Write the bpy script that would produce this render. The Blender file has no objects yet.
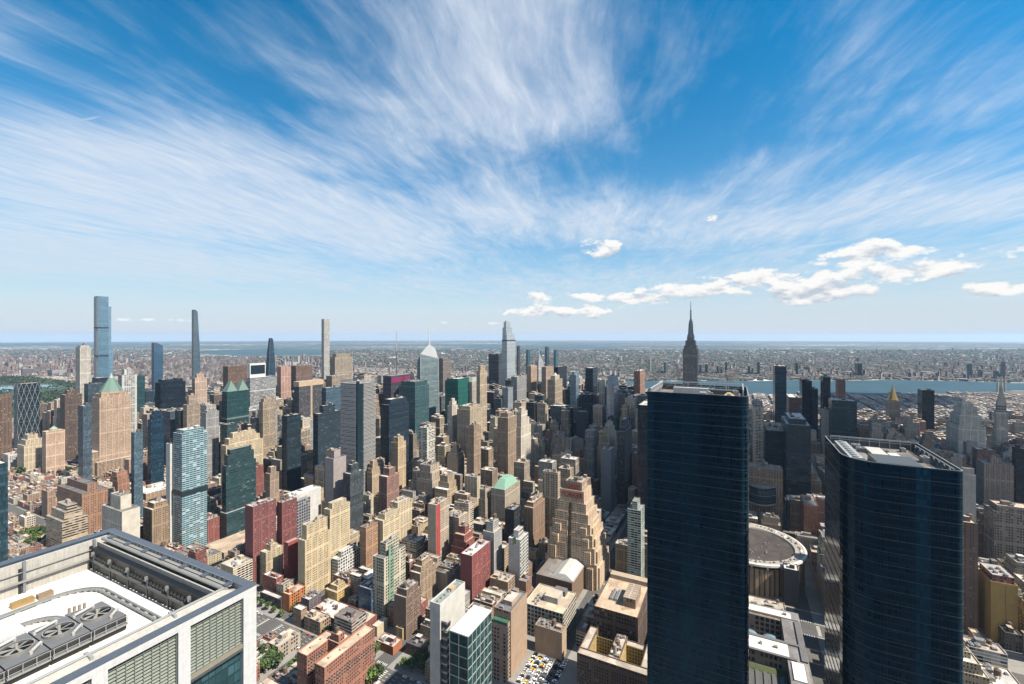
import bpy, math, random, hashlib
import numpy as np
from mathutils import Vector, Matrix
random.seed(11)
R = random.Random(5)
C = bpy.context.scene.collection
sc = bpy.context.scene

# ------------------------------------------------------------------ camera, sky, sun, exposure
F, CX, YE, H = 447.0, 512.0, 336.5, 340.0      # focal length in pixels, principal x, eye-level row, eye height (m)
cam_d = bpy.data.cameras.new('camera'); cam = bpy.data.objects.new('camera', cam_d); C.objects.link(cam)
cam.location = (0, 0, H); cam.rotation_euler = (math.radians(90), 0, 0)
cam_d.sensor_width = 36; cam_d.lens = 36*F/1024; cam_d.shift_y = -(342-YE)/1024
cam_d.clip_start = 1; cam_d.clip_end = 200000
sc.camera = cam

SUN_AZ, SUN_EL = 117.0, 50.0                  # clockwise from the viewing direction
saz, sel = math.radians(SUN_AZ), math.radians(SUN_EL)
SUNV = Vector((math.sin(saz)*math.cos(sel), math.cos(saz)*math.cos(sel), math.sin(sel)))
sd = bpy.data.lights.new('sun', 'SUN'); sd.energy = 5.0; sd.angle = math.radians(0.5); sd.color = (1, .90, .76)
so = bpy.data.objects.new('sun', sd); C.objects.link(so); so.rotation_euler = SUNV.to_track_quat('Z', 'Y').to_euler()
so.location = (0, -500, 3000)

class NT:
    """small node-tree helper"""
    def __init__(s, nt): s.nt = nt; nt.nodes.clear()
    def n(s, t, **k):
        x = s.nt.nodes.new(t)
        for a, b in k.items(): setattr(x, a, b)
        return x
    def l(s, a, b): s.nt.links.new(a, b)
    def _in(s, sock, v):
        if v is None: return
        if hasattr(v, 'is_linked') or isinstance(v, bpy.types.NodeSocket): s.l(v, sock)
        else: sock.default_value = v
    def m(s, op, a, b=None, c=None, clamp=False):
        x = s.n('ShaderNodeMath', operation=op); x.use_clamp = clamp
        for i, v in enumerate((a, b, c)): s._in(x.inputs[i], v)
        return x.outputs[0]
    def vm(s, op, a, b=None, scale=None):
        x = s.n('ShaderNodeVectorMath', operation=op)
        s._in(x.inputs[0], a)
        if b is not None: s._in(x.inputs[1], b)
        if scale is not None: s._in(x.inputs['Scale'], scale)
        return x.outputs[1] if op in ('LENGTH', 'DOT_PRODUCT', 'DISTANCE') else x.outputs[0]
    def mix(s, f, a, b, mode='MIX'):
        x = s.n('ShaderNodeMix', data_type='RGBA', blend_type=mode)
        s._in(x.inputs[0], f); s._in(x.inputs[6], a); s._in(x.inputs[7], b)
        return x.outputs[2]
    def sep(s, v):
        x = s.n('ShaderNodeSeparateXYZ'); s._in(x.inputs[0], v); return x.outputs
    def comb(s, a, b, c=0.0):
        x = s.n('ShaderNodeCombineXYZ')
        for i, v in enumerate((a, b, c)): s._in(x.inputs[i], v)
        return x.outputs[0]
    def noise(s, vec, scale, detail=3, rough=.5, dist=0.0, dim='3D', w=None):
        x = s.n('ShaderNodeTexNoise', noise_dimensions=dim)
        if vec is not None: s._in(x.inputs['Vector'], vec)
        if w is not None: s._in(x.inputs['W'], w)
        s._in(x.inputs['Scale'], scale); x.inputs['Detail'].default_value = detail
        x.inputs['Roughness'].default_value = rough; x.inputs['Distortion'].default_value = dist
        return x.outputs['Fac'], x.outputs['Color']
    def ramp(s, f, pts, interp='LINEAR'):
        x = s.n('ShaderNodeValToRGB'); x.color_ramp.interpolation = interp
        el = x.color_ramp.elements
        while len(el) < len(pts): el.new(0.5)
        for e, (p, c) in zip(el, pts):
            e.position = p; e.color = (*c, 1) if len(c) == 3 else c
        s._in(x.inputs[0], f); return x.outputs[0]
    def smooth(s, v, a, b):
        x = s.n('ShaderNodeMapRange', interpolation_type='SMOOTHSTEP'); s._in(x.inputs[0], v)
        x.inputs[1].default_value = a; x.inputs[2].default_value = b
        return x.outputs[0]

def make_world():
    w = bpy.data.worlds.new('World'); sc.world = w; w.use_nodes = True
    t = NT(w.node_tree)
    out = t.n('ShaderNodeOutputWorld'); bg = t.n('ShaderNodeBackground'); t.l(bg.outputs[0], out.inputs[0])
    bg.inputs[1].default_value = 0.05
    sky = t.n('ShaderNodeTexSky', sky_type='NISHITA'); sky.sun_disc = False
    sky.sun_elevation = sel; sky.sun_rotation = saz; sky.altitude = 340; sky.air_density = 1.0; sky.dust_density = .6; sky.ozone_density = 3.0
    hs = t.n('ShaderNodeHueSaturation'); t.l(sky.outputs[0], hs.inputs['Color'])
    hs.inputs['Saturation'].default_value = 2.7; hs.inputs['Value'].default_value = 1.3; hs.inputs['Hue'].default_value = .486
    d = t.n('ShaderNodeTexCoord').outputs['Generated']
    x, y, z = t.sep(d)
    zc = t.m('MAXIMUM', z, .015)
    px, py = t.m('DIVIDE', x, zc), t.m('DIVIDE', y, zc)
    P = t.comb(px, py)
    # cirrus: fibres drawn out along one wind direction on a high flat sheet
    ca, sa = math.cos(math.radians(11)), math.sin(math.radians(11))
    warp = t.noise(P, .55, 2, .5)[1]
    wv = t.vm('SCALE', t.vm('SUBTRACT', warp, (.5, .5, .5)), scale=.5)
    P2 = t.vm('ADD', P, wv); qx, qy, _ = t.sep(P2)
    ac = t.m('SUBTRACT', t.m('MULTIPLY', qx, ca), t.m('MULTIPLY', qy, sa))
    al = t.m('ADD', t.m('MULTIPLY', qx, sa), t.m('MULTIPLY', qy, ca))
    n1 = t.noise(t.comb(t.m('MULTIPLY', ac, 3.1), t.m('MULTIPLY', al, .40)), 1.0, 7, .62, .35)[0]
    n2 = t.noise(t.comb(t.m('MULTIPLY', ac, 7.5), t.m('MULTIPLY', al, 1.6), 4.0), 1.4, 8, .62, .5)[0]
    n3 = t.noise(t.comb(t.m('MULTIPLY', ac, 1.5), t.m('MULTIPLY', al, .8), 9.0), 1.5, 9, .60, .7)[0]
    def blob(cx, cy, rx, ry):
        a = t.m('MULTIPLY', t.m('SUBTRACT', px, cx), 1/rx); b = t.m('MULTIPLY', t.m('SUBTRACT', py, cy), 1/ry)
        r2 = t.m('ADD', t.m('MULTIPLY', a, a), t.m('MULTIPLY', b, b))
        return t.m('POWER', 2.718, t.m('MULTIPLY', r2, -1.0))
    bl = None
    for (cx, cy, rx, ry, k) in ((-2.6, 3.3, 1.1, 1.1, .60), (-1.9, 2.4, .7, .4, .30), (-1.2, 4.3, .75, 1.5, .56), (.02, 1.35, .38, .45, .36), (.24, 1.95, .28, .4, .40), (-.32, 2.0, .30, .40, .24), (-.05, 3.2, .4, .8, .34), (-1.05, 1.95, .24, .26, -.13), (-1.3, 1.45, .5, .25, -.04), (.85, 2.2, .26, .6, -.09), (-.62, 2.3, .3, .5, .22), (-.75, 1.45, .35, .25, .12), (.75, 3.6, .35, .8, .22), (1.2, 1.75, .3, .35, .16), (1.9, 1.9, .4, .3, .14),
                                (-5.2, 5.2, 2.6, 2.2, .40), (3.1, 3.3, 1.3, .85, .40), (2.0, 4.3, 1.2, .9, .32), (.5, 4.0, .8, .9, .26), (-1.9, 1.45, .35, .12, .25), (1.55, 2.6, .25, .5, .16), (-2.1, 1.35, .35, .10, .2)):
        g = t.m('MULTIPLY', blob(cx, cy, rx, ry), k)
        bl = g if bl is None else t.m('ADD', bl, g)
    # far off the sheet thickens into a milky veil
    veil = t.smooth(t.vm('LENGTH', P), 3.6, 9.0)
    base = t.m('ADD', t.m('MULTIPLY', n1, .46), t.m('ADD', t.m('MULTIPLY', n2, .26), t.m('MULTIPLY', n3, .62)))
    dens = t.m('ADD', t.m('SUBTRACT', base, .75), t.m('ADD', bl, t.m('MULTIPLY', veil, .35)))
    cir = t.m('MULTIPLY', t.m('ADD', .82, t.m('MULTIPLY', t.m('SUBTRACT', n2, .5), .9)), t.smooth(dens, -.10, .50))
    cir = t.m('MULTIPLY', cir, .88)
    # unseen bright veil added behind the viewer to lift west faces, glowing sunward
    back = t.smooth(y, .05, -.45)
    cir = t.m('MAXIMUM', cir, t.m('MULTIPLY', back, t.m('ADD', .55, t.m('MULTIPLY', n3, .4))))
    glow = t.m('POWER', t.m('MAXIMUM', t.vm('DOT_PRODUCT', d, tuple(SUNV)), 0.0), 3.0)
    # a contrail low on one side
    ct = t.m('ABSOLUTE', t.m('SUBTRACT', t.m('ADD', py, t.m('MULTIPLY', t.m('SUBTRACT', n3, .5), .03)), t.m('ADD', t.m('MULTIPLY', t.m('ADD', px, 1.84), -.286), 2.02)))
    cm = t.m('MULTIPLY', t.smooth(ct, .02, .0), t.m('MULTIPLY', t.smooth(px, -1.78, -1.95), t.smooth(px, -4.0, -2.3)))
    cir = t.m('MAXIMUM', cir, t.m('MULTIPLY', cm, .5))
    # low cumulus bank: bearings and elevations on the sky
    az = t.m('ARCTAN2', x, y); el = t.m('ARCSINE', z)
    def cum(dv):
        v = t.comb(t.m('MULTIPLY', az, 19.0), t.m('MULTIPLY', t.m('ADD', el, dv), 40.0), 2.2)
        a = t.noise(v, 1.0, 7, .56, .25)[0]
        b = t.noise(t.comb(t.m('MULTIPLY', az, 30.0), t.m('MULTIPLY', t.m('ADD', el, dv), 42.0), 1.0), 1.0, 4, .6)[0]
        return t.m('ADD', t.m('MULTIPLY', a, .72), t.m('MULTIPLY', b, .28))
    def eb(a0, e0, ra, re):
        a = t.m('MULTIPLY', t.m('SUBTRACT', az, a0), 1/ra); b = t.m('MULTIPLY', t.m('SUBTRACT', el, e0), 1/re)
        return t.m('POWER', 2.718, t.m('MULTIPLY', t.m('ADD', t.m('MULTIPLY', a, a), t.m('MULTIPLY', b, b)), -1.0))
    mk = num = den = None
    def sky_of(pxx, pyy):
        X, Z = (pxx-CX)/F, (YE-pyy)/F; return math.atan2(X, 1), math.asin(Z/math.sqrt(X*X+1+Z*Z))
    for (a_, e_, wx, wy, k) in ((870, 253, 52, 12, .46), (820, 258, 30, 11, .2), (905, 272, 80, 12, .40), (760, 280, 70, 10, .42), (690, 290, 60, 8, .40), (820, 291, 62, 12, .42), (990, 288, 34, 8, .42), (640, 297, 36, 7, .40), (985, 255, 40, 9, .26),
                                (602, 247, 14, 7, .60), (535, 297, 14, 4, .46), (711, 219, 7, 4, .40), (560, 312, 60, 9, .34), (585, 297, 26, 5, .36), (20, 314, 26, 4, .28), (150, 320, 60, 2.5, .20), (470, 323, 40, 3, .20), (650, 243, 14, 4, .3)):
        a0, e0 = sky_of(a_, e_); c2 = 1/(1+((a_-CX)/F)**2)
        k = k-.17 if wx < 20 else k+.03
        g = t.m('MULTIPLY', eb(a0, e0, wx/F*c2*(1.5 if wx < 20 else 1.15), wy/F*math.sqrt(c2)*(1.5 if wx < 20 else 1.1)), k)
        mk = g if mk is None else t.m('MAXIMUM', mk, g)
        rel = t.m('MULTIPLY', t.m('MULTIPLY', t.m('SUBTRACT', el, e0), F/wy), g)
        num = rel if num is None else t.m('ADD', num, rel); den = g if den is None else t.m('ADD', den, g)
    c0 = cum(0.0); cu = t.m('ADD', t.m('MULTIPLY', t.m('SUBTRACT', c0, .5), 2.3), t.m('SUBTRACT', t.m('MULTIPLY', mk, 1.4), .285))
    cua = t.m('MULTIPLY', t.smooth(cu, -.03, .16), t.smooth(mk, .08, .2))
    lit = t.smooth(t.m('ADD', t.m('MULTIPLY', t.m('DIVIDE', num, t.m('ADD', den, .002)), .55), t.m('MULTIPLY', t.m('SUBTRACT', c0, cum(.012)), 3.6)), -.55, .22)
    cuc = t.mix(lit, (4.6, 5.1, 5.8, 1), (8.6, 8.4, 8.1, 1))
    hz = t.m('POWER', 2.718, t.m('MULTIPLY', t.m('POWER', t.m('MULTIPLY', t.m('MAXIMUM', z, 0.0), 5.0), 1.4), -1.0))
    skyc = t.mix(t.m('MULTIPLY', hz, .95), hs.outputs[0], (5.5, 6.1, 6.9, 1))
    col = t.mix(cir, skyc, t.mix(hz, (6.6, 7.1, 7.9, 1), (5.3, 6.1, 6.8, 1)))
    col = t.vm('SCALE', col, scale=t.m('ADD', 1.0, t.m('ADD', t.m('MULTIPLY', glow, .35), t.m('MULTIPLY', t.m('MULTIPLY', back, t.smooth(z, .75, .05)), .6))))  # low sky behind the viewer gets the added brightness too
    col = t.mix(t.m('MULTIPLY', cua, .93), col, cuc)
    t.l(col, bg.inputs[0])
make_world()
sc.view_settings.view_transform = 'Standard'; sc.view_settings.look = 'None'
sc.view_settings.exposure = 1.26; sc.view_settings.gamma = 1.0; sc.view_settings.use_curve_mapping = False
sc.cycles.max_bounces = 5; sc.cycles.diffuse_bounces = 2; sc.cycles.glossy_bounces = 3; sc.cycles.transmission_bounces = 2; sc.cycles.volume_bounces = 0
sc.cycles.use_denoising = True; sc.cycles.sample_clamp_indirect = 6
sc.cycles.caustics_reflective = False; sc.cycles.caustics_refractive = False

# ------------------------------------------------------------------ street grid
GA = math.radians(63.3)
S0, S1 = math.cos(GA), math.sin(GA)           # eastward along a street
U0, U1 = -S1, S0                              # uptown along an avenue
def gp(a, b, z=0.0): return Vector((a*S0+b*U0, a*S1+b*U1, z))
def ab(X, Y): return X*S0+Y*S1, X*U0+Y*U1
def proj(p):
    return CX+F*p[0]/p[1], YE+F*(H-p[2])/p[1]
def at_depth(px, Y): return ab((px-CX)/F*Y, Y)
def on_plane(px, py, z):
    Y = (H-z)*F/(py-YE); return ab((px-CX)/F*Y, Y)
def z_at(py, Y): return H-(py-YE)*Y/F
def march(P, d, px):
    k = (px-CX)/F; den = d[0]-k*d[1]
    return (k*P[1]-P[0])/den if abs(den) > 1e-6 else 1e9

# ------------------------------------------------------------------ mesh builder
class MB:
    def __init__(s): s.v = []; s.f = []; s.uv = []; s.mi = []; s.c = []; s.sm = []
    def face(s, pts, mi=0, col=(.5, .5, .5), uv=None, smooth=False):
        k = len(s.v); s.v.extend(pts); s.f.append(tuple(range(k, k+len(pts))))
        s.uv.extend(uv if uv else [(p[0], p[1]) for p in pts]); s.mi.append(mi); s.c.append(col); s.sm.append(smooth)
    def wall(s, p, q, z0, z1, mi=0, col=(.5, .5, .5), bay=3.0, fl=3.5, u0=0, v0=None, z0b=None, z1b=None):
        w = math.hypot(q[0]-p[0], q[1]-p[1]); nb = max(1, round(w/bay)); nf = max(1, round((z1-z0)/fl))
        v0 = round(z0/fl) if v0 is None else v0
        s.face([(p[0], p[1], z0), (q[0], q[1], z0), (q[0], q[1], z1 if z1b is None else z1b), (p[0], p[1], z1)], mi, col,
               [(u0, v0), (u0+nb, v0), (u0+nb, v0+nf), (u0, v0+nf)])
    def ring(s, pts, z0, z1, mi=0, col=(.5, .5, .5), bay=3.0, fl=3.5, cap=None, capcol=None, blank=(), blank_mi=1, top=None):
        """prism: PTS counter-clockwise; TOP optional other outline at z1"""
        n = len(pts); tp = top or pts
        nf = max(1, round((z1-z0)/fl)); v0 = round(z0/fl); u = 0
        for i in range(n):
            p, q = pts[i], pts[(i+1) % n]; pt, qt = tp[i], tp[(i+1) % n]
            w = math.hypot(q[0]-p[0], q[1]-p[1]); nb = max(1, round(w/bay))
            s.face([(p[0], p[1], z0), (q[0], q[1], z0), (qt[0], qt[1], z1), (pt[0], pt[1], z1)], blank_mi if i in blank else mi, col,
                   [(u, v0), (u+nb, v0), (u+nb, v0+nf), (u, v0+nf)])
            u += nb+7
        if cap is not None: s.face([(p[0], p[1], z1) for p in tp], cap, capcol or col)
    def box(s, x0, y0, z0, x1, y1, z1, mi=0, col=(.5, .5, .5), cap=None, capcol=None, bay=3.0, fl=3.5, blank=(), bottom=False, blank_mi=1):
        s.ring([(x0, y0), (x1, y0), (x1, y1), (x0, y1)], z0, z1, mi, col, bay, fl, mi if cap is None else cap, capcol, blank, blank_mi)
        if bottom: s.face([(x0, y1, z0), (x1, y1, z0), (x1, y0, z0), (x0, y0, z0)], mi, col)
    def tube(s, a, b, r, n=6, mi=0, col=(.5, .5, .5), r2=None):
        a, b = Vector(a), Vector(b); d = (b-a)
        if d.length < 1e-6: return
        d.normalize(); t = Vector((0, 0, 1)) if abs(d.z) < .9 else Vector((1, 0, 0))
        e = d.cross(t).normalized(); g = d.cross(e); r2 = r if r2 is None else r2
        A = [a+(e*math.cos(i*2*math.pi/n)+g*math.sin(i*2*math.pi/n))*r for i in range(n)]
        B = [b+(e*math.cos(i*2*math.pi/n)+g*math.sin(i*2*math.pi/n))*r2 for i in range(n)]
        for i in range(n):
            j = (i+1) % n; s.face([tuple(A[j]), tuple(A[i]), tuple(B[i]), tuple(B[j])], mi, col, smooth=n > 6)
        s.face([tuple(p) for p in A], mi, col); s.face([tuple(p) for p in reversed(B)], mi, col)
    def bar(s, a, b, w, h, mi=0, col=(.5, .5, .5)):
        """rectangular bar from a to b, w wide, h high (b, a on its centre line)"""
        a, b = Vector(a), Vector(b); d = (b-a).normalized(); t = Vector((0, 0, 1)) if abs(d.z) < .95 else Vector((0, 1, 0))
        e = d.cross(t).normalized()*w/2; g = e.cross(d).normalized()*h/2
        q = [(-e-g), (e-g), (e+g), (-e+g)]
        A = [tuple(a+x) for x in q]; B = [tuple(b+x) for x in q]
        for i in range(4):
            j = (i+1) % 4; s.face([A[i], A[j], B[j], B[i]], mi, col)
        s.face(A[::-1], mi, col); s.face(B, mi, col)
    def data(s, name, mats):
        me = bpy.data.meshes.new(name); me.from_pydata([tuple(p) for p in s.v], [], s.f)
        for m in mats: me.materials.append(m)
        me.polygons.foreach_set('material_index', s.mi)
        if any(s.sm): me.polygons.foreach_set('use_smooth', s.sm)
        uv = me.uv_layers.new(name='UVMap'); uv.data.foreach_set('uv', np.array(s.uv, dtype=np.float32).ravel())
        at = me.attributes.new('Col', 'FLOAT_COLOR', 'FACE')
        at.data.foreach_set('color', np.array([(*c, 1) for c in s.c], dtype=np.float32).ravel())
        return me
    def build(s, name, mats, parent=None, loc=None, rz=0.0):
        o = bpy.data.objects.new(name, s.data(name, mats)); C.objects.link(o)
        if parent: o.parent = parent
        if loc is not None: o.location = loc; o.rotation_euler = (0, 0, rz)
        return o

def tag(o, label=None, cat=None, group=None, kind=None):
    if label: o['label'] = label
    if cat: o['category'] = cat
    if group: o['group'] = group
    if kind: o['kind'] = kind
    return o
def empty(name, a, b, z=0.0, rz=None):
    o = bpy.data.objects.new(name, None); C.objects.link(o); o.empty_display_size = 1
    o.location = gp(a, b, z); o.rotation_euler = (0, 0, GA if rz is None else rz); return o

# ------------------------------------------------------------------ materials
def mat(name):
    m = bpy.data.materials.new(name); m.use_nodes = True; t = NT(m.node_tree)
    o = t.n('ShaderNodeOutputMaterial'); p = t.n('ShaderNodeBsdfPrincipled'); t.l(p.outputs[0], o.inputs[0])
    return m, t, p
def colattr(t):
    a = t.n('ShaderNodeAttribute', attribute_type='GEOMETRY'); a.attribute_name = 'Col'; return a.outputs['Color']
def facade(name, ww, wh, glass=(.012, .018, .026), spandrel=1.0, rough=.1, blinds=.10, blindcol=(.17, .16, .14), vary=.30, ior=1.5, slab=.0, slabcol=None, wallrough=.85, tint=0.0, panel=0.0, wallmetal=0.0, plainbays=True, bandk=.75):
    m, t, p = mat(name)
    tc = t.n('ShaderNodeTexCoord'); u, v, _ = t.sep(tc.outputs['UV'])
    fu, fv = t.m('FRACT', u), t.m('FRACT', v)
    inb = t.m('LESS_THAN', t.m('ABSOLUTE', t.m('SUBTRACT', fu, .5)), ww/2)
    inf = t.m('LESS_THAN', t.m('ABSOLUTE', t.m('SUBTRACT', fv, .5)), wh/2)
    win0 = t.m('MULTIPLY', inb, inf)
    wn = t.n('ShaderNodeTexWhiteNoise', noise_dimensions='3D')
    oi = t.n('ShaderNodeObjectInfo'); rr_ = oi.outputs['Random']
    nb_ = t.m('ADD', 3.0, t.m('FLOOR', t.m('MULTIPLY', t.m('FRACT', t.m('MULTIPLY', rr_, 17.3)), 7.0))); nf_ = t.m('ADD', 6.0, t.m('FLOOR', t.m('MULTIPLY', t.m('FRACT', t.m('MULTIPLY', rr_, 43.7)), 12.0)))
    bcol = t.m('LESS_THAN', t.m('MODULO', t.m('FLOOR', u), nb_), .5); bflo = t.m('LESS_THAN', t.m('MODULO', t.m('FLOOR', t.m('ADD', v, 2.0)), nf_), .5)
    if not plainbays: bcol = t.m('MULTIPLY', bcol, 0.0)
    keep = t.m('MULTIPLY', t.m('SUBTRACT', 1.0, bcol), t.m('SUBTRACT', 1.0, t.m('MULTIPLY', bflo, bandk)))
    win = t.m('MULTIPLY', win0, keep)
    t.l(t.comb(t.m('FLOOR', u), t.m('FLOOR', v), oi.outputs['Random']), wn.inputs['Vector'])
    rnd = wn.outputs['Value']; rc = t.sep(wn.outputs['Color'])
    col = colattr(t)
    nz = t.noise(tc.outputs['Object'], .045, 4, .6)[0]
    nz2 = t.noise(t.vm('MULTIPLY', tc.outputs['Object'], (.5, .5, .045)), 1.0, 3, .6)[0]
    k = t.m('MULTIPLY', t.m('ADD', .28, t.m('MULTIPLY', nz, .50)), t.m('ADD', .66, t.m('MULTIPLY', nz2, .68)))
    wall = t.vm('SCALE', col, scale=k)
    wall = t.vm('SCALE', wall, scale=t.m('ADD', 1.0, t.m('MULTIPLY', bflo, .16)))
    if spandrel != 1.0: wall = t.mix(inb, wall, t.vm('SCALE', wall, scale=spandrel))
    if slab > 0:
        sl = t.m('GREATER_THAN', t.m('ABSOLUTE', t.m('SUBTRACT', fv, .5)), .5-slab/2)
        wall = t.mix(sl, wall, slabcol or (.55, .55, .52, 1))
        win = t.m('MULTIPLY', win, t.m('SUBTRACT', 1.0, sl))
    gl = t.mix(t.m('LESS_THAN', rnd, blinds), (*glass, 1), (*blindcol, 1))
    if tint: gl = t.mix(tint, gl, col)
    gl = t.vm('SCALE', gl, scale=t.m('ADD', 1-vary, t.m('MULTIPLY', rc[1], vary*2)))
    if panel:                       # whole floors or columns of panels differ
        wn2 = t.n('ShaderNodeTexWhiteNoise', noise_dimensions='2D'); t.l(t.comb(t.m('FLOOR', v), 3.0), wn2.inputs['Vector'])
        gl = t.vm('SCALE', gl, scale=t.m('ADD', 1-panel, t.m('MULTIPLY', wn2.outputs['Value'], panel*2)))
    t.l(t.mix(win, wall, gl), p.inputs['Base Color'])
    t.l(t.m('ADD', wallrough, t.m('MULTIPLY', win, rough-wallrough)), p.inputs['Roughness'])
    if wallmetal: t.l(t.m('MULTIPLY', t.m('SUBTRACT', 1.0, win), wallmetal), p.inputs['Metallic'])
    p.inputs['IOR'].default_value = ior
    return m
def plain(name, rough=.85, vary=.35, scale=.12, metal=0.0, streak=True, fixed=None, bump=0.0):
    m, t, p = mat(name); tc = t.n('ShaderNodeTexCoord'); ob = tc.outputs['Object']
    col = t.n('ShaderNodeRGB').outputs[0] if fixed else colattr(t)
    if fixed: col.default_value = (*fixed, 1)
    a = t.noise(ob, scale, 5, .62)[0]
    b = t.noise(t.vm('MULTIPLY', ob, (1, 1, .06)), scale*5, 3, .6)[0] if streak else t.noise(ob, scale*9, 4, .6)[0]
    k = t.m('MULTIPLY', t.m('MULTIPLY', t.m('ADD', 1-vary, t.m('MULTIPLY', a, vary*2)), t.m('ADD', 1-vary*.6, t.m('MULTIPLY', b, vary*1.2))), .56)
    t.l(t.vm('SCALE', col, scale=k), p.inputs['Base Color'])
    p.inputs['Roughness'].default_value = rough; p.inputs['Metallic'].default_value = metal
    return m
def roofmat():
    m, t, p = mat('roof_membrane'); tc = t.n('ShaderNodeTexCoord'); ob = tc.outputs['Object']
    col = colattr(t); oi = t.n('ShaderNodeObjectInfo')
    off = t.vm('ADD', ob, t.comb(t.m('MULTIPLY', oi.outputs['Random'], 300), t.m('MULTIPLY', oi.outputs['Random'], 170)))
    a = t.noise(off, .11, 5, .65)[0]; b = t.noise(off, .6, 4, .6)[0]
    vo = t.n('ShaderNodeTexVoronoi', feature='F1'); vo.distance = 'CHEBYCHEV'; t.l(off, vo.inputs['Vector']); vo.inputs['Scale'].default_value = .085
    cell = t.sep(vo.outputs['Color'])[0]
    k = t.m('MULTIPLY', t.m('ADD', .28, t.m('MULTIPLY', a, .60)), t.m('MULTIPLY', t.m('ADD', .75, t.m('MULTIPLY', b, .5)), t.m('ADD', .72, t.m('MULTIPLY', cell, .56))))
    t.l(t.vm('SCALE', col, scale=k), p.inputs['Base Color']); p.inputs['Roughness'].default_value = .9
    return m
def glassmat(name, base, rough=.06, ior=1.6, metal=0.0):
    m, t, p = mat(name); tc = t.n('ShaderNodeTexCoord')
    a = t.noise(tc.outputs['Object'], .08, 3, .5)[0]
    rgb = t.vm('SCALE', (*base,), scale=t.m('ADD', .6, t.m('MULTIPLY', a, .8)))
    t.l(rgb, p.inputs['Base Color']); p.inputs['Roughness'].default_value = rough; p.inputs['IOR'].default_value = ior; p.inputs['Metallic'].default_value = metal
    return m
M = {}
M['punched'] = facade('masonry_punched_windows', .44, .52)
M['wide'] = facade('masonry_wide_windows', .64, .56)
M['pier'] = facade('masonry_piers', .52, .62, spandrel=.5)
M['ribbon'] = facade('ribbon_windows', 1.1, .50, blinds=.22, plainbays=False)
M['balcony'] = facade('balcony_slabs', .8, .66, slab=.16, blinds=.25)
M['grid'] = facade('square_window_grid', .70, .68, glass=(.02, .03, .04), blinds=.1, plainbays=False, bandk=0)
M['aqua'] = facade('aqua_balconies', .92, .8, glass=(.022, .085, .11), slab=.13, slabcol=(.50, .52, .52, 1), blinds=.12, blindcol=(.16, .24, .26), plainbays=False, bandk=0)
M['glass'] = facade('curtain_wall_dark', .90, .80, tint=.75, blinds=.06, blindcol=(.10, .12, .13), vary=.4, rough=.08, ior=1.3, panel=.25, wallrough=.35, plainbays=False)
M['mirror'] = facade('curtain_wall_mirror', .93, .86, tint=.85, blinds=.0, vary=.22, rough=.05, ior=1.8, panel=.12, wallrough=.3, plainbays=False, bandk=.6)
M['bands'] = facade('glass_with_bands', 1.1, .60, tint=.7, blinds=.05, blindcol=(.15, .16, .16), vary=.3, rough=.09, panel=.2, plainbays=False, bandk=.3)
M['plain'] = plain('plain_masonry')
M['roof'] = roofmat()
M['metal'] = plain('painted_metal', .45, .18, .3, .35)
M['white'] = plain('white_membrane', .7, .10, .2, streak=False)
M['glasspane'] = glassmat('dark_glass', (.010, .020, .028))
M['skyglass'] = glassmat('atrium_glass', (.10, .17, .21), .12, 1.6)
M['copper'] = plain('green_copper', .7, .25, .2)
M['gold'] = plain('gilded_tile', .38, .2, .3, .7, fixed=(.46, .30, .10))
M['paint'] = plain('car_paint', .3, .05, .5)
STY = {'punched': (2.3, 3.05), 'wide': (2.9, 3.7), 'pier': (2.4, 3.7), 'ribbon': (4, 3.8), 'balcony': (5, 3.2), 'grid': (4.2, 4.4), 'glass': (1.7, 4.0), 'mirror': (2.2, 4.2), 'bands': (4, 3.9), 'plain': (3, 3.5), 'aqua': (5, 3.2)}

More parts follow.
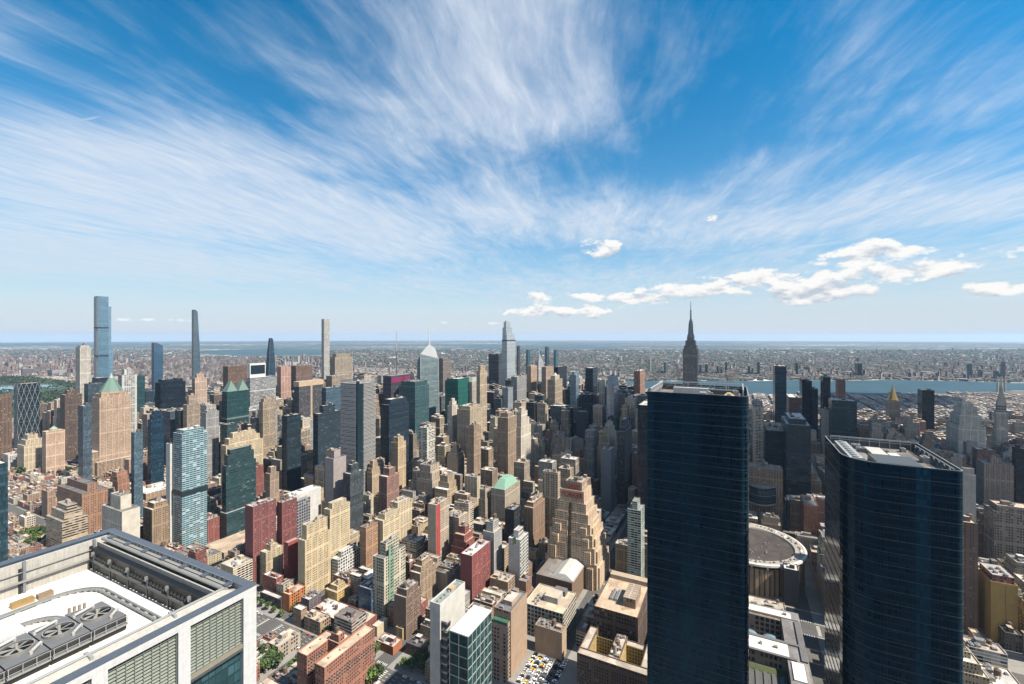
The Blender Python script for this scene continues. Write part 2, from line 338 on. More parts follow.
# ------------------------------------------------------------------ ground, water, pavements
def make_ground():
    m, t, p = mat('city_ground'); geo = t.n('ShaderNodeNewGeometry'); P = geo.outputs['Position']
    a = t.noise(P, .02, 5, .6)[0]; b = t.noise(P, .4, 4, .6)[0]
    asph = t.ramp(t.m('ADD', t.m('MULTIPLY', a, .6), t.m('MULTIPLY', b, .4)), [(.3, (.035, .036, .038)), (.7, (.085, .083, .08))])
    # the built-up plain across the water: roofs, yards, trees
    def patch(s):
        v = t.n('ShaderNodeTexVoronoi', feature='F1'); t.l(P, v.inputs['Vector']); v.inputs['Scale'].default_value = s
        return t.sep(v.outputs['Color'])
    c1, c2 = patch(1/34.0), patch(1/150.0)
    tone = t.ramp(c1[0], [(0, (.025, .05, .03)), (.30, (.04, .075, .035)), (.42, (.13, .09, .075)), (.6, (.19, .155, .13)), (.74, (.10, .10, .10)), (.86, (.34, .32, .30)), (1, (.48, .47, .45))], 'CONSTANT')
    big = t.noise(P, 1/2600.0, 5, .62)[0]
    wood = t.smooth(t.m('ADD', big, t.m('MULTIPLY', c2[1], .12)), .57, .63)
    tone = t.mix(wood, tone, t.mix(c1[1], (.02, .05, .025, 1), (.045, .08, .035, 1)))
    bigroof = t.m('GREATER_THAN', c2[0], .90)
    tone = t.mix(bigroof, tone, t.mix(c2[2], (.30, .29, .27, 1), (.72, .70, .68, 1)))
    y = t.sep(P)[1]
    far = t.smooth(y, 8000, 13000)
    tone = t.mix(t.m('MULTIPLY', far, t.smooth(t.noise(t.vm('MULTIPLY', P, (1/9000, 1/2600, 1)), 1.0, 5, .65)[0], .28, .62)), tone, (.010, .030, .038, 1))  # dark woods far out, with haze blue put into their colour
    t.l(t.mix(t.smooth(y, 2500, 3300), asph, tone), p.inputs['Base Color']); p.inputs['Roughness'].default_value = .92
    mb = MB(); n = 96; rr = [0, 600, 1500, 3000, 6000, 12000, 22000, 38000]
    for i in range(n):
        t0, t1 = 2*math.pi*i/n, 2*math.pi*(i+1)/n
        for r0, r1 in zip(rr, rr[1:]):
            q = [(r1*math.cos(t0), r1*math.sin(t0), 0), (r1*math.cos(t1), r1*math.sin(t1), 0)]
            if r0: mb.face([(r0*math.cos(t0), r0*math.sin(t0), 0), q[0], q[1], (r0*math.cos(t1), r0*math.sin(t1), 0)])
            else: mb.face([(0, 0, 0), q[0], q[1]])
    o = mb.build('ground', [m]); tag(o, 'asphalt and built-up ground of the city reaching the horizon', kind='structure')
make_ground()
def ground_px(px, Y): return ((px-CX)/F*Y, Y)
def make_water(name, poly, label):
    m, t, p = mat('water_'+name); geo = t.n('ShaderNodeNewGeometry')
    a = t.noise(geo.outputs['Position'], .004, 5, .6)[0]
    t.l(t.ramp(a, [(.3, (.012, .036, .048)), (.7, (.022, .055, .068))]), p.inputs['Base Color']); p.inputs['Roughness'].default_value = .5; p.inputs['Specular IOR Level'].default_value = .3
    mb = MB(); mb.face([(x, y, 1.2) for x, y in poly]); tag(mb.build(name, [m]), label, kind='structure')
RIVER_NEAR = [(560, 2900), (640, 2800), (705, 2720), (770, 2640), (820, 2660), (900, 2640), (960, 2700), (1010, 2820), (1120, 2900)]
RIVER_FAR = [(560, 3300), (700, 3420), (740, 3380), (800, 3480), (850, 3430), (900, 3520), (930, 3430), (960, 3400), (1010, 3260), (1120, 3250)]
make_water('west_river', [tuple(gp(a, b).xy) for a, b in ((-560, -2600), (-560, 2600), (-1900, 2600), (-1900, -2600))], 'broad river behind the viewpoint, mirrored in the glass towers')
make_water('river', [ground_px(*q) for q in RIVER_NEAR]+[ground_px(*q) for q in reversed(RIVER_FAR)], 'broad blue-grey tidal river between the towers and the far shore')
make_water('bay', [ground_px(*q) for q in ((190, 9200), (240, 7900), (330, 8300), (345, 9600), (330, 11500), (270, 12500), (205, 11000))], 'pale blue bay beyond the northern rooftops')
make_water('inlet', [ground_px(*q) for q in ((430, 13500), (520, 12500), (640, 13000), (600, 15500), (480, 16000))], 'distant sliver of blue inlet on the far plain')
make_water('sound', [ground_px(*q) for q in ((-60, 17000), (70, 16000), (180, 17500), (150, 21000), (-40, 22000))], 'distant pale strip of open water near the horizon')

AVE = [-220, 60, 340, 620, 900, 1180, 1490, 1640, 1790, 1925, 2110, 2300, 2510, 2740, 2960, 3190, 3400, 3600]
AVW = 12.0
STW = 9.0
def street_b(n): return (n-31.9)*80.5
def near_bank(px):
    xs = [q[0] for q in RIVER_NEAR]; ys = [q[1] for q in RIVER_NEAR]
    return float(np.interp(px, xs, ys))
def make_pavements():
    mb = MB(); mk = MB()
    for i in range(len(AVE)-1):
        for n in range(14, 62):
            a0, a1 = AVE[i]+AVW, AVE[i+1]-AVW; b0, b1 = street_b(n)+STW, street_b(n+1)-STW
            if 34 <= n and n+1 >= 59 and 620 < (a0+a1)/2 < 1490: continue
            q = gp((a0+a1)/2, (b0+b1)/2)
            if q.y < 60 or abs(q.x) > q.y*1.25+120 or q.y > 2600: continue
            p = [gp(a0, b0), gp(a1, b0), gp(a1, b1), gp(a0, b1)]
            mb.ring([(v.x, v.y) for v in p], 0, .15, 0, (.30, .29, .27), cap=0)
    o = mb.build('pavement', [M['plain']]); tag(o, 'pale concrete pavements edging the city blocks', kind='structure')
    def stripe(a, b, a1, b1, w, col=(.75, .74, .70)):
        d = Vector((a1-a, b1-b)).normalized(); nx, ny = -d.y*w/2, d.x*w/2
        mk.face([tuple(gp(a+nx, b+ny, .006)), tuple(gp(a-nx, b-ny, .006)), tuple(gp(a1-nx, b1-ny, .006)), tuple(gp(a1+nx, b1+ny, .006))], 0, col)
    for av in (60, 340, 620):
        for n in range(31, 46):
            s = street_b(n)
            for off in (-6.5, -2.2, 2.2, 6.5):
                for k in range(6): stripe(av+off, s+16+k*9, av+off, s+20+k*9, .35)
            for k in range(9):                       # crosswalk bars
                stripe(av-9+k*2.2, s+10.5, av-9+k*2.2, s+14, .9); stripe(av-9+k*2.2, s-14, av-9+k*2.2, s-10.5, .9)
            for k in range(6):
                for sg in (-1, 1): stripe(av+sg*13.2, s-6+k*2.3, av+sg*16.5, s-6+k*2.3, .9)
    o = mk.build('road_markings', [M['plain']]); tag(o, 'white lane dashes and crossing bars painted on the avenues', kind='structure')
make_pavements()

# ------------------------------------------------------------------ buildings
RECTS = []
LAND = []        # landmarks usable in labels: (px, Y, phrase)
def claim(a0, b0, a1, b1, m=1.5): RECTS.append((a0-m, b0-m, a1+m, b1+m))
def is_free(a0, b0, a1, b1):
    for r in RECTS:
        if a0 < r[2] and a1 > r[0] and b0 < r[3] and b1 > r[1]: return False
    return True
COVER = np.full(1124, 700.0)
def project_box(a0, b0, a1, b1, z0, z1):
    xs, yt, yb = [], [], []
    for a in (a0, a1):
        for b in (b0, b1):
            q = gp(a, b)
            if q.y < 25: return None
            xs.append(CX+F*q.x/q.y); yt.append(YE+F*(H-z1)/q.y); yb.append(YE+F*(H-z0)/q.y)
    return min(xs), max(xs), min(yt), max(yb)

ROOFCOL = [(.50, .47, .43), (.40, .38, .36), (.60, .57, .52), (.28, .27, .27), (.14, .14, .15), (.66, .64, .62), (.45, .38, .31), (.52, .42, .33), (.22, .2, .19)]
_tank = {}
def tank_mesh():
    if 'm' not in _tank:
        mb = MB(); w = (.16, .10, .06)
        for sx, sy in ((-1, -1), (1, -1), (1, 1), (-1, 1)): mb.tube((sx*1.3, sy*1.3, 0), (sx*1.3, sy*1.3, 2.6), .14, 4, 0, (.1, .1, .1))
        mb.tube((0, 0, 2.5), (0, 0, 6.0), 2.0, 10, 0, w); mb.tube((0, 0, 6.0), (0, 0, 7.3), 2.15, 10, 0, (.13, .1, .08), r2=.1)
        _tank['m'] = mb.data('water_tank', [M['plain']])
    return _tank['m']
def ac_mesh():
    if 'ac' not in _tank:
        mb = MB(); mb.box(-1.6, -1, 0, 1.6, 1, 1.7, 0, (.5, .5, .5), 0, (.58, .58, .57))
        for x in (-.8, .8):
            mb.tube((x, 0, 1.7), (x, 0, 1.95), .62, 8, 0, (.3, .3, .3))
        mb.box(-1.5, 1.02, .3, 1.5, 1.25, 1.3, 0, (.2, .2, .2))
        _tank['ac'] = mb.data('air_handler', [M['metal']])
    return _tank['ac']
def add_part(root, name, me, loc, rz=0, sc_=(1, 1, 1)):
    o = bpy.data.objects.new(name, me); C.objects.link(o); o.parent = root; o.location = loc; o.rotation_euler = (0, 0, rz); o.scale = sc_; return o

def tiers_mesh(mb, rf, tiers, style, col, detail, roofcol, blank=(), trim=None):
    """walls into MB (slot 0 facade, 1 plain, 2 roof), roofs into RF"""
    bay, fl = STY[style]
    trim = trim or tuple(min(1, c*1.12) for c in col)
    for (x0, y0, x1, y1, z0, z1) in tiers:
        mb.ring([(x0, y0), (x1, y0), (x1, y1), (x0, y1)], z0, z1, 0, col, bay, fl, blank=blank)
        if detail >= 1:
            w, d = .45, 1.0
            o = [(x0, y0), (x1, y0), (x1, y1), (x0, y1)]; i = [(x0+w, y0+w), (x1-w, y0+w), (x1-w, y1-w), (x0+w, y1-w)]
            for k in range(4):
                j = (k+1) % 4
                mb.face([(*o[k], z1), (*o[j], z1), (*i[j], z1), (*i[k], z1)], 1, trim)
                mb.face([(*i[k], z1), (*i[j], z1), (*i[j], z1-d), (*i[k], z1-d)], 1, trim)
            rf.face([(*p, z1-d) for p in i], 2 if rf is mb else 0, roofcol)
        else:
            rf.face([(x0, y0, z1), (x1, y0, z1), (x1, y1, z1), (x0, y1, z1)], 2 if rf is mb else 0, roofcol)

def clutter(root, x0, y0, x1, y1, z, col, detail, rr, tank=None):
    W, L = x1-x0, y1-y0
    if W < 7 or L < 7: return
    bw, bl, bh = min(W*.35, 4+rr.random()*5), min(L*.35, 4+rr.random()*6), 3+rr.random()*3
    bx, by = x0+1.5+rr.random()*(W-bw-3), y0+1.5+rr.random()*(L-bl-3)
    mb = MB(); mb.box(bx, by, z, bx+bw, by+bl, z+bh, 0, tuple(c*.9 for c in col), 1, rr.choice(ROOFCOL))
    mb.box(bx+bw*.5, by-.12, z, bx+bw*.5+1, by-.02, z+2.1, 0, (.12, .11, .1))
    mb.build('bulkhead', [M['plain'], M['roof']], root)
    if tank if tank is not None else rr.random() < .5:
        s = .8+rr.random()*.5
        add_part(root, 'water_tank', tank_mesh(), (x0+2.6+rr.random()*(W-5.2), y0+2.6+rr.random()*(L-5.2), z-.02), rr.random()*3, (s, s, s))
    k = (1+int(W*L/260)) if detail < 2 else 3+int(W*L/70)
    for i in range(min(k, 14)):
        s = .6+rr.random()*.9
        add_part(root, 'air_handler', ac_mesh(), (x0+1.8+rr.random()*(W-3.6), y0+1.8+rr.random()*(L-3.6), z), rr.choice((0, 1.5708)), (s, s, s))

def building(name, label, cat, a0, b0, tiers, style, col, detail=1, group=None, roofcol=None, blank=(), rr=R, top=None, tank=None, wall_name='wall', more=None, register=True, extra_mats=None):
    roofcol = roofcol or rr.choice(ROOFCOL)
    X0 = min(t[0] for t in tiers); Y0 = min(t[1] for t in tiers); X1 = max(t[2] for t in tiers); Y1 = max(t[3] for t in tiers)
    if register: claim(a0+X0, b0+Y0, a0+X1, b0+Y1)
    if detail == 0:
        mb = MB(); tiers_mesh(mb, mb, tiers, style, col, 0, roofcol, blank)
        t = tiers[-1]; w, l = t[2]-t[0], t[3]-t[1]
        mb.box(t[0]+w*.25, t[1]+l*.3, t[5], t[0]+w*.7, t[1]+l*.72, t[5]+4+rr.random()*3, 1, tuple(c*.85 for c in col), 2, roofcol)
        o = mb.build(name, [M[style], M['plain'], M['roof']], None, gp(a0, b0), GA)
        return tag(o, label, cat, group)
    root = empty(name, a0, b0); tag(root, label, cat, group)
    mb, rf = MB(), MB(); tiers_mesh(mb, rf, tiers, style, col, detail, roofcol, blank)
    mb.build(wall_name, [M[style], M['plain'], M['roof']], root); rf.build('roof', [M['roof']], root)
    if top is None:
        t = tiers[-1]; clutter(root, t[0]+.8, t[1]+.8, t[2]-.8, t[3]-.8, t[5]-1, col, detail, rr, tank)
        if detail >= 2 and len(tiers) > 1 and False: pass
    elif top: top(root, tiers[-1])
    if more: more(root)
    return root

HERO = []
def site(xl, xc, xr, Y, W=None, L=None):
    """footprint (a0,b0,W,L) of a grid-aligned block whose near corner shows at pixel xc and depth Y and whose faces reach pixels xl and xr"""
    P = ((xc-CX)/F*Y, Y); a, b = ab(*P)
    if xc <= 737:
        l = march(P, (U0, U1), xl) if L is None else L; w = march(P, (S0, S1), xr) if W is None else W
        l, w = max(6, min(l, 150)), max(6, min(w if w > 0 else 60, 110))
        return a, b, w, l
    l = march(P, (-U0, -U1), xr) if L is None else L; w = march(P, (S0, S1), xl) if W is None else W
    l, w = max(6, min(l, 150)), max(6, min(w if w > 0 else 60, 110))
    return a, b-l, w, l
def hero(name, label, cat, xl, xc, xr, yt, Y, style, col, steps=(), W=None, L=None, land=None, **k):
    """STEPS: (inset share, top row) for each storey group above the first"""
    a0, b0, w, l = site(xl, xc, xr, Y, W, L)
    z = z_at(yt, Y); tiers = [(0, 0, w, l, 0, z)]
    for s in steps:
        ins, y2 = s[0], s[1]
        iw, il = (ins, ins) if not isinstance(ins, tuple) else ins
        z2 = z_at(y2, Y); tiers.append((w*iw, l*il, w*(1-iw), l*(1-il), z-1.2, z2)); z = z2
    o = building(name, label, cat, a0, b0, tiers, style, col, k.pop('detail', 1), **k)
    LAND.append(((xl+xr)/2, Y, land or None, yt))
    HERO.append((a0, b0, a0+w, b0+l, tiers[0][5], k.get('detail', 1)))
    return o, (a0, b0, w, l, z)

# ------------------------------------------------------------------ landmark towers
def pyramid(root, x0, y0, x1, y1, z0, z1, m, col, name='crown', k=0.0):
    cx, cy = (x0+x1)/2, (y0+y1)/2; mb = MB(); b = [(x0, y0), (x1, y0), (x1, y1), (x0, y1)]
    t = [(cx+(x-cx)*max(k, .02), cy+(y-cy)*max(k, .02)) for x, y in b]
    mb.ring(b, z0, z1, 0, col, 3, 3, cap=0, top=t); return mb.build(name, [m], root)
def spire(root, x, y, z0, z1, r, col, name='spire', m=None, rings=()):
    mb = MB(); mb.tube((x, y, z0), (x, y, z1), r, 8, 0, col, r2=r*.12)
    return mb.build(name, [m or M['metal']], root)
WHITE, LIME, TAN, CREAM = (.66, .64, .60), (.46, .42, .35), (.46, .33, .22), (.56, .48, .36)
BRICK, BROWN, RED, GREY, DKGREY = (.27, .12, .08), (.20, .125, .085), (.36, .07, .06), (.36, .36, .37), (.13, .14, .15)
NAVY, TEAL, BLUE, BLACK, GREEN = (.014, .024, .040), (.02, .055, .062), (.045, .085, .12), (.012, .015, .02), (.01, .12, .09)

# --- far skyline, left to right
o, q = hero('supertall_tower', 'tallest pale blue glass needle, stepped on one side, rising highest above the park edge', 'skyscraper', 94, 98, 108.5, 296, 1611, 'mirror', (.07, .135, .19), top=False, land='the tallest blue glass needle', detail=1)
mb = MB(); a0, b0, w, l, z = q
mb.box(-.6, l*.2, 0, 0, l, z-6, 0, (.50, .52, .53)); mb.build('stone_flank', [M['plain']], o)
mb = MB(); mb.box(w, 2, 0, w+9, l-3, z_at(306, 1611), 0, (.10, .18, .25), 0, bay=2.2, fl=4.2); mb.box(w+9, 4, 0, w+15, l-5, z_at(350, 1611), 0, (.11, .19, .26), 0, bay=2.2, fl=4.2); mb.build('side_shoulder', [M['mirror']], o)
mb = MB()
for zz in (.33, .55, .76):
    mb = MB(); mb.box(-.7, -.3, z*zz, w+.3, l+.3, z*zz+5, 0, (.04, .06, .08)); mb.build('louvre_band', [M['metal']], o)
o, q = hero('glass_tower', 'dark navy glass tower with a curved sloping crown, second peak from the park', 'skyscraper', 151.5, 154, 163, 347, 1720, 'mirror', (.03, .07, .12), top=False, land='the curved navy tower')
a0, b0, w, l, z = q; mb = MB(); n = 8
pts = [(0, 14)]+[(w*i/n, 14*(1-(i/n)**2)) for i in range(n+1)]
for i in range(n):
    x0, x1 = w*i/n, w*(i+1)/n; h0, h1 = 17*math.cos(i/n*1.35), 17*math.cos((i+1)/n*1.35)
    mb.face([(x0, 0, z-1), (x1, 0, z-1), (x1, 0, z+h1), (x0, 0, z+h0)], 0, (.03, .07, .12), [(i*2, 0), (i*2+2, 0), (i*2+2, 3), (i*2, 4)])
    mb.face([(x1, l, z-1), (x0, l, z-1), (x0, l, z+h0), (x1, l, z+h1)], 0, (.03, .07, .12))
    mb.face([(x0, 0, z+h0), (x1, 0, z+h1), (x1, l, z+h1), (x0, l, z+h0)], 0, (.10, .14, .18))
mb.face([(0, l, z-1), (0, 0, z-1), (0, 0, z+17), (0, l, z+17)], 0, (.03, .07, .12)); mb.face([(w, 0, z-1), (w, l, z-1), (w, l, z), (w, 0, z)], 0, (.03, .07, .12))
mb.build('crown', [M['mirror']], o)
# the razor-thin tapering tower
a0, b0 = at_depth(193.5, 1830); root = empty('needle_tower', a0, b0); tag(root, 'razor-thin tower with tan flank and one feathered sloping edge', 'skyscraper')
w, l = 30, 13; z = z_at(311, 1830); mb = MB(); n = 10
for i in range(n):
    za, zb = z*i/n, z*(i+1)/n; f = lambda t: w*(1-.62*max(0, t-.15)**1.6)
    wa, wb = f(i/n), f((i+1)/n)
    for k, (p, q2, pt, qt, mi) in enumerate((((0, 0), (wa, 0), (0, 0), (wb, 0), 0), ((wa, 0), (wa, l), (wb, 0), (wb, l), 0), ((wa, l), (0, l), (wb, l), (0, l), 0), ((0, l), (0, 0), (0, l), (0, 0), 1))):
        mb.face([(*p, za), (*q2, za), (*qt, zb), (*pt, zb)], mi, (.05, .08, .11) if mi == 0 else (.42, .36, .28), [(0, i*6), (8, i*6), (8, i*6+6), (0, i*6+6)])
wt = f(1.0); mb.face([(0, 0, z), (wt, 0, z), (wt, l, z), (0, l, z)], 1, (.3, .3, .3)); mb.build('wall', [M['mirror'], M['plain']], root); claim(a0, b0, a0+w, b0+l)
mb = MB(); mb.box(.3, .3, z, wt*.7, l-.3, z+5, 0, (.08, .09, .10)); mb.build('crown', [M['metal']], root); LAND.append((196, 1830, 'the razor-thin tower', 311))

hero('white_tower', 'white ribbed concrete tower standing beside the blue glass needle', 'tower block', 75.5, 80, 91, 347, 1480, 'pier', (.70, .66, .58), steps=((.12, 345.5),), land='the white ribbed tower')
hero('glass_block', 'dark glass podium block at the foot of the blue glass needle', 'office block', 92, 97, 111, 378, 1560, 'glass', NAVY, land=None)
# the faceted diagrid tower
o, q = hero('diagrid_tower', 'dark glass tower wrapped in a white diamond lattice beside the park', 'office tower', 14, 18.5, 40, 384, 1300, 'glass', (.012, .022, .03), land='the diamond-lattice tower')
a0, b0, w, l, z = q; mb = MB(); nv = 9; hh = z/nv
def diag(p, q2, n):
    for r in range(nv):
        for c in range(n):
            for (c0, c1) in ((c, c+.5), (c+1, c+.5)) if r % 2 == 0 else ((c+.5, c), (c+.5, c+1)):
                A = Vector(p).lerp(Vector(q2), c0/n); B = Vector(p).lerp(Vector(q2), c1/n)
                mb.tube((A.x, A.y, r*hh), (B.x, B.y, (r+1)*hh), .42, 4, 0, (.50, .53, .55))
        mb.tube((*p, (r+1)*hh), (*q2, (r+1)*hh), .25, 4, 0, (.36, .39, .42))
diag((-.5, -.5), (w+.5, -.5), 4); diag((-.5, l+.5), (-.5, -.5), 3); mb.build('lattice_frame', [M['metal']], o)

hero('brown_tower', 'dark brown apartment tower by the park with pale vertical strips', 'apartment tower', -8, -6, 12, 396, 1130, 'pier', BROWN, land='the brown striped tower')
hero('brown_tower', 'brown twin-slab tower with pale pinstripes between park and pyramid roof', 'apartment tower', 60, 65, 82, 395, 1180, 'pier', (.16, .11, .085), steps=((.2, 391),), land='the brown pinstripe slab')
hero('glass_block', 'slate blue glass block behind the copper pyramid tower', 'office block', 84, 88, 106, 384, 1220, 'glass', (.04, .06, .08))
hero('checkered_tower', 'pale grey tower with chequered balconies just past the copper pyramid', 'apartment tower', 118, 122, 137, 375, 1230, 'balcony', (.42, .43, .42), steps=((.2, 369.5),), land='the chequered grey tower')
hero('glass_tower', 'bottle green glass tower wedged behind the chequered grey tower', 'office tower', 136, 138, 145, 376, 1400, 'glass', TEAL)
hero('glass_slab', 'grey blue glass slab with a white vertical stripe before the park', 'office tower', 78, 83, 92, 406, 1000, 'glass', (.06, .085, .11), land='the white-striped glass slab')
# copper pyramid tower
o, q = hero('pyramid_tower', 'pinkish tan tower capped by a green copper pyramid', 'skyscraper', 92, 99.5, 131, 398, 1080, 'pier', (.66, .48, .35), steps=((.07, 394.5),), top=False, land='the copper pyramid tower')
a0, b0, w, l, z = q; x0, x1 = w*.16, w*.80
mb = MB(); n = 8; cx, cy, r = w*.48, l*.5, min(w, l)*.5
oc = [(cx+r*1.25*math.cos(math.pi/8+i*math.pi/4), cy+r*math.sin(math.pi/8+i*math.pi/4)) for i in range(8)]
mb.ring(oc, z-1, z+4, 0, (.50, .36, .26), 3, 3, cap=0); mb.build('drum', [M['plain']], o)
mb = MB(); mb.ring(oc, z+4, z+37, 0, (.13, .23, .185), 3, 3, cap=0, top=[(cx+(x-cx)*.22, cy+(y-cy)*.22) for x, y in oc]); mb.build('copper_roof', [M['copper']], o)
mb = MB(); mb.tube((cx, cy, z+37), (cx, cy, z+49), r*.24, 8, 0, (.35, .45, .42), r2=.4); mb.build('lantern', [M['copper']], o)
mb = MB(); mb.box(-8, -10, 0, w+10, 0, 38, 0, (.50, .36, .25), 1, (.5, .45, .4), 2.6, 3.8); mb.box(-16, 2, 0, 0, l+6, 62, 0, (.50, .36, .25), 1, (.5, .45, .4), 2.6, 3.8); mb.build('base_wing', [M['pier'], M['roof']], o); claim(a0-16, b0-10, a0+w+10, b0+l+6)
# its smaller companion with green dome
o, q = hero('brick_tower', 'pink brick apartment tower with a small green dome, below the pyramid tower', 'apartment tower', 42, 46, 65, 432, 1075, 'punched', (.58, .42, .31), top=False, land='the small green-domed block')
a0, b0, w, l, z = q; mb = MB(); mb.tube((w/2, l/2, z-1), (w/2, l/2, z+4), 8, 10, 0, (.5, .37, .27)); mb.tube((w/2, l/2, z+4), (w/2, l/2, z+10), 8, 10, 0, (.25, .42, .33), r2=1); mb.build('dome', [M['copper']], o)
hero('glass_slab', 'broad black glass slab with fine vertical lines north of the theatre towers', 'office tower', 155, 161, 192, 383, 1400, 'glass', (.008, .014, .022), steps=((.1, 380),), W=70, land='the broad black slab')
hero('glass_tower', 'navy glass tower with a rounded stepped crown in front of the black slab', 'skyscraper', 147.5, 151, 164, 420, 960, 'glass', (.012, .032, .055), steps=((.12, 415), (.25, 412)), land='the navy stepped tower')
hero('masonry_tower', 'beige apartment tower standing between black slab and gabled green tower', 'apartment tower', 183, 187, 200, 405, 1120, 'pier', (.46, .37, .28), steps=((.2, 396),))
hero('grey_tower', 'grey concrete tower with close-set windows beside the gabled green tower', 'tower block', 202, 206, 219, 413, 1060, 'punched', (.34, .34, .34), steps=((.12, 411),))
hero('masonry_tower', 'pinkish stone tower directly below the razor-thin tower', 'tower block', 192, 195, 207, 378, 1500, 'punched', (.50, .38, .30), steps=((.2, 374),))
hero('brown_office', 'bronze brown office block with flat top behind the gabled green tower', 'office block', 223, 228, 247, 366.5, 1650, 'pier', (.20, .12, .085), land='the bronze office block')
# gabled green tower
o, q = hero('gabled_tower', 'dark green glass tower with pale gabled crown', 'skyscraper', 222, 227, 249, 392, 1180, 'glass', (.018, .05, .055), top=False, land='the gabled green tower')
a0, b0, w, l, z = q; mb = MB()
for (xa, xb) in ((0, w*.48), (w*.52, w)):
    xm = (xa+xb)/2
    for ya, yb in ((0, l),):
        mb.face([(xa, ya, z), (xb, ya, z), (xm, ya+l*.25, z+28)], 0, (.16, .25, .22)); mb.face([(xb, yb, z), (xa, yb, z), (xm, yb-l*.25, z+28)], 0, (.16, .25, .22))
        mb.face([(xa, yb, z), (xa, ya, z), (xm, ya+l*.25, z+28), (xm, yb-l*.25, z+28)], 0, (.12, .2, .18)); mb.face([(xb, ya, z), (xb, yb, z), (xm, yb-l*.25, z+28), (xm, ya+l*.25, z+28)], 0, (.12, .2, .18))
mb.build('gable_roof', [M['copper']], o)
mb = MB(); mb.box(-.5, -.5, z*.62, w+.5, l+.5, z*.62+4, 0, (.25, .32, .32)); mb.build('belt_course', [M['metal']], o)
# billboard-topped office
o, q = hero('office_tower', 'pale grey striped office tower with a dark framed screen on its roof', 'office tower', 246, 250, 276, 378, 1330, 'ribbon', (.45, .46, .47), top=False, land='the screen-topped office')
a0, b0, w, l, z = q; mb = MB(); mb.box(2, l*.2, z-1, w*.62, l*.8, z+42, 0, (.68, .68, .67), 0); mb.build('sign_housing', [M['plain']], o)
mb = MB(); mb.box(4.5, l*.2-.4, z+10, w*.62-2.5, l*.2, z+37, 0, (.015, .04, .09)); mb.build('screen', [M['glasspane']], o)
# 53rd-street tapered tower
a0, b0 = at_depth(268.5, 2000); root = empty('tapered_tower', a0, b0); tag(root, 'dark blue black tower tapering in facets to a sharp sloped point', 'skyscraper'); claim(a0, b0, a0+36, b0+22)
mb = MB(); z = z_at(356, 2000); zt = z_at(338, 2000); w, l = 36, 24
def tp(z_, x0, x1, y0, y1): return [(x0, y0, z_), (x1, y0, z_), (x1, y1, z_), (x0, y1, z_)]
lv = [tp(0, 0, w, 0, l), tp(z*.62, 1, w-2, 0, l), tp(z, 5, w-5, 1, l-3), tp(zt-7, 11, w-12, 3, l-9), tp(zt, 13, w-17, 5, l-12)]
for A, B in zip(lv, lv[1:]):
    for i in range(4):
        j = (i+1) % 4; mb.face([A[i], A[j], B[j], B[i]], 0, (.022, .045, .075), [(0, A[0][2]/4), (12, A[0][2]/4), (12, B[0][2]/4), (0, B[0][2]/4)])
mb.face(lv[-1], 0, (.03, .03, .03)); mb.build('wall', [M['glass']], root); LAND.append((273, 2000, 'the dark tapered point', 338))
mb = MB()
for A, B in zip(lv, lv[1:]):
    for i in range(4): mb.tube(A[i], B[i], .7, 4, 0, (.2, .22, .24))
mb.build('edge_frame', [M['metal']], root)
hero('masonry_tower', 'salmon pink slab tower beside the dark tapered point', 'office tower', 277, 281, 291, 366.5, 1500, 'punched', (.48, .30, .24))
hero('white_tower', 'square white lattice tower, slender as a pencil, above the midtown roofs', 'skyscraper', 321.5, 324, 329.6, 319, 2408, 'grid', (.64, .62, .57), top=False, land='the white pencil tower')
o, q = hero('stone_slab', 'broad limestone slab tower with vertical ribs under the white pencil tower', 'skyscraper', 330, 335, 352, 357, 1900, 'pier', (.45, .37, .28), steps=(((.1, .12), 354),), land='the limestone slab')
hero('stone_block', 'low shoulder of the limestone slab group, tan and flat-topped', 'office block', 326, 332, 356, 376, 1830, 'pier', (.45, .37, .28))
hero('brown_office', 'long rust brown office slab across the avenue from the limestone slab', 'office block', 290, 296, 328, 366, 1740, 'pier', (.23, .14, .11), W=75)
o, q = hero('pinstripe_tower', 'charcoal tower with tan stone cap and a pale centre stripe', 'office tower', 294, 299, 323, 384, 1240, 'pier', (.085, .085, .10), top=False, land='the tan-capped charcoal tower')
a0, b0, w, l, z = q; mb = MB(); mb.box(-1, -1, z-8, w+1, l+1, z+6, 0, (.50, .38, .26), 1, (.4, .35, .3)); mb.box(w*.46, -.8, 0, w*.54, -.05, z-8, 0, (.42, .32, .24)); mb.build('stone_cap', [M['plain'], M['roof']], o)
hero('glass_tower', 'steel blue gridded glass tower, first beyond the tan-capped charcoal tower', 'office tower', 322, 326, 341, 388, 1300, 'bands', (.05, .09, .13))
hero('glass_tower', 'low dark glass tower in front of the gabled green tower, one corner chamfered', 'office tower', 282, 287, 301, 416, 930, 'glass', (.018, .03, .04), land='the chamfered glass tower')
hero('glass_tower', 'wide dark office block with a setback roof before the steel blue tower', 'office tower', 313, 318, 341, 414, 960, 'bands', (.02, .035, .05), steps=(((.25, .1), 407),), land='the setback dark office')
hero('ribbed_tower', 'tan tower with bold vertical ribs behind the green stepped slab', 'tower block', 259, 263, 290, 402, 1020, 'pier', (.48, .38, .27), steps=((.1, 399),), W=30, land='the tan ribbed tower')
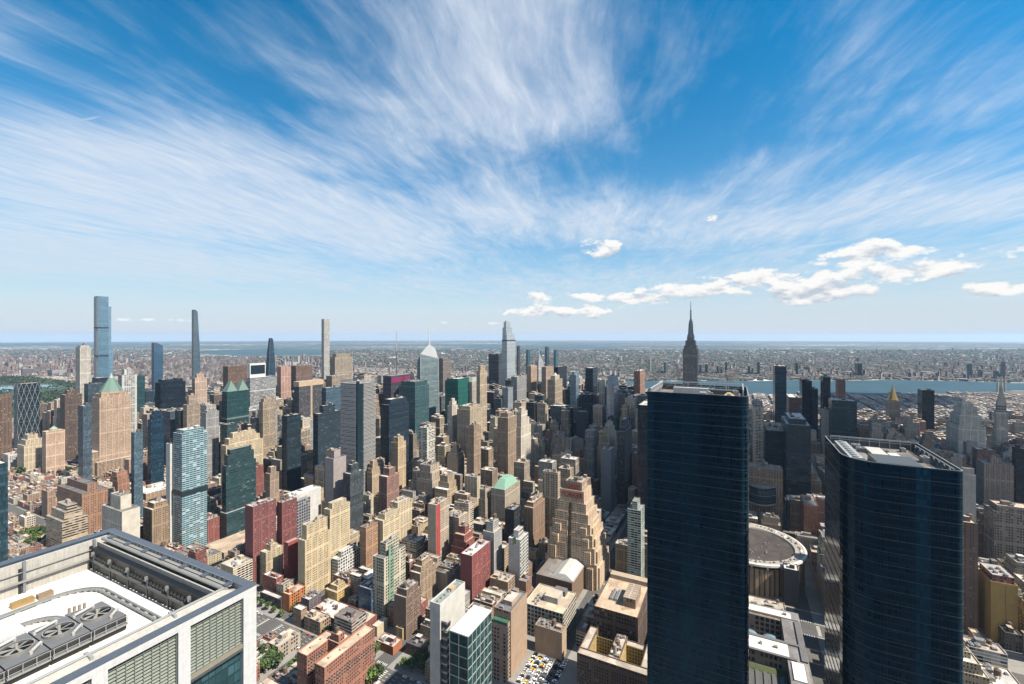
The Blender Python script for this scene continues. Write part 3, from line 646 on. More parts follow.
# masted screen-walled tower (centre-left)
o, q = hero('screen_tower', 'tall grey tower veiled in pale horizontal rods, with a thin mast', 'skyscraper', 340.5, 357.5, 375.5, 384, 835, 'ribbon', (.44, .44, .44), top=False, land='the pale rod-screened tower')
a0, b0, w, l, z = q; mb = MB()
for i in range(int(z/2.6)):
    zz = 14+i*2.6
    if zz > z+8: break
    mb.box(-1.1, l*.09, zz, -.7, l*.97, zz+1.3, 0, (.56, .55, .53)); mb.box(w*.32, -1.1, zz, w*.97, -.7, zz+1.3, 0, (.56, .55, .53))
mb.build('rod_screen', [M['metal']], o)
mb = MB(); mb.box(-.4, -.5, 0, w*.1, l*.08, z+5, 0, (.05, .07, .09), 0); mb.box(w*.1, -.45, 0, w*.3, -.02, z, 0, (.06, .08, .1)); mb.build('corner_notch', [M['glasspane']], o)
spire(o, 4, l*.4, z-1, z_at(348, 835), .8, (.62, .62, .62), 'mast')
hero('slim_tower', 'slim mauve grey hotel tower with a blank side in front of the rod-screened tower', 'hotel', 325, 333.5, 341, 459, 720, 'plain', (.36, .31, .30), W=26, steps=(((.25, .3), 452),), land='the slim mauve tower')
hero('glass_block', 'dark flecked glass tower with black cap, at the foot of the rod-screened tower', 'office tower', 343, 350, 361, 474, 700, 'glass', (.05, .06, .065), steps=((.2, 466),), W=28, land='the flecked dark tower')
# dark pair east of it
hero('glass_tower', 'dark navy glass tower with a pale louvred crown near the rod-screened tower', 'office tower', 380.5, 389, 409, 405, 960, 'glass', (.018, .03, .045), steps=((.1, 400),), land='the louvre-crowned navy tower')
hero('glass_tower', 'broad teal glass slab with horizontal banding under the faceted crystal tower', 'office tower', 399, 415, 429, 386, 1130, 'bands', (.03, .075, .085), steps=((.06, 382),), land='the banded teal slab')
# antenna tower
o, q = hero('antenna_tower', 'dark office tower carrying a tall banded broadcast antenna', 'skyscraper', 383, 391, 416, 376, 1380, 'glass', (.05, .05, .065), top=False, land='the antenna tower')
a0, b0, w, l, z = q; mb = MB(); mb.tube((w*.4, l*.5, z), (w*.4, l*.5, z_at(352, 1380)), 2.0, 6, 0, (.16, .17, .19)); mb.tube((w*.4, l*.5, z_at(352, 1380)), (w*.4, l*.5, z_at(336, 1380)), 1.3, 6, 0, (.62, .60, .58)); mb.tube((w*.4, l*.5, z_at(336, 1380)), (w*.4, l*.5, z_at(331, 1380)), .5, 6, 0, (.4, .1, .08)); mb.build('antenna', [M['metal']], o)
mb = MB(); mb.box(2, -.6, z-22, w*.8, -.05, z-6, 0, (.36, .05, .16)); mb.build('pink_sign', [M['metal']], o)
# faceted crystal tower
a0, b0, w, l = site(415.5, 421, 440, 1340); root = empty('crystal_tower', a0, b0); tag(root, 'pale faceted glass tower with sloping shoulders and a white spire', 'skyscraper'); claim(a0, b0, a0+w, b0+l)
za, zb, zc_ = z_at(361, 1340), z_at(352, 1340), z_at(349, 1340); mb = MB()
bt = [(0, 0, 0), (w, 0, 0), (w, l, 0), (0, l, 0)]; tq = [(4, 5, zb-6), (w-6, 3, za+4), (w-4, l-5, zb+8), (5, l-3, za)]
for i in range(4):
    j = (i+1) % 4; nf = 70; mb.face([bt[i], bt[j], tq[j], tq[i]], 0, (.12, .165, .18), [(0, 0), (10, 0), (10, tq[j][2]/4), (0, tq[i][2]/4)])
mb.face(tq, 0, (.5, .52, .52)); mb.build('wall', [M['bands']], root); LAND.append((428, 1340, 'the faceted crystal tower', 350))
mb = MB(); mb.face([tq[3], tq[0], (w*.5, l*.3, zc_+14)], 0, (.66, .68, .68)); mb.face([tq[0], tq[1], (w*.5, l*.3, zc_+14)], 0, (.66, .68, .68)); mb.face([tq[1], tq[2], (w*.5, l*.3, zc_+14)], 0, (.60, .62, .62)); mb.face([tq[2], tq[3], (w*.5, l*.3, zc_+14)], 0, (.60, .62, .62)); mb.build('screen_crown', [M['metal']], root)
spire(root, w*.5, l*.3, zc_, z_at(322, 1340), 2.6, (.80, .80, .80))
mb = MB()
for i in range(4): mb.tube(bt[i], tq[i], 1.0, 4, 0, (.55, .58, .58))
mb.build('edge_frame', [M['metal']], root)
hero('emerald_tower', 'emerald green glass block', 'office tower', 445, 458, 469, 381, 1300, 'bands', (.004, .085, .07), steps=((.08, 379),), land='the emerald block')
hero('grey_tower', 'brownish slender tower peeking beside the crystal tower', 'office tower', 439, 443, 451, 359, 1560, 'pier', (.26, .22, .20))
hero('stone_tower', 'slim white stone tower in front of the emerald block', 'tower block', 447.5, 452, 458, 406, 1090, 'punched', (.64, .58, .49), steps=((.15, 402), (.3, 399)), land='the slim white stone tower')
hero('cream_tower', 'slender cream stepped tower above the garment lofts beside the emerald block', 'skyscraper', 476.5, 480, 487, 371, 1330, 'pier', (.58, .46, .32), steps=((.15, 366),), land='the slender cream tower')
o, q = hero('mansard_tower', 'grey stone tower with greenish mansard roof behind the emerald block', 'tower block', 467, 472, 479, 382, 1450, 'punched', (.40, .37, .32), top=False); a0, b0, w, l, z = q
pyramid(o, 0, 0, w, l, z-.5, z+14, M['copper'], (.30, .34, .28), 'mansard_roof', .5)
hero('striped_slab', 'wide cream slab tower with vertical window stripes', 'office tower', 457, 470, 483, 410, 1060, 'pier', (.60, .50, .36), steps=((.1, 407),), land='the cream striped slab')
hero('stone_tower', 'ribbed tan tower, narrower of the pair before the lofts', 'tower block', 466.5, 474, 481, 428, 880, 'pier', (.45, .33, .23), steps=((.15, 426),), land='the narrow ribbed tan tower')
hero('stone_tower', 'tan brown ribbed tower with two flat shoulders', 'tower block', 497.5, 508, 517, 418, 930, 'pier', (.46, .34, .24), steps=((.16, 414),), land='the twin-shouldered tan tower')
hero('stone_tower', 'white limestone tower with many small setbacks', 'tower block', 512.5, 521, 531, 428, 960, 'punched', (.66, .60, .50), steps=((.1, 420), (.2, 413), (.32, 409)), land='the many-stepped white tower')
hero('dark_tower', 'dark teal glass slab with one sunlit tan edge', 'office tower', 488.5, 495, 503, 354, 1960, 'glass', (.05, .055, .06))
# tallest stepped tower on the axis
o, q = hero('stepped_supertall', 'tall silvery tower stepping up to a notched crown on the skyline', 'skyscraper', 502, 507, 515.5, 341, 1880, 'mirror', (.25, .28, .30), top=False, land='the notched silver tower'); a0, b0, w, l, z = q
mb = MB(); y2 = lambda y: z_at(y, 1880)
mb.box(-.4, -.4, z-1, w+.4, l+.4, z+5, 0, (.09, .10, .11), 0); mb.build('louvre_band', [M['metal']], o)
mb = MB(); mb.box(1.5, l*.1, z+5, w*.93, l-1, y2(333), 0, (.24, .27, .29), 0, bay=2.2, fl=4.2); mb.box(3, l*.25, y2(333), w*.72, l*.95, y2(327.5), 0, (.22, .25, .28), 0, bay=2.2, fl=4.2); mb.box(6, l*.3, y2(327.5), w*.55, l*.8, y2(322), 0, (.22, .26, .28), 0, bay=2.2, fl=4.2); mb.box(9, l*.4, y2(322), w*.4, l*.6, y2(320.5), 0, (.3, .3, .3), 0); mb.build('crown', [M['mirror']], o)
hero('silver_block', 'silver grey office slab directly beneath the notched silver tower', 'office tower', 511, 517, 526.5, 377, 1560, 'punched', (.30, .30, .30), land='the silver slab')
hero('glass_tower', 'pale steel glass tower at the foot of the notched silver tower', 'office tower', 503, 508, 513, 388, 1480, 'mirror', (.2, .23, .25))
hero('masonry_tower', 'tan brick tower between silver slab and needle-topped ornamental tower', 'tower block', 527, 531, 537, 366, 1700, 'punched', (.44, .31, .22))
o, q = hero('spired_tower', 'pale ornamental tower tapering through arches to a steel needle', 'skyscraper', 535.5, 538.5, 543.5, 362, 2150, 'pier', (.56, .55, .53), top=False, land='the needle-topped ornamental tower'); a0, b0, w, l, z = q
mb = MB(); zz = z-1
for i, (k, h) in enumerate(((.10, 10), (.2, 9), (.29, 8), (.37, 8))):
    mb.box(w*k, l*k, zz, w*(1-k), l*(1-k), zz+h, 0, (.48, .50, .52), 0); zz += h
mb.build('arched_crown', [M['metal']], o); spire(o, w/2, l/2, zz-.5, z_at(345.5, 2150), 2.6, (.55, .57, .6))
hero('masonry_tower', 'brown stone tower just past the needle-topped ornamental tower', 'tower block', 541.5, 546, 553.5, 367, 1650, 'punched', (.38, .27, .20))
o, q = hero('domed_tower', 'broad tan tower with a small pale green dome and two shoulders', 'tower block', 547.5, 555, 562.5, 380, 1500, 'pier', (.50, .40, .29), top=False, land='the green-domed tan tower'); a0, b0, w, l, z = q
mb = MB(); mb.box(w*.2, l*.2, z-1, w*.8, l*.8, z+13, 0, (.48, .39, .29), 0); mb.tube((w*.5, l*.5, z+13), (w*.5, l*.5, z+21), min(w, l)*.28, 10, 0, (.42, .56, .45), r2=min(w, l)*.08); mb.build('dome', [M['copper']], o)
hero('dark_tower', 'blackened glass office slab behind the green-domed tan tower', 'office tower', 554, 558, 567, 367, 1900, 'glass', BLACK)
hero('glass_slab', 'powder blue glass slab with one pale edge', 'office tower', 570, 576, 578.5, 375, 1380, 'mirror', (.11, .16, .20), W=30, steps=(((.05, .3), 372),), land='the powder blue slab')
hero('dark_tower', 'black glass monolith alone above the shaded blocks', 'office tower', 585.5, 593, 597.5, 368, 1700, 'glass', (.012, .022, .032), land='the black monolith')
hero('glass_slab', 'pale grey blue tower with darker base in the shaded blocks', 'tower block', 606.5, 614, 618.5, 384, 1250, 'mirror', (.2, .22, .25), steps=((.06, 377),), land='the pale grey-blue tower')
hero('white_tower', 'narrow tower with white gable end east of the powder blue slab', 'tower block', 599, 603, 606, 380, 1500, 'punched', (.58, .55, .50))
hero('brown_tower', 'russet brown tower above the shaded side street', 'apartment tower', 634, 640, 645, 371, 1700, 'punched', (.30, .17, .12))
hero('striped_slab', 'blue-grey striped residential slab, mid-height, beyond the red-lettered hotel', 'apartment tower', 585, 594, 599.5, 431, 960, 'pier', (.28, .30, .32), W=24, land='the blue-grey striped slab')
hero('stone_tower', 'cream wedding-cake loft tower beside the blue-grey striped slab', 'loft building', 601, 609, 616.5, 436, 980, 'punched', (.55, .46, .33), steps=((.12, 430), (.24, 425)))
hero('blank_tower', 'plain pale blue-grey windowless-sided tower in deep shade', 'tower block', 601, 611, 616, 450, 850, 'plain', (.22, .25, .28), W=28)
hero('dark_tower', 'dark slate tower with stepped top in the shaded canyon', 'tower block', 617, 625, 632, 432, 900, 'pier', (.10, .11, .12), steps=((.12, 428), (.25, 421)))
o, q = hero('glass_tower', 'tall green and cream glass apartment tower hugging the huge dark tower', 'apartment tower', 627.5, 641, 648, 511, 600, 'balcony', (.20, .28, .23), W=26, land='the green and cream apartment tower', steps=(((.15, .3), 503.5),))

# --- the great art deco tower with mooring mast
o, q = hero('mast_tower', 'great grey limestone art deco tower with mooring mast and antenna, highest on its side', 'skyscraper', 682.8, 697, 698.6, 349, 1295, 'pier', (.36, .32, .30), top=False, W=58, land='the masted art deco tower'); a0, b0, w, l, z = q
z2 = lambda y: z_at(y, 1295)
mb = MB(); mb.box(w*.06, l*.08, z-1, w*.94, l*.92, z2(345.5), 0, (.30, .27, .25), 1, (.3, .3, .3), 2.6, 3.8); mb.box(w*.14, l*.16, z2(345.5), w*.86, l*.84, z2(340.5), 0, (.28, .26, .25), 1, (.3, .3, .3), 2.6, 3.8); mb.box(w*.24, l*.26, z2(340.5), w*.76, l*.74, z2(337.5), 0, (.27, .26, .25), 1, (.3, .3, .3), 2.6, 3.8); mb.build('upper_setback', [M['pier'], M['roof']], o)
mb = MB(); cx, cy = w/2, l/2
prof = [(337.5, 10.5), (334.5, 9.0), (334, 7.6), (324, 6.2), (321.5, 5.2), (319.5, 3.4), (318.5, 2.6)]
for (ya, ra), (yb, rb) in zip(prof, prof[1:]): mb.tube((cx, cy, z2(ya)), (cx, cy, z2(yb)), ra, 12, 0, (.22, .25, .28), r2=rb)
mb.build('mooring_mast', [M['metal']], o)
for k in range(4):
    mb = MB(); t_ = k*math.pi/2+.78; dx, dy = math.cos(t_), math.sin(t_)
    mb.tube((cx+dx*9.5, cy+dy*9.5, z2(338)), (cx+dx*6.2, cy+dy*6.2, z2(326)), 1.7, 4, 0, (.20, .22, .25), r2=.7); mb.build('mast_wing', [M['metal']], o)
mb = MB(); mb.tube((cx, cy, z2(318.5)), (cx, cy, z2(309)), 2.2, 6, 0, (.18, .19, .21), r2=1.3); mb.tube((cx, cy, z2(309)), (cx, cy, z2(300)), 1.1, 6, 0, (.2, .2, .22), r2=.4)
for yy in (316, 313.5, 311): mb.tube((cx, cy, z2(yy)), (cx, cy, z2(yy-.8)), 2.6, 6, 0, (.3, .3, .3))
mb.build('antenna', [M['metal']], o)

# --- right-hand skyline
hero('dark_tower', 'twin-ribbed navy tower, tallest between masted tower and river', 'skyscraper', 772.5, 786.5, 773.5, 366, 1420, 'glass', (.03, .055, .075), land='the twin-ribbed navy tower') if False else None
def rhero(name, label, cat, xl, xc, xr, yt, Y, style, col, **k): return hero(name, label, cat, xl, xc, xr, yt, Y, style, col, **k)
rhero('dark_tower', 'twin-ribbed navy tower, tallest between masted tower and river', 'skyscraper', 772.8, 775, 786.5, 366, 1420, 'glass', (.035, .06, .08), land='the twin-ribbed navy tower')
rhero('dark_tower', 'black stepped glass tower next to the twin-ribbed navy tower', 'office tower', 799.5, 802, 812, 381, 1350, 'glass', (.014, .02, .028), steps=(((.0, .0), 381),), land='the stepped black tower')
rhero('dark_tower', 'shoulder tower of black glass, lower than its stepped neighbour', 'office tower', 810, 812, 818, 389, 1330, 'glass', (.016, .022, .03))
rhero('slim_tower', 'slim black tower standing on a pale concrete base', 'apartment tower', 820.5, 823, 830.5, 377, 1180, 'glass', (.02, .025, .03), land='the slim black tower')
rhero('concrete_block', 'pale concrete base block under the slim black tower', 'tower block', 821, 823, 829.5, 410, 1120, 'plain', (.48, .45, .40))
rhero('brown_tower', 'maroon brick tower close to the near river bank', 'apartment tower', 835.5, 838, 845.5, 379, 1650, 'punched', (.20, .10, .08))
rhero('glass_block', 'broad dark teal glass block below the maroon tower', 'office block', 828.5, 832, 857, 400, 1080, 'bands', (.012, .035, .045), land='the broad teal block')
rhero('glass_block', 'wide charcoal glass block with a terraced roof behind the huge dark tower', 'office block', 777, 786, 811, 424, 880, 'bands', (.016, .03, .04), steps=(((.1, .15), 419),), land='the terraced charcoal block')
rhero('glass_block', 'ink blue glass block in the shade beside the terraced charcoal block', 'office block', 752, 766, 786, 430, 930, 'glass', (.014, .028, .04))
rhero('brown_tower', 'brown brick slab tower between ribbed navy tower and terraced block', 'apartment tower', 786, 789, 800, 397, 1500, 'punched', (.22, .14, .11))
rhero('tan_tower', 'tan apartment slab seen edge-on just past the huge dark tower', 'apartment tower', 751.5, 752.5, 763, 410, 620, 'balcony', (.40, .32, .23), L=10, land='the edge-on tan slab') if False else None
o, q = rhero('tan_tower', 'tan apartment slab seen edge-on just past the huge dark tower', 'apartment tower', 750, 753, 763.5, 407, 960, 'balcony', (.40, .32, .24), land='the edge-on tan slab', steps=(((.2, .2), 404),))
# gilded pyramid
o, q = rhero('gilded_tower', 'limestone tower crowned with a gilded pyramid roof', 'skyscraper', 885.5, 889, 900.5, 400, 1560, 'pier', (.42, .37, .30), top=False, land='the gilded pyramid'); a0, b0, w, l, z = q
k = .14; mb = MB(); n = 8; cx, cy = w/2, l/2; oc = [(cx+w*.36*math.cos(math.pi/8+i*math.pi/4), cy+w*.36*math.sin(math.pi/8+i*math.pi/4)) for i in range(8)]
mb.ring(oc, z-1, z+44, 0, (.62, .4, .08), 3, 3, cap=0, top=[(cx+(x-cx)*.12, cy+(y-cy)*.12) for x, y in oc]); mb.build('gilded_roof', [M['gold']], o)
mb = MB(); mb.tube((cx, cy, z+44), (cx, cy, z+56), 2, 8, 0, (.6, .4, .1), r2=.2); mb.build('lantern', [M['gold']], o)
rhero('dark_tower', 'flat-topped black slab isolated before the river flats', 'apartment tower', 917.5, 922, 934.5, 390, 1500, 'glass', (.016, .018, .022), land='the isolated black slab')
# campanile
o, q = rhero('campanile_tower', 'slender pale stone campanile with clock, pointed roof and gold lantern', 'skyscraper', 994.2, 996, 1008, 411, 1250, 'pier', (.74, .68, .60), top=False, land='the stone campanile'); a0, b0, w, l, z = q
mb = MB(); mb.box(-.8, -.8, z-3, w+.8, l+.8, z+2, 0, (.55, .5, .43)); mb.box(w*.1, l*.1, z+2, w*.9, l*.9, z_at(405, 1250), 0, (.48, .43, .37), bay=3, fl=9); mb.build('loggia', [M['grid']], o)
zr = z_at(405, 1250); pyramid(o, w*.06, l*.06, w*.94, l*.94, zr-.3, z_at(392, 1250), M['plain'], (.46, .42, .37), 'pointed_roof', .3)
mb = MB(); mb.tube((w/2, l/2, z_at(392, 1250)), (w/2, l/2, z_at(387.5, 1250)), 3.6, 8, 0, (.5, .46, .4)); mb.build('lantern', [M['plain']], o)
mb = MB(); mb.tube((w/2, l/2, z_at(387.5, 1250)), (w/2, l/2, z_at(383, 1250)), 3.0, 8, 0, (.6, .4, .1), r2=.3); mb.build('gilded_cupola', [M['gold']], o)
mb = MB(); zc2 = z_at(428, 1250)
mb.tube((-.05, l/2, zc2), (-.35, l/2, zc2), 5.2, 20, 0, (.70, .66, .58)); c_ = mb.build('clock', [M['plain']], o)
mb = MB(); mb.bar((-.42, l/2, zc2), (-.42, l/2+3.6, zc2+1), .4, .1, 0, (.08, .07, .06)); mb.bar((-.46, l/2, zc2), (-.46, l/2-.4, zc2+2.6), .5, .1, 0, (.08, .07, .06)); mb.build('hand', [M['plain']], c_)
rhero('stepped_block', 'massive limestone block stepping up in white tiers near the campanile', 'office block', 946, 958, 986, 425, 1180, 'punched', (.70, .65, .57), steps=(((.1, .1), 415), ((.2, .2), 407), ((.3, .3), 403)), land='the white stepped block')
rhero('concrete_tower', 'blank grey concrete tower with a dark cap beside the wedge-roofed tower', 'tower block', 959.5, 962, 976, 474, 640, 'plain', (.42, .40, .37), land='the blank concrete tower', steps=(((.12, .1), 468),))
rhero('brick_tower', 'tan brick apartment house with many bays below the campanile', 'apartment tower', 976, 984, 1014, 463, 830, 'punched', (.36, .27, .21), steps=(((.3, .3), 458),), land='the many-bayed apartment house')
rhero('brick_tower', 'dark red brick tower above the many-bayed apartment house', 'apartment tower', 972, 977, 996, 449, 1000, 'punched', (.24, .12, .09))
rhero('apartment_slab', 'long grey brown apartment slab under the scaffolding cranes', 'apartment tower', 982, 994, 1040, 511, 640, 'wide', (.28, .23, .19), steps=(((.1, .1), 505),), W=30, land='the long grey-brown slab')
rhero('brick_tower', 'low brick office with a penthouse beside the wedge-roofed tower', 'office block', 928, 931, 951, 452, 950, 'wide', (.36, .26, .2))
rhero('dark_tower', 'black apartment tower cut by the picture edge', 'apartment tower', 1012, 1016, 1050, 448, 820, 'glass', (.02, .024, .03))
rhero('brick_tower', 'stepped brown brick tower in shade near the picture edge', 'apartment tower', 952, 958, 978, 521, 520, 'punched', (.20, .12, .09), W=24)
o, q = rhero('yellow_building', 'ochre yellow block with blank walls and red rooftop screen', 'loft building', 978, 991, 1018, 581, 500, 'plain', (.52, .34, .10), W=34, top=False, land='the ochre yellow block'); a0, b0, w, l, z = q
mb = MB(); mb.box(2, 2, z-1, w-2, l-2, z+7, 0, (.30, .10, .08), 1, (.35, .33, .32), 3, 3.6); mb.build('penthouse', [M['wide'], M['roof']], o)
for i in range(5): add_part(o, 'air_handler', ac_mesh(), (4+i*4, 8+(i % 2)*7, z+7), 0, (1.3, 1.3, 1.3))
mb = MB(); mb.box(-.15, l*.44, 0, -.02, l*.47, z-2, 0, (.3, .2, .08)); mb.build('downpipe', [M['plain']], o)
rhero('brick_building', 'blank maroon brick side wall of a walk-up below the wedge-roofed tower', 'brick building', 955, 958, 976.5, 596, 525, 'plain', (.20, .055, .05), W=24, land='the maroon blank wall')
rhero('tan_building', 'small tan corner house with dark windows before the ochre block', 'brick building', 968, 982, 991, 645, 470, 'wide', (.42, .33, .22), detail=2)
rhero('brick_building', 'flat-roofed grey brick warehouse behind the small tan corner house', 'warehouse', 989, 1005, 1022, 632, 485, 'wide', (.17, .14, .12), detail=2)

# --- middle distance, left of centre
o, q = hero('balcony_tower', 'tall blue glass apartment tower with white balcony edges, plant deck halfway', 'apartment tower', 173, 182, 207, 434, 690, 'aqua', (.30, .36, .38), steps=(((.1, .1), 431),), land='the blue balcony tower'); a0, b0, w, l, z = q
mb = MB(); mb.box(-1, -1, z*.48, w+1, l+1, z*.48+7, 0, (.035, .05, .06)); mb.build('plant_deck', [M['metal']], o)
hero('white_slab', 'thin white slab clinging to the blue balcony tower', 'apartment tower', 166, 170, 174, 444, 700, 'plain', (.60, .60, .58), W=14)
hero('glass_tower', 'low grey-blue glass apartment block beside the copper pyramid tower base', 'apartment tower', 131, 134, 143, 433, 820, 'glass', (.07, .11, .14))
o, q = hero('stepped_slab', 'dark green banded office slab, wider toward its base', 'office tower', 222, 226, 256, 466, 745, 'bands', (.016, .045, .05), land='the green banded slab', steps=(((.06, .08), 456), ((.14, .15), 451)), roofcol=(.55, .5, .38)); a0, b0, w, l, z = q
mb = MB(); mb.box(-2, -5, 0, w+6, l+2, 46, 0, (.016, .045, .05), 1, (.3, .3, .3), 4, 3.9); mb.build('base_tier', [M['bands'], M['roof']], o); claim(a0-2, b0-5, a0+w+6, b0+l+2)
hero('stone_block', 'cream terraced block with cluttered roof behind the green banded slab', 'loft building', 221, 226, 263, 446, 860, 'punched', (.58, .48, .33), steps=((.08, 440), (.2, 435)), land='the cream terraced block')
hero('brick_tower', 'slender brown brick tower with a pale cap by the construction roof', 'apartment tower', 265, 270, 279, 474, 780, 'punched', (.34, .25, .19), steps=((.2, 468),))
o, q = hero('red_tower', 'crimson apartment tower with white-dotted windows', 'apartment tower', 245, 253, 276, 507, 610, 'punched', (.24, .085, .08), detail=2, land='the crimson tower', roofcol=(.45, .44, .42), blank=(3,)); a0, b0, w, l, z = q
o, q = hero('red_tower', 'crimson tower partly clad in grey squares, taller of the red pair', 'apartment tower', 277, 282, 297, 503, 640, 'punched', (.23, .075, .07), blank=(3,), detail=2); a0, b0, w, l, z = q
mb = MB(); mb.box(w, 1, 0, w+24, l-2, z-6, 0, (.30, .30, .31), 1, (.4, .4, .4), 4.2, 4.4); mb.build('grey_wing', [M['grid'], M['roof']], o); claim(a0, b0, a0+w+24, b0+l)
hero('white_hall', 'long white-roofed transport hall with a blue sign strip behind the crimson pair', 'bus terminal', 283, 292, 309, 497, 770, 'plain', (.62, .62, .60), W=60, roofcol=(.70, .70, .68))
hero('cream_tower', 'cream slab with rows of small windows beside the orange block', 'apartment tower', 298, 305, 331, 541, 575, 'punched', (.58, .47, .30), steps=(((.1, .15), 527),), detail=2, land='the cream slab', blank=(3,))
hero('cream_tower', 'pale buff slab with a set-back penthouse uphill of the cream slab', 'apartment tower', 324, 330, 350, 510, 610, 'punched', (.60, .50, .33), steps=(((.15, .15), 505),), detail=2)
hero('brown_block', 'brown brick loft with balconies in the row below the slim mauve tower', 'loft building', 360, 366, 378, 528, 620, 'punched', (.40, .24, .15), detail=2)
hero('office_block', 'white framed office block with strong grid above the yellow corner house', 'office block', 332, 338, 361, 560, 605, 'grid', (.74, .73, .70), steps=(((.2, .2), 555),), detail=2, land='the white gridded office')
hero('yellow_building', 'butter yellow brick building with a white rooftop penthouse', 'brick building', 325, 337, 350, 593, 560, 'punched', (.60, .42, .16), steps=(((.2, .2), 589),), detail=2, land='the butter yellow building')
hero('brick_warehouse', 'long low red brick warehouse with a white roof before the yellow building', 'warehouse', 310, 340, 358, 621, 520, 'wide', (.26, .08, .06), detail=2, roofcol=(.66, .63, .60), land='the red brick warehouse')
o, q = hero('orange_building', 'bright orange stuccoed apartment block with white balconies', 'apartment block', 282.5, 289.5, 305.5, 595, 550, 'wide', (.52, .19, .06), detail=2, blank=(3,), land='the orange block')
o, q = hero('pale_tower', 'tall buff and pale green residential tower with strip windows', 'apartment tower', 373, 384, 405.5, 559, 530, 'wide', (.55, .52, .40), steps=(((.2, .25), 547),), detail=2, land='the buff and green tower'); a0, b0, w, l, z = q
mb = MB(); mb.box(w*.2, -.6, 4, w*.42, -.05, z-4, 0, (.22, .34, .25), 0, bay=3.3, fl=3.9); mb.build('green_bay', [M['wide']], o)
hero('brown_block', 'brown wedge-shouldered loft tower beside the buff and green tower', 'loft building', 394, 406, 421, 598, 500, 'punched', (.22, .15, .115), steps=(((.12, .1), 592),), detail=2, land='the brown loft tower', blank=(3,))
hero('brown_block', 'tan stepped loft with planted terraces above the brown loft tower', 'loft building', 410, 420, 436, 574, 560, 'punched', (.36, .27, .19), steps=(((.12, .1), 569), ((.24, .2), 564)), detail=2)
hero('striped_tower', 'tall narrow tower with a bright red stripe down its front', 'apartment tower', 428, 440, 449, 505, 640, 'punched', (.50, .42, .33), detail=2, blank=(3,), land='the red-striped tower', more=lambda r: MBX(r)) if False else None
o, q = hero('striped_tower', 'tall narrow tower with a bright red stripe down its front', 'apartment tower', 428, 436, 449, 505, 640, 'punched', (.50, .42, .33), detail=2, blank=(3,), land='the red-striped tower'); a0, b0, w, l, z = q
mb = MB(); mb.box(w*.02, -.5, 0, w*.30, -.02, z-1, 0, (.42, .06, .05)); mb.build('red_stripe', [M['plain']], o)
hero('red_building', 'deep red brick tower with a flat top above the planted roofs', 'apartment tower', 460.5, 472, 490.5, 556, 555, 'punched', (.28, .085, .075), detail=2, land='the deep red brick tower', blank=(3,))
hero('grey_tower', 'bare concrete grey tower with stepped penthouse beside the mural tower', 'tower block', 483, 494, 502, 533, 600, 'punched', (.42, .42, .41), steps=(((.15, .2), 524),), detail=2, blank=(3,), land='the bare grey tower')
o, q = hero('mural_tower', 'white slab with a coloured mural panel and dotted side', 'apartment tower', 508.5, 520, 525.5, 540, 590, 'grid', (.66, .65, .62), W=26, steps=(((.2, .3), 533),), detail=2, blank=(3,), land='the mural tower'); a0, b0, w, l, z = q
mb = MB(); mb.box(-.25, l*.35, z-16, -.03, l*.5, z-6, 0, (.05, .35, .34)); mb.box(-.25, l*.5, z-18, -.03, l*.64, z-8, 0, (.62, .35, .05)); mb.build('mural_panel', [M['plain']], o)
o, q = hero('dark_tower', 'dark glass tower with a pale corner behind the mural tower', 'hotel', 505, 514, 523, 510, 680, 'glass', (.03, .035, .04), W=24)
o, q = hero('copper_roofed_loft', 'pale loft building with a bright green copper roof', 'loft building', 491, 505, 520, 490, 760, 'punched', (.46, .40, .32), top=False, detail=1, land='the green copper roof'); a0, b0, w, l, z = q
pyramid(o, w*.05, l*.1, w*.95, l*.9, z-1, z+13, M['copper'], (.24, .44, .33), 'copper_roof', .5)
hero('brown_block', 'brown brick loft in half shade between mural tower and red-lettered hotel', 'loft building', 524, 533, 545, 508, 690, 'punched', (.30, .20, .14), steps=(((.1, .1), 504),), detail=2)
hero('brick_slab', 'dull red and brown slab tower under the glass midtown wall', 'apartment tower', 379, 387, 398, 477, 740, 'punched', (.30, .17, .14), steps=(((.25, .1), 470),), W=30)
hero('pale_tower', 'pale yellow-green tower with balconies near the narrow ribbed tan tower', 'apartment tower', 419, 427, 432, 428, 900, 'balcony', (.46, .46, .38), W=26)
hero('stone_tower', 'golden tan stepped tower in front of the louvre-crowned navy tower', 'loft building', 391, 398, 406, 443, 900, 'punched', (.56, .43, .28), steps=(((.15, .15), 438),))

# ------------------------------------------------------------------ near buildings with modelled detail
def lettering(text, size, depth, m, col, parent, origin, width, name='sign_lettering'):
    cu = bpy.data.curves.new(name, 'FONT'); cu.body = text; cu.size = size; cu.extrude = depth; cu.align_x = 'CENTER'; cu.offset = -size*.004
    tmp = bpy.data.objects.new('tmp_text', cu); me = bpy.data.meshes.new_from_object(tmp); bpy.data.objects.remove(tmp); me.name = name
    me.materials.clear(); me.materials.append(m)
    at = me.attributes.new('Col', 'FLOAT_COLOR', 'FACE'); at.data.foreach_set('color', np.array([(*col, 1)]*len(me.polygons), dtype=np.float32).ravel())
    o = bpy.data.objects.new(name, me); C.objects.link(o); o.parent = parent
    xs = [v.co.x for v in me.vertices]; f = width/(max(xs)-min(xs)); cxm = (max(xs)+min(xs))/2
    for v in me.vertices: v.co.x = (v.co.x-cxm)*f
    o.matrix_local = Matrix(((0, 0, -1, origin[0]), (-1, 0, 0, origin[1]), (0, 1, 0, origin[2]), (0, 0, 0, 1)))
    return o

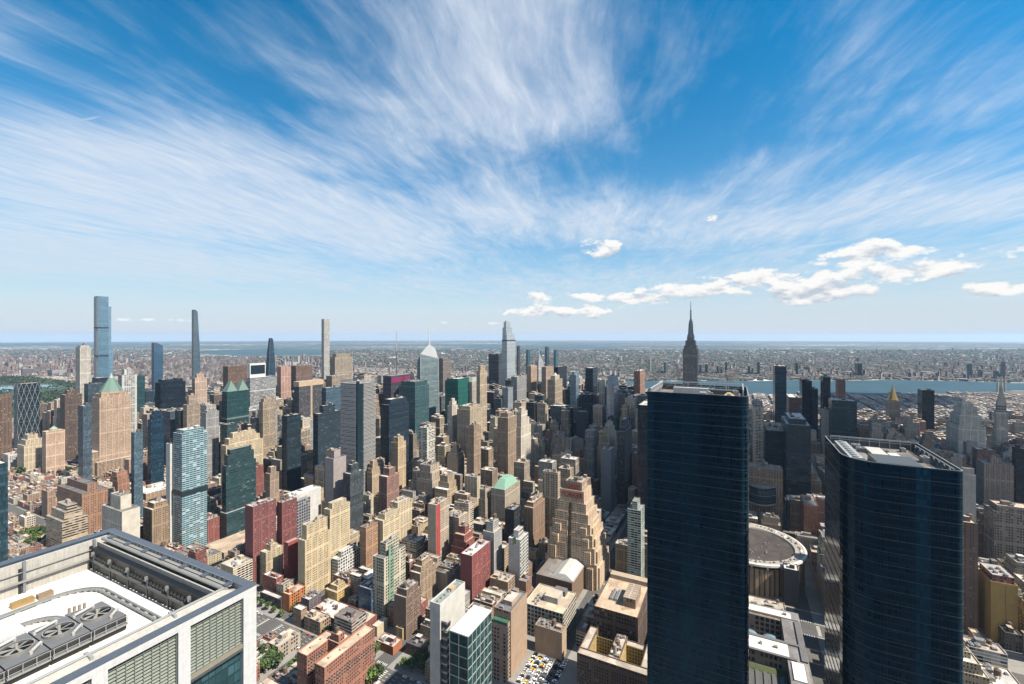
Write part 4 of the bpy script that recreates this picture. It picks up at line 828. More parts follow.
def art_deco_hotel():
    global HOTEL
    a0, b0, w, l = site(560, 584, 590.5, 612); w = max(w, 34)
    root = empty('setback_hotel', a0, b0); tag(root, 'sunlit buff brick stepped hotel tower with red rooftop lettering', 'hotel')
    col = (.68, .51, .35); bay, fl = 2.5, 3.5
    zs = [z_at(y, 612) for y in (560, 545, 533, 523, 514, 504, 492)]; zt = z_at(484, 612)
    wings = MB(); rf = MB()
    def tier(x0, y0, x1, y1, za, zb, c=col, blank=()):
        tiers_mesh(wings, rf, [(x0, y0, x1, y1, za, zb)], 'punched', c, 1, (.40, .34, .28), blank)
    n = len(zs)
    for i, z1 in enumerate(zs):
        g = (n-1-i)*3.3; z0 = zs[i-1]-1.3 if i else 0
        # split round a deep light court in the street front
        x0, x1, y0, y1 = -g*.35, w+g*1.1, -g, l+g; yc = l*.56
        if i < n-1:
            tier(x0, y0, x1, yc-2.8, z0, z1); tier(x0, yc+2.8, x1, y1, z0, z1); tier(x0+8, yc-2.8, x1, yc+2.8, z0, z1)
            # short wing ends in front
            if i < 4: tier(x0-3.2, y0+5, x0, y0+13, z0, z1-5); tier(x0-3.2, y1-13, x0, y1-5, z0, z1-5); tier(x0+6, y0-2.5, x1-6, y0, z0, z1-6)
        else: tier(0, 0, w, l, z0, z1)
    tier(4, l*.12, w-6, l*.80, zs[-1]-1.2, zt, (.46, .34, .25))
    wings.build('wall', [M['punched'], M['plain'], M['roof']], root); rf.build('roof', [M['roof']], root)
    claim(a0-10, b0-24, a0+w+24, b0+l+24); HOTEL = (a0-8, b0-19, a0+w+20, b0+l+19); LAND.append((575, 612, 'the red-lettered hotel', 484))
    red = (.40, .015, .02)
    mb = MB(); z1 = zs[-1]
    for (ya, yb, za, zb, x) in ((l*.14, l*.78, z1-.5, z1+9, 1.2), (l*.02, l*.98, z1-10.5, z1-.8, -1.0)):
        for yy in np.linspace(ya, yb, 7): mb.tube((x+.5, yy, za), (x+.5, yy, zb), .12, 4, 0, (.26, .2, .16))
        for zz in np.linspace(za, zb, 4): mb.tube((x+.5, ya, zz), (x+.5, yb, zz), .1, 4, 0, (.26, .2, .16))
    mb.build('sign_frame', [M['metal']], root)
    mb = MB(); mb.box(-.35, .6, z1-11, -.04, l-.6, z1-.9, 0, (.56, .45, .34)); mb.build('sign_backing', [M['plain']], root)
    s1 = lettering('NEW', 10.5, .3, M['paint'], red, root, (.9, l*.46, z1+.6), l*.56); s2 = lettering('YORKER', 10.5, .3, M['paint'], red, root, (-1.3, l*.5, z1-9.6), l*.92)
    clutter(root, 6, l*.2, w-8, l*.75, zt-1, (.4, .3, .2), 2, R, tank=True)
art_deco_hotel()

def slab(root, name, m, *boxes, mats=None):
    mb = MB()
    for b in boxes: mb.box(*b[:6], **(b[6] if len(b) > 6 else {}))
    return mb.build(name, mats or [m], root)

def dark_tower_big(label, a0, b0, w, l, zt, corners, land, lx):
    """office tower of dark glass: CORNERS gives a radius for (sw, se, ne, nw)"""
    root = empty('dark_glass_tower', a0, b0); tag(root, label, 'skyscraper'); claim(a0, b0, a0+w, b0+l); LAND.append((lx, 300, land, 400))
    pts = []
    for (cx, cy, r, t0) in ((0, 0, corners[0], 180), (w, 0, corners[1], 270), (w, l, corners[2], 0), (0, l, corners[3], 90)):
        ox, oy = (r if cx == 0 else w-r), (r if cy == 0 else l-r); n = 7 if r > 1 else 1
        for i in range(n):
            t = math.radians(t0+90*(i/(n-1) if n > 1 else .5))
            pts.append((ox+r*math.cos(t), oy+r*math.sin(t)) if r > 1 else (cx, cy))
    def off(d):
        c = [(p[0]-w/2, p[1]-l/2) for p in pts]; return [(w/2+x*(1+d/(w/2)), l/2+y*(1+d/(l/2))) for x, y in c]
    mb = MB(); mb.ring(pts, 0, zt, 0, (.0008, .006, .014), 1.5, 4.1); ins = off(-.5)
    n = len(pts)
    for i in range(n):
        j = (i+1) % n
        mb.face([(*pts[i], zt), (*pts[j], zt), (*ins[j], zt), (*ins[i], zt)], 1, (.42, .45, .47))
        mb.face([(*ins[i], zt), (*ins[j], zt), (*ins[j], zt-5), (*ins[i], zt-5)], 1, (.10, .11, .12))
    mb.build('curtain_wall', [M['hero_glass'], M['metal']], root)
    mb = MB(); mb.face([(*p, zt-5) for p in ins], 0, (.20, .19, .18)); mb.build('roof', [M['roof']], root)
    mb = MB(); o1 = off(.22); k = 0; z = zt-7
    while z > 10:
        for i in range(n):
            j = (i+1) % n
            mb.face([(*o1[i], z), (*o1[j], z), (*o1[j], z+.32), (*o1[i], z+.32)], 0, (.022, .048, .06)); mb.face([(*o1[i], z+.32), (*o1[j], z+.32), (*pts[j], z+.32), (*pts[i], z+.32)], 0, (.035, .065, .075))
            mb.face([(*pts[i], z), (*pts[j], z), (*o1[j], z), (*o1[i], z)], 0, (.03, .06, .07))
        z -= 6.9
    mb.build('floor_fins', [M['metal']], root)
    return root, pts, ins
def hero_glass():
    m, t, p = mat('huge_dark_curtain_wall'); tc = t.n('ShaderNodeTexCoord'); u, v, _ = t.sep(tc.outputs['UV']); col = colattr(t)
    wn = t.n('ShaderNodeTexWhiteNoise', noise_dimensions='2D'); t.l(t.comb(t.m('FLOOR', u), t.m('FLOOR', v)), wn.inputs['Vector'])
    wc = t.n('ShaderNodeTexWhiteNoise', noise_dimensions='1D'); t.l(t.m('FLOOR', t.m('DIVIDE', u, 4.0)), wc.inputs['W'])
    big = t.noise(t.comb(t.m('MULTIPLY', u, .05), t.m('MULTIPLY', v, .02)), 1.0, 3, .5)[0]
    mul = t.m('LESS_THAN', t.m('ABSOLUTE', t.m('SUBTRACT', t.m('FRACT', u), .5)), .44)
    sp = t.m('LESS_THAN', t.m('FRACT', v), .78)
    k = t.m('MULTIPLY', t.m('ADD', .55, t.m('MULTIPLY', wn.outputs['Value'], .8)), t.m('ADD', .3, t.m('MULTIPLY', big, 1.5)))
    k = t.m('MULTIPLY', k, t.m('ADD', .6, t.m('MULTIPLY', wc.outputs['Value'], .9)))
    g = t.vm('SCALE', col, scale=k); teal = t.m('GREATER_THAN', wc.outputs['Value'], .70)
    g = t.mix(teal, g, t.vm('SCALE', (.003, .020, .036), scale=t.m('MULTIPLY', t.m('ADD', .1, t.m('MULTIPLY', t.m('MULTIPLY', big, big), 2.2)), t.m('ADD', .5, wn.outputs['Value']))))  # lighter teal columns painted in as reflections
    fr = t.m('MULTIPLY', mul, sp)
    t.l(t.mix(fr, (.008, .016, .022, 1), g), p.inputs['Base Color']); t.l(t.m('SUBTRACT', .22, t.m('MULTIPLY', fr, .15)), p.inputs['Roughness'])
    p.inputs['IOR'].default_value = 1.37; p.inputs['Specular Tint'].default_value = (.22, .55, 1.0, 1)
    # panes are never quite flat: each one mirrors a little differently
    bp = t.n('ShaderNodeBump'); bp.inputs['Strength'].default_value = .05; bp.inputs['Distance'].default_value = .3
    t.l(t.noise(tc.outputs['Object'], .35, 2, .5)[0], bp.inputs['Height']); t.l(bp.outputs[0], p.inputs['Normal'])
    return m
M['hero_glass'] = hero_glass()

def rooftop_kit(root, w, l, z, seed, big):
    r = random.Random(seed)
    for (x0, y0, x1, y1, h, c) in big:
        slab(root, 'plant_room', M['metal'], (x0, y0, z, x1, y1, z+h, dict(col=c, capcol=tuple(min(1, k*1.2) for k in c))))
    for i in range(10):
        s = .9+r.random()*1.3; add_part(root, 'air_handler', ac_mesh(), (5+r.random()*(w-10), 4+r.random()*(l-8), z), r.choice((0, 1.57)), (s, s, s*1.2))
    mb = MB()
    for i in range(7):
        x, y = 4+r.random()*(w-10), 4+r.random()*(l-8); mb.tube((x, y, z+.6), (x+r.uniform(-10, 10), y, z+.6), .3, 6, 0, (.6, .6, .58))
    mb.build('pipe_run', [M['metal']], root)

# the nearer pair of huge towers
zt = 301.0; w, l = 63, 64
root, pts, ins = dark_tower_big('huge dark navy glass tower whose roof screen is open trusswork, taller of the two', 328, -7, w, l, zt, (5, 4, 2, 1), 'the huge dark glass tower', 697)
rooftop_kit(root, w, l, zt-5, 3, [(30, 26, 35, 50, 5.6, (.62, .61, .60)), (6, 26, 11, 30, 5.5, (.55, .55, .54)), (44, 8, 54, 26, 3.4, (.10, .11, .12)), (14, 38, 22, 58, 2.2, (.40, .27, .22)), (12, 12, 20, 22, 2.4, (.55, .42, .26))])
mb = MB()
def truss(p, q2, h, n, c=(.70, .71, .71)):
    P, Q = Vector((*p, zt-5)), Vector((*q2, zt-5))
    for i in range(n+1):
        A = P.lerp(Q, i/n); mb.bar(A, A+Vector((0, 0, h)), .55, .55, 0, c)
        if i < n:
            B = P.lerp(Q, (i+1)/n); mb.bar(A+Vector((0, 0, h)), B+Vector((0, 0, h)), .6, .6, 0, c); mb.bar(A+Vector((0, 0, h*.55)), B+Vector((0, 0, h*.55)), .25, .25, 0, c)
            mb.bar(A, B+Vector((0, 0, h)), .25, .25, 0, c)
truss((2, l-2), (w-3, l-2), 7, 7); truss((w-3, l-2), (w-3, 3), 7, 6); truss((14, 3), (w-3, 3), 7.5, 6)
mb.build('screen_frame', [M['metal']], root)
mb = MB()
mb.bar((38, 14, zt-1), (38, 14, zt+7), .8, .8, 0, (.62, .62, .6)); mb.bar((38, 14, zt+7), (38, 34, zt+8.5), .9, .9, 0, (.66, .66, .64)); mb.build('cleaning_crane', [M['metal']], root)
slab(root, 'ochre_tent', M['plain'], (16, 8, zt-5, 24, 16, zt-3.4, dict(col=(.55, .38, .16))))
mb = MB(); mb.ring([(15.5, 7.5), (24.5, 7.5), (24.5, 16.5), (15.5, 16.5)], zt-3.4, zt-.2, 0, (.55, .38, .16), cap=0, top=[(19, 11), (21, 11), (21, 13), (19, 13)]); mb.build('hoist_shelter', [M['plain']], root)

zt = 270.5; w, l = 68, 50
root, pts, ins = dark_tower_big('huge dark glass tower with wedge-shaped open roof well and curved corner', 310, -105, w, l, zt, (3, 1, 1, 17), 'the wedge-roofed tower', 893)
rooftop_kit(root, w, l, zt-5, 8, [(8, 14, 30, 34, 3.6, (.10, .11, .11)), (36, 22, 58, 30, 2.0, (.70, .67, .60))])
for k in range(9):                          # a row of cooling cells down the curved side
    x = 12+k*5.2; c_ = slab(root, 'cooling_cell', M['metal'], (x, l-10.5, zt-5, x+4.7, l-4, zt-.9, dict(col=(.52, .55, .56), capcol=(.60, .62, .62))))
    mb = MB(); mb.tube((x+2.35, l-7.2, zt-.9), (x+2.35, l-7.2, zt-.3), 1.7, 12, 0, (.34, .36, .37)); mb.build('fan', [M['metal']], c_)
mb = MB(); c = (.40, .43, .45)
for x in np.linspace(6, w-3, 9): mb.bar((x, 2.2, zt-5), (x, 2.2, zt-.6), .35, .35, 0, c)
for i in range(8):
    x0, x1 = np.linspace(6, w-3, 9)[i:i+2]; mb.bar((x0, 2.2, zt-.8), (x1, 2.2, zt-.8), .4, .4, 0, c); mb.bar((x0, 2.2, zt-5), (x1, 2.2, zt-.8), .22, .22, 0, c)
for y in np.linspace(4, l-3, 9): mb.bar((w-2, y, zt-5), (w-2, y, zt+.9), .35, .35, 0, (.5, .52, .53))
mb.bar((w-2, 4, zt+.9), (w-2, l-3, zt+.9), .4, .4, 0, (.55, .56, .57)); mb.bar((w-2, 4, zt-.9), (w-2, l-3, zt-.9), .35, .35, 0, (.5, .52, .53))
mb.build('screen_frame', [M['metal']], root)
slab(root, 'pale_hatch', M['white'], (33, 15, zt-5, 50, 20, zt-4.1, dict(col=(.75, .72, .66))), (14, 36, zt-5, 24, 38, zt-4, dict(col=(.6, .58, .5))))

# ------------------------------------------------------------------ the framed rooftop in the near corner
def near_roof():
    A0, B0, W, L, zt = 20, 178, 98, 121, 237.4; deck = 222.5
    root = empty('framed_office_tower', A0, B0); tag(root, 'pale framed office tower whose white roof deck holds fans and tracks', 'skyscraper'); claim(A0, B0, A0+W, B0+L)
    LAND.append((120, 200, 'the white-decked rooftop', 560))
    pc, gm, dk = (.56, .57, .58), (.24, .27, .31), (.05, .06, .07)
    ops = [(1, 21), (25, 45), (49, 69), (73, 92.6)]
    # south frame: piers and rails around deep openings
    mb = MB(); xs = [(-3, 1)]+[(ops[i][1], ops[i+1][0]) for i in range(3)]+[(92.6, W)]
    for x0, x1 in xs: mb.box(x0, 0, 0, x1, 3, zt-3, 0, pc)
    mb.box(-3, 0, zt-3, W, 3.0, zt-.25, 0, pc, bottom=True)
    mb.build('precast_frame', [M['precast']], root)
    mb = MB()                                  # east and north frame faces
    mb.box(W-3, 3, 0, W, L, zt-.25, 0, pc); mb.box(0, L-3, 0, W-3, L, zt-.25, 0, pc); mb.box(-3, 3, 0, 0, L, zt-.25, 0, pc)
    mb.build('frame_flank', [M['precast']], root)
    for x0, x1 in ops:
        mb = MB(); z0, z1 = zt-23, zt-3.2; k = 0; z = z0+1.6
        mb.box(x0, 2.6, z0, x1, 2.9, z1, 0, (.07, .085, .075))
        while z < z1-.4:
            mb.face([(x0+.3, 1.15, z), (x1-.3, 1.15, z), (x1-.3, 1.75, z+.46), (x0+.3, 1.75, z+.46)], 0, (.21, .245, .215)); mb.face([(x0+.3, 1.15, z-.05), (x0+.3, 1.75, z+.41), (x1-.3, 1.75, z+.41), (x1-.3, 1.15, z-.05)], 0, (.2, .22, .19)); z += 1.2
        for x in np.linspace(x0+.2, x1-.2, 9): mb.bar((x, 1.05, z0), (x, 1.05, z1), .16, .16, 0, (.30, .33, .31))
        mb.build('louvre_panel', [M['metal']], root)
        mb = MB(); mb.box(x0, .5, z0-.2, x1, 2.9, z0+1.2, 0, (.40, .37, .29)); mb.box(x0, .3, z0-1.2, x1, 2.9, z0-.2, 0, (.12, .14, .15)); mb.build('sill', [M['metal']], root)
        mb = MB(); mb.box(x0, 2.2, 0, x1, 2.9, z0-1.2, 0, (.018, .05, .06), bay=2.5, fl=4.2)
        mb.build('window', [M['glass']], root)
    # coping: a broad grey metal rim with a dark slot and a balustrade behind
    mb = MB(); c = (.145, .175, .215); r0 = 4.2
    def rim(x0, y0, x1, y1, z, t): mb.box(x0, y0, z-t, x1, y1, z, 0, c, bottom=True)
    rim(-3.2, -.2, W+.2, 3.5, zt, .25); rim(-3.2, L-r0, W+.2, L+.2, zt, .25); rim(W-3.6, 3.5, W+.2, L-r0, zt, .25); rim(-3.2, 3.5, -.2, L-r0, zt, .25)
    for k in range(7): mb.box(W-6.6, 10+k*16.3, zt-.5, W-3.6, 12.2+k*16.3, zt-.02, 0, c)
    mb.build('coping', [M['metal']], root)
    # inner parapet walls of panelled concrete, with columns and a tube rail halfway
    mb = MB(); ic = (.34, .33, .30); ix0, ix1, iy0, iy1 = 4, W-9, 9.6, L-6.5
    for (x0, y0, x1, y1) in ((ix0, iy1, ix1, iy1+.6), (ix1, iy0, ix1+.6, iy1), (ix0, iy0-.6, ix1, iy0)):
        top = zt-1.2 if y0 > 50 else (zt-.5 if y1 < 20 else zt-2.4)
        mb.box(x0, y0, deck, x1, y1, top, 0, ic)
    mb.face([(-2, 3.6, zt-1.9), (ix1+5, 3.6, zt-1.9), (ix1+.6, iy0-.6, zt-.5), (-2, iy0-.6, zt-.5)], 0, (.36, .35, .32)); mb.face([(ix1+5, 3.6, zt-1.9), (ix1+5, 9, zt-2.2), (ix1+.6, iy0-.6, zt-.5)], 0, (.3, .29, .27))
    mb.build('inner_parapet', [M['panelled']], root)
    mb = MB()
    mb.box(ix1+.6, iy0, zt-4.6, W-3, iy1, zt-4.2, 0, (.10, .11, .12))                       # catwalk floor on the east side
    mb.tube((ix1+2.4, iy0, zt-1.6), (ix1+2.4, iy1, zt-1.6), .9, 10, 0, (.44, .44, .41)); mb.bar((ix1+4.1, iy0, zt-.9), (ix1+4.1, iy1, zt-.9), 1.5, .14, 0, (.46, .46, .43))
    mb.tube((-2, iy0-.4, zt-.1), (ix1+1, iy0-.4, zt-.1), .45, 8, 0, (.40, .42, .42))
    for x in (22, 47, 71): mb.box(x, 6.5, zt-1.2, x+.9, iy0+1.5, zt+.1, 0, (.52, .54, .54))
    mb.build('gutter_pipe', [M['metal']], root)
    mb = MB()
    for i, y in enumerate(np.linspace(iy0+1, iy1-1, 62)):                                      # glazed guard rail: posts and panes
        mb.bar((W-4.2, y, zt-1.6), (W-4.2, y, zt+.9), .09, .09, 0, (.50, .53, .55))
        if i % 2 == 0: mb.box(W-4.24, y+.1, zt-.6, W-4.18, y+1.6, zt+.8, 0, (.36, .42, .45))
    mb.bar((W-4.2, iy0, zt+.9), (W-4.2, iy1, zt+.9), .12, .1, 0, (.5, .53, .55)); mb.build('guard_rail', [M['metal']], root)
    # dark machinery under the east wall
    mb = MB(); mb.box(ix1-2.6, iy0+8, deck, ix1-.1, iy1-1, deck+10.6, 0, (.02, .024, .03)); mb.bar((ix1-3.4, iy0+6, deck+5.2), (ix1-3.4, iy1, deck+5.2), .9, 1.0, 0, (.17, .19, .2))
    for y in np.linspace(iy0+10, iy1-3, 34): mb.box(ix1-3.3, y, deck+6.2, ix1-2.62, y+.75, deck+7.6, 0, (.07, .075, .08)); mb.box(ix1-3.2, y+.95, deck+6.4, ix1-2.62, y+1.3, deck+7.0, 0, (.45, .46, .45))
    for y in np.linspace(iy0+14, iy1-6, 6): mb.box(ix1-3.9, y, deck, ix1-3.4, y+.5, deck+8.6, 0, (.10, .11, .125)); mb.tube((ix1-3.1, y+2.2, deck+7.4), (ix1-3.1, y+2.2, deck+9.2), .75, 8, 0, (.33, .35, .36))
    mb.build('damper_bank', [M['metal']], root)
    mb = MB(); mb.bar((ix0, iy1-1.4, deck+5.6), (ix1-3, iy1-1.4, deck+5.6), .8, .8, 0, (.42, .43, .42))
    for x in (ix1-1, ix1-26, ix1-50): mb.box(x-.9, iy1-1.2, deck, x+.1, iy1-.1, zt-.6, 0, (.26, .29, .32)); mb.box(x-2.2, iy1-.5, deck, x-1.1, iy1-.05, zt-3.5, 0, (.03, .03, .04))
    mb.bar((ix0, iy1-.7, deck+9.6), (ix1, iy1-.7, deck+9.6), .35, .3, 0, (.46, .47, .46)); mb.build('service_rail', [M['metal']], root)
    # deck and the two curved crane tracks
    slab(root, 'roof_deck', M['deck'], (ix0, iy0, deck-.5, ix1, iy1, deck, dict(col=(.78, .75, .69))))
    def track(x0, y0, x1, y1, rad, name):
        pts = []
        for k in range(9): t = math.pi/2*k/8; pts.append((x1-rad+rad*math.sin(t), y1-rad+rad*math.cos(t)))
        path = [(x0, y1)]+pts+[(x1, y0)]; mb = MB()
        for off, c_, w_, h_ in ((0, (.36, .38, .39), .75, .5), (-1.7, (.36, .38, .39), .75, .5)):
            f = lambda p: (p[0]+off*(1 if p[0] > x1-rad+.1 and p[1] < y1-.01 else 0), p[1]+off*(1 if p[1] > y1-rad-.01 and p[0] < x1 else 0))
            q = [(x0, y1+off)]+[(x1-rad+(rad+off)*math.sin(math.pi/2*k/8), y1-rad+(rad+off)*math.cos(math.pi/2*k/8)) for k in range(9)]+[(x1+off, y0)]
            for p, r_ in zip(q, q[1:]): mb.bar((*p, deck+1.1), (*r_, deck+1.1), w_, h_, 0, c_)
        q = [(x0, y1-.85)]+[(x1-rad+(rad-.85)*math.sin(math.pi/2*k/8), y1-rad+(rad-.85)*math.cos(math.pi/2*k/8)) for k in range(9)]+[(x1-.85, y0)]
        for p, r_ in zip(q, q[1:]):
            d = Vector((r_[0]-p[0], r_[1]-p[1])); n_ = max(1, int(d.length/6))
            for i in range(n_):
                s = Vector(p)+d*(i+.5)/n_; mb.box(s.x-.9, s.y-.9, deck, s.x+.9, s.y+.9, deck+.95, 0, (.62, .61, .58))
        mb.build(name, [M['metal']], root)
    track(6, 16, 80, 96, 15, 'crane_track'); track(6, 64, 62, 81, 11, 'crane_track')
    # cooling towers: three fan cells in one long dark box
    for k in range(4):
        x0 = 71-11.2*(k+1)+.0; x1 = x0+10.8; y0, y1 = 40.5, 61
        ct = empty_child(root, 'cooling_tower'); zt2 = 228.6
        slab(ct, 'casing', M['metal'], (x0, y0, deck+.5, x1, y1, zt2-1.9, dict(col=(.035, .04, .045))), (x0, y0-.05, zt2-1.9, x1, y1, zt2, dict(col=(.07, .075, .08), capcol=(.26, .265, .27))), (x0, y0-1.4, deck+2.6, x1, y0-.06, deck+3.1, dict(col=(.40, .42, .42))))
        cx, cy = (x0+x1)/2, (y0+y1)/2; mb = MB()
        for i in range(24):
            t0, t1 = i*math.pi/12, (i+1)*math.pi/12; r1, r2 = 4.6, 4.3
            P = lambda t, r, z: (cx+r*math.cos(t), cy+r*math.sin(t), z)
            mb.face([P(t0, r1, zt2), P(t1, r1, zt2), P(t1, r1, zt2+.9), P(t0, r1, zt2+.9)], 0, (.34, .34, .33)); mb.face([P(t1, r2, zt2), P(t0, r2, zt2), P(t0, r2, zt2+.9), P(t1, r2, zt2+.9)], 0, (.2, .2, .2)); mb.face([P(t0, r1, zt2+.9), P(t1, r1, zt2+.9), P(t1, r2, zt2+.9), P(t0, r2, zt2+.9)], 0, (.5, .5, .48))
        mb.build('fan_ring', [M['metal']], ct)
        mb = MB(); mb.tube((cx, cy, zt2+.04), (cx, cy, zt2+.08), 4.25, 24, 0, (.02, .02, .022)); mb.tube((cx, cy, zt2), (cx, cy, zt2+2.2), .45, 8, 0, (.60, .57, .48))
        for i in range(6):
            t = i*math.pi/3+.3*k; P = Vector((math.cos(t), math.sin(t), 0)); Q = Vector((-math.sin(t), math.cos(t), 0)); c0 = Vector((cx, cy, zt2+.55))
            mb.face([tuple(c0+P*.5-Q*.3), tuple(c0+P*4-Q*.7+Vector((0, 0, .15))), tuple(c0+P*4+Q*.7-Vector((0, 0, .15))), tuple(c0+P*.5+Q*.3)], 0, (.42, .42, .38))
        mb.build('fan', [M['metal']], ct)
        mb = MB()
        for (dx, dy, ex, ey) in ((-5, 5.6, 1.6, 7.6), (1.5, -7.6, 5, -4.0)):
            mb = MB(); mb.tube((cx+dx, cy+dy, zt2+.9), (cx+ex, cy+ey, zt2+.9), .55, 8, 0, (.72, .72, .70)); mb.tube((cx+dx, cy+dy, zt2), (cx+dx, cy+dy, zt2+.9), .5, 8, 0, (.7, .7, .68)); mb.tube((cx+ex, cy+ey, zt2), (cx+ex, cy+ey, zt2+.9), .5, 8, 0, (.7, .7, .68))
            mb.build('white_pipe', [M['metal']], ct); mb = MB()
        mb = MB()
        for x in np.linspace(x0+.3, x1-.3, 4):
            mb.bar((x, y0-1.5, deck+3), (x, y0-1.5, zt2+.2), .16, .16, 0, (.5, .52, .52))
        for zz in (deck+4.2, zt2+.2): mb.bar((x0, y0-1.5, zz), (x1, y0-1.5, zz), .14, .14, 0, (.55, .56, .56))
        mb.build('railing', [M['metal']], ct)
    for (x, y) in ((57, 67), (64, 72)):
        mb = MB()
        for i in range(4): mb.tube((x+i*1.5, y-.35*i, deck), (x+i*1.5, y-.35*i, deck+3.6), .55, 8, 0, (.40, .35, .31))
        mb.build('vent_stack', [M['metal']], root)
    slab(root, 'equipment_house', M['corrugated'], (27, 62, deck, 48.5, 75, deck+7, dict(col=(.52, .53, .54), capcol=(.74, .73, .70))))
    slab(root, 'hatch_box', M['metal'], (55, 100, deck, 62, 103, deck+2.2, dict(col=(.50, .34, .14))), (63, 99.5, deck, 68, 102.5, deck+2.0, dict(col=(.40, .30, .20))))
def empty_child(parent, name):
    o = bpy.data.objects.new(name, None); C.objects.link(o); o.parent = parent; return o
def precast():
    m, t, p = mat('precast_panels'); tc = t.n('ShaderNodeTexCoord'); col = colattr(t); ob = tc.outputs['Object']
    x, y, z = t.sep(ob)
    jz = t.m('LESS_THAN', t.m('FRACT', t.m('DIVIDE', z, 4.2)), .014); jx = t.m('LESS_THAN', t.m('FRACT', t.m('DIVIDE', t.m('ADD', x, y), 2.1)), .018)
    j = t.m('MAXIMUM', jz, jx); a = t.noise(ob, .5, 6, .65)[0]; b = t.noise(t.vm('MULTIPLY', ob, (1, 1, .05)), 1.3, 3, .6)[0]
    k = t.m('MULTIPLY', t.m('ADD', .50, t.m('MULTIPLY', a, .26)), t.m('ADD', .85, t.m('MULTIPLY', b, .3)))
    t.l(t.vm('SCALE', col, scale=t.m('MULTIPLY', k, t.m('SUBTRACT', 1.0, t.m('MULTIPLY', j, .3)))), p.inputs['Base Color']); p.inputs['Roughness'].default_value = .55
    return m
def lined(name, sp, wdt, dark, rough=.8):
    m, t, p = mat(name); tc = t.n('ShaderNodeTexCoord'); col = colattr(t); ob = tc.outputs['Object']; x, y, z = t.sep(ob)
    j = t.m('LESS_THAN', t.m('FRACT', t.m('DIVIDE', t.m('ADD', x, y), sp)), wdt); a = t.noise(ob, .35, 5, .6)[0]; b = t.noise(t.vm('MULTIPLY', ob, (1, 1, .08)), 1.6, 3, .6)[0]
    k = t.m('MULTIPLY', t.m('ADD', .5, t.m('MULTIPLY', a, .5)), t.m('ADD', .7, t.m('MULTIPLY', b, .6)))
    t.l(t.vm('SCALE', col, scale=t.m('MULTIPLY', k, t.m('SUBTRACT', 1.0, t.m('MULTIPLY', j, dark)))), p.inputs['Base Color']); p.inputs['Roughness'].default_value = rough
    return m
def deckmat():
    m, t, p = mat('seamed_white_membrane'); tc = t.n('ShaderNodeTexCoord'); ob = tc.outputs['Object']; x, y, z = t.sep(ob); col = colattr(t)
    sx = t.m('LESS_THAN', t.m('FRACT', t.m('DIVIDE', x, 3.1)), .035); sy = t.m('LESS_THAN', t.m('FRACT', t.m('DIVIDE', y, 14.0)), .01)
    a = t.noise(ob, .09, 6, .65, .5)[0]; b = t.noise(ob, .7, 5, .7)[0]; st = t.smooth(t.noise(ob, .16, 5, .6, .4)[0], .60, .70)
    k = t.m('MULTIPLY', t.m('ADD', .46, t.m('MULTIPLY', a, .44)), t.m('ADD', .84, t.m('MULTIPLY', b, .25)))
    k = t.m('MULTIPLY', k, t.m('SUBTRACT', 1.0, t.m('ADD', t.m('MULTIPLY', t.m('MAXIMUM', sx, sy), .16), t.m('MULTIPLY', st, .18))))
    t.l(t.vm('SCALE', col, scale=k), p.inputs['Base Color']); p.inputs['Roughness'].default_value = .75
    return m
M['deck'] = deckmat(); M['precast'] = precast(); M['panelled'] = lined('panelled_concrete', 1.8, .04, .35); M['corrugated'] = lined('corrugated_metal', .7, .4, .16, .5)
near_roof()

# ------------------------------------------------------------------ blocks at the foot of the picture
# white slab tower and its glass neighbour
o, q = hero('slab_tower', 'new white slab tower with blank pale sides beside the white-framed glass tower', 'apartment tower', 430, 440, 465, 604.5, 330, 'plain', (.62, .61, .58), top=False, detail=2, roofcol=(.26, .30, .29), land='the white slab tower'); a0, b0, w, l, z = q
for i in range(6): add_part(o, 'air_handler', ac_mesh(), (4+i*4.6, l*.5, z-1), 0, (.7, .7, .7))
slab(o, 'bulkhead', M['plain'], (w*.55, l*.3, z-1, w*.72, l*.7, z+1.5, dict(col=(.55, .42, .26))))
mb = MB()
for k in range(20):
    zz = z-14-k*6.2
    if zz < 4: break
    mb.ring([(1.5, -5.2), (5.6, -5.2), (5.6, -.02), (1.5, -.02)], zz, zz+1.4, 0, (.60, .60, .57), cap=0); mb.ring([(1.5, -5.2), (5.6, -5.2), (5.6, -.02), (1.5, -.02)], zz-3.3, zz, 0, (.05, .065, .085), top=[(1.2, -5.6), (5.9, -5.6), (5.9, -.02), (1.2, -.02)])
mb.build('balcony_bay', [M['metal']], o)
a0, b0, w, l = site(449.5, 468, 491.5, 300); z = z_at(637, 300); root = empty('glass_tower', a0, b0); tag(root, 'green-black glass tower ruled by white frames under a white roof', 'office tower'); claim(a0, b0, a0+w+5, b0+l); GLASSW = (a0, b0, a0+w, b0+l); LAND.append((470, 300, 'the white-framed glass tower', 620))
mb = MB(); mb.box(.3, .3, 0, w-.3, l-.3, z-.4, 0, (.02, .06, .06), bay=2, fl=4.0); mb.build('curtain_wall', [M['glass']], root)
mb = MB(); nfl = int(z/7.4)
def grid_lines(p, q2, n, e):
    P, Q = Vector((*p, 0)), Vector((*q2, 0))
    for i in range(n+1): A = P.lerp(Q, i/n); mb.bar(A, A+Vector((0, 0, z)), .38, .38, 0, (.66, .67, .66))
    for k in range(nfl+1):
        zz = z-.3-k*7.4
        if zz > 0: mb.bar(P+Vector((0, 0, zz)), Q+Vector((0, 0, zz)), .3, .45, 0, (.66, .67, .66))
grid_lines((.1, .1), (w-.1, .1), 6, 0); grid_lines((.1, .1), (.1, l-.1), 2, 0); grid_lines((w-.1, .1), (w-.1, l-.1), 2, 0); mb.build('white_frame', [M['metal']], root)
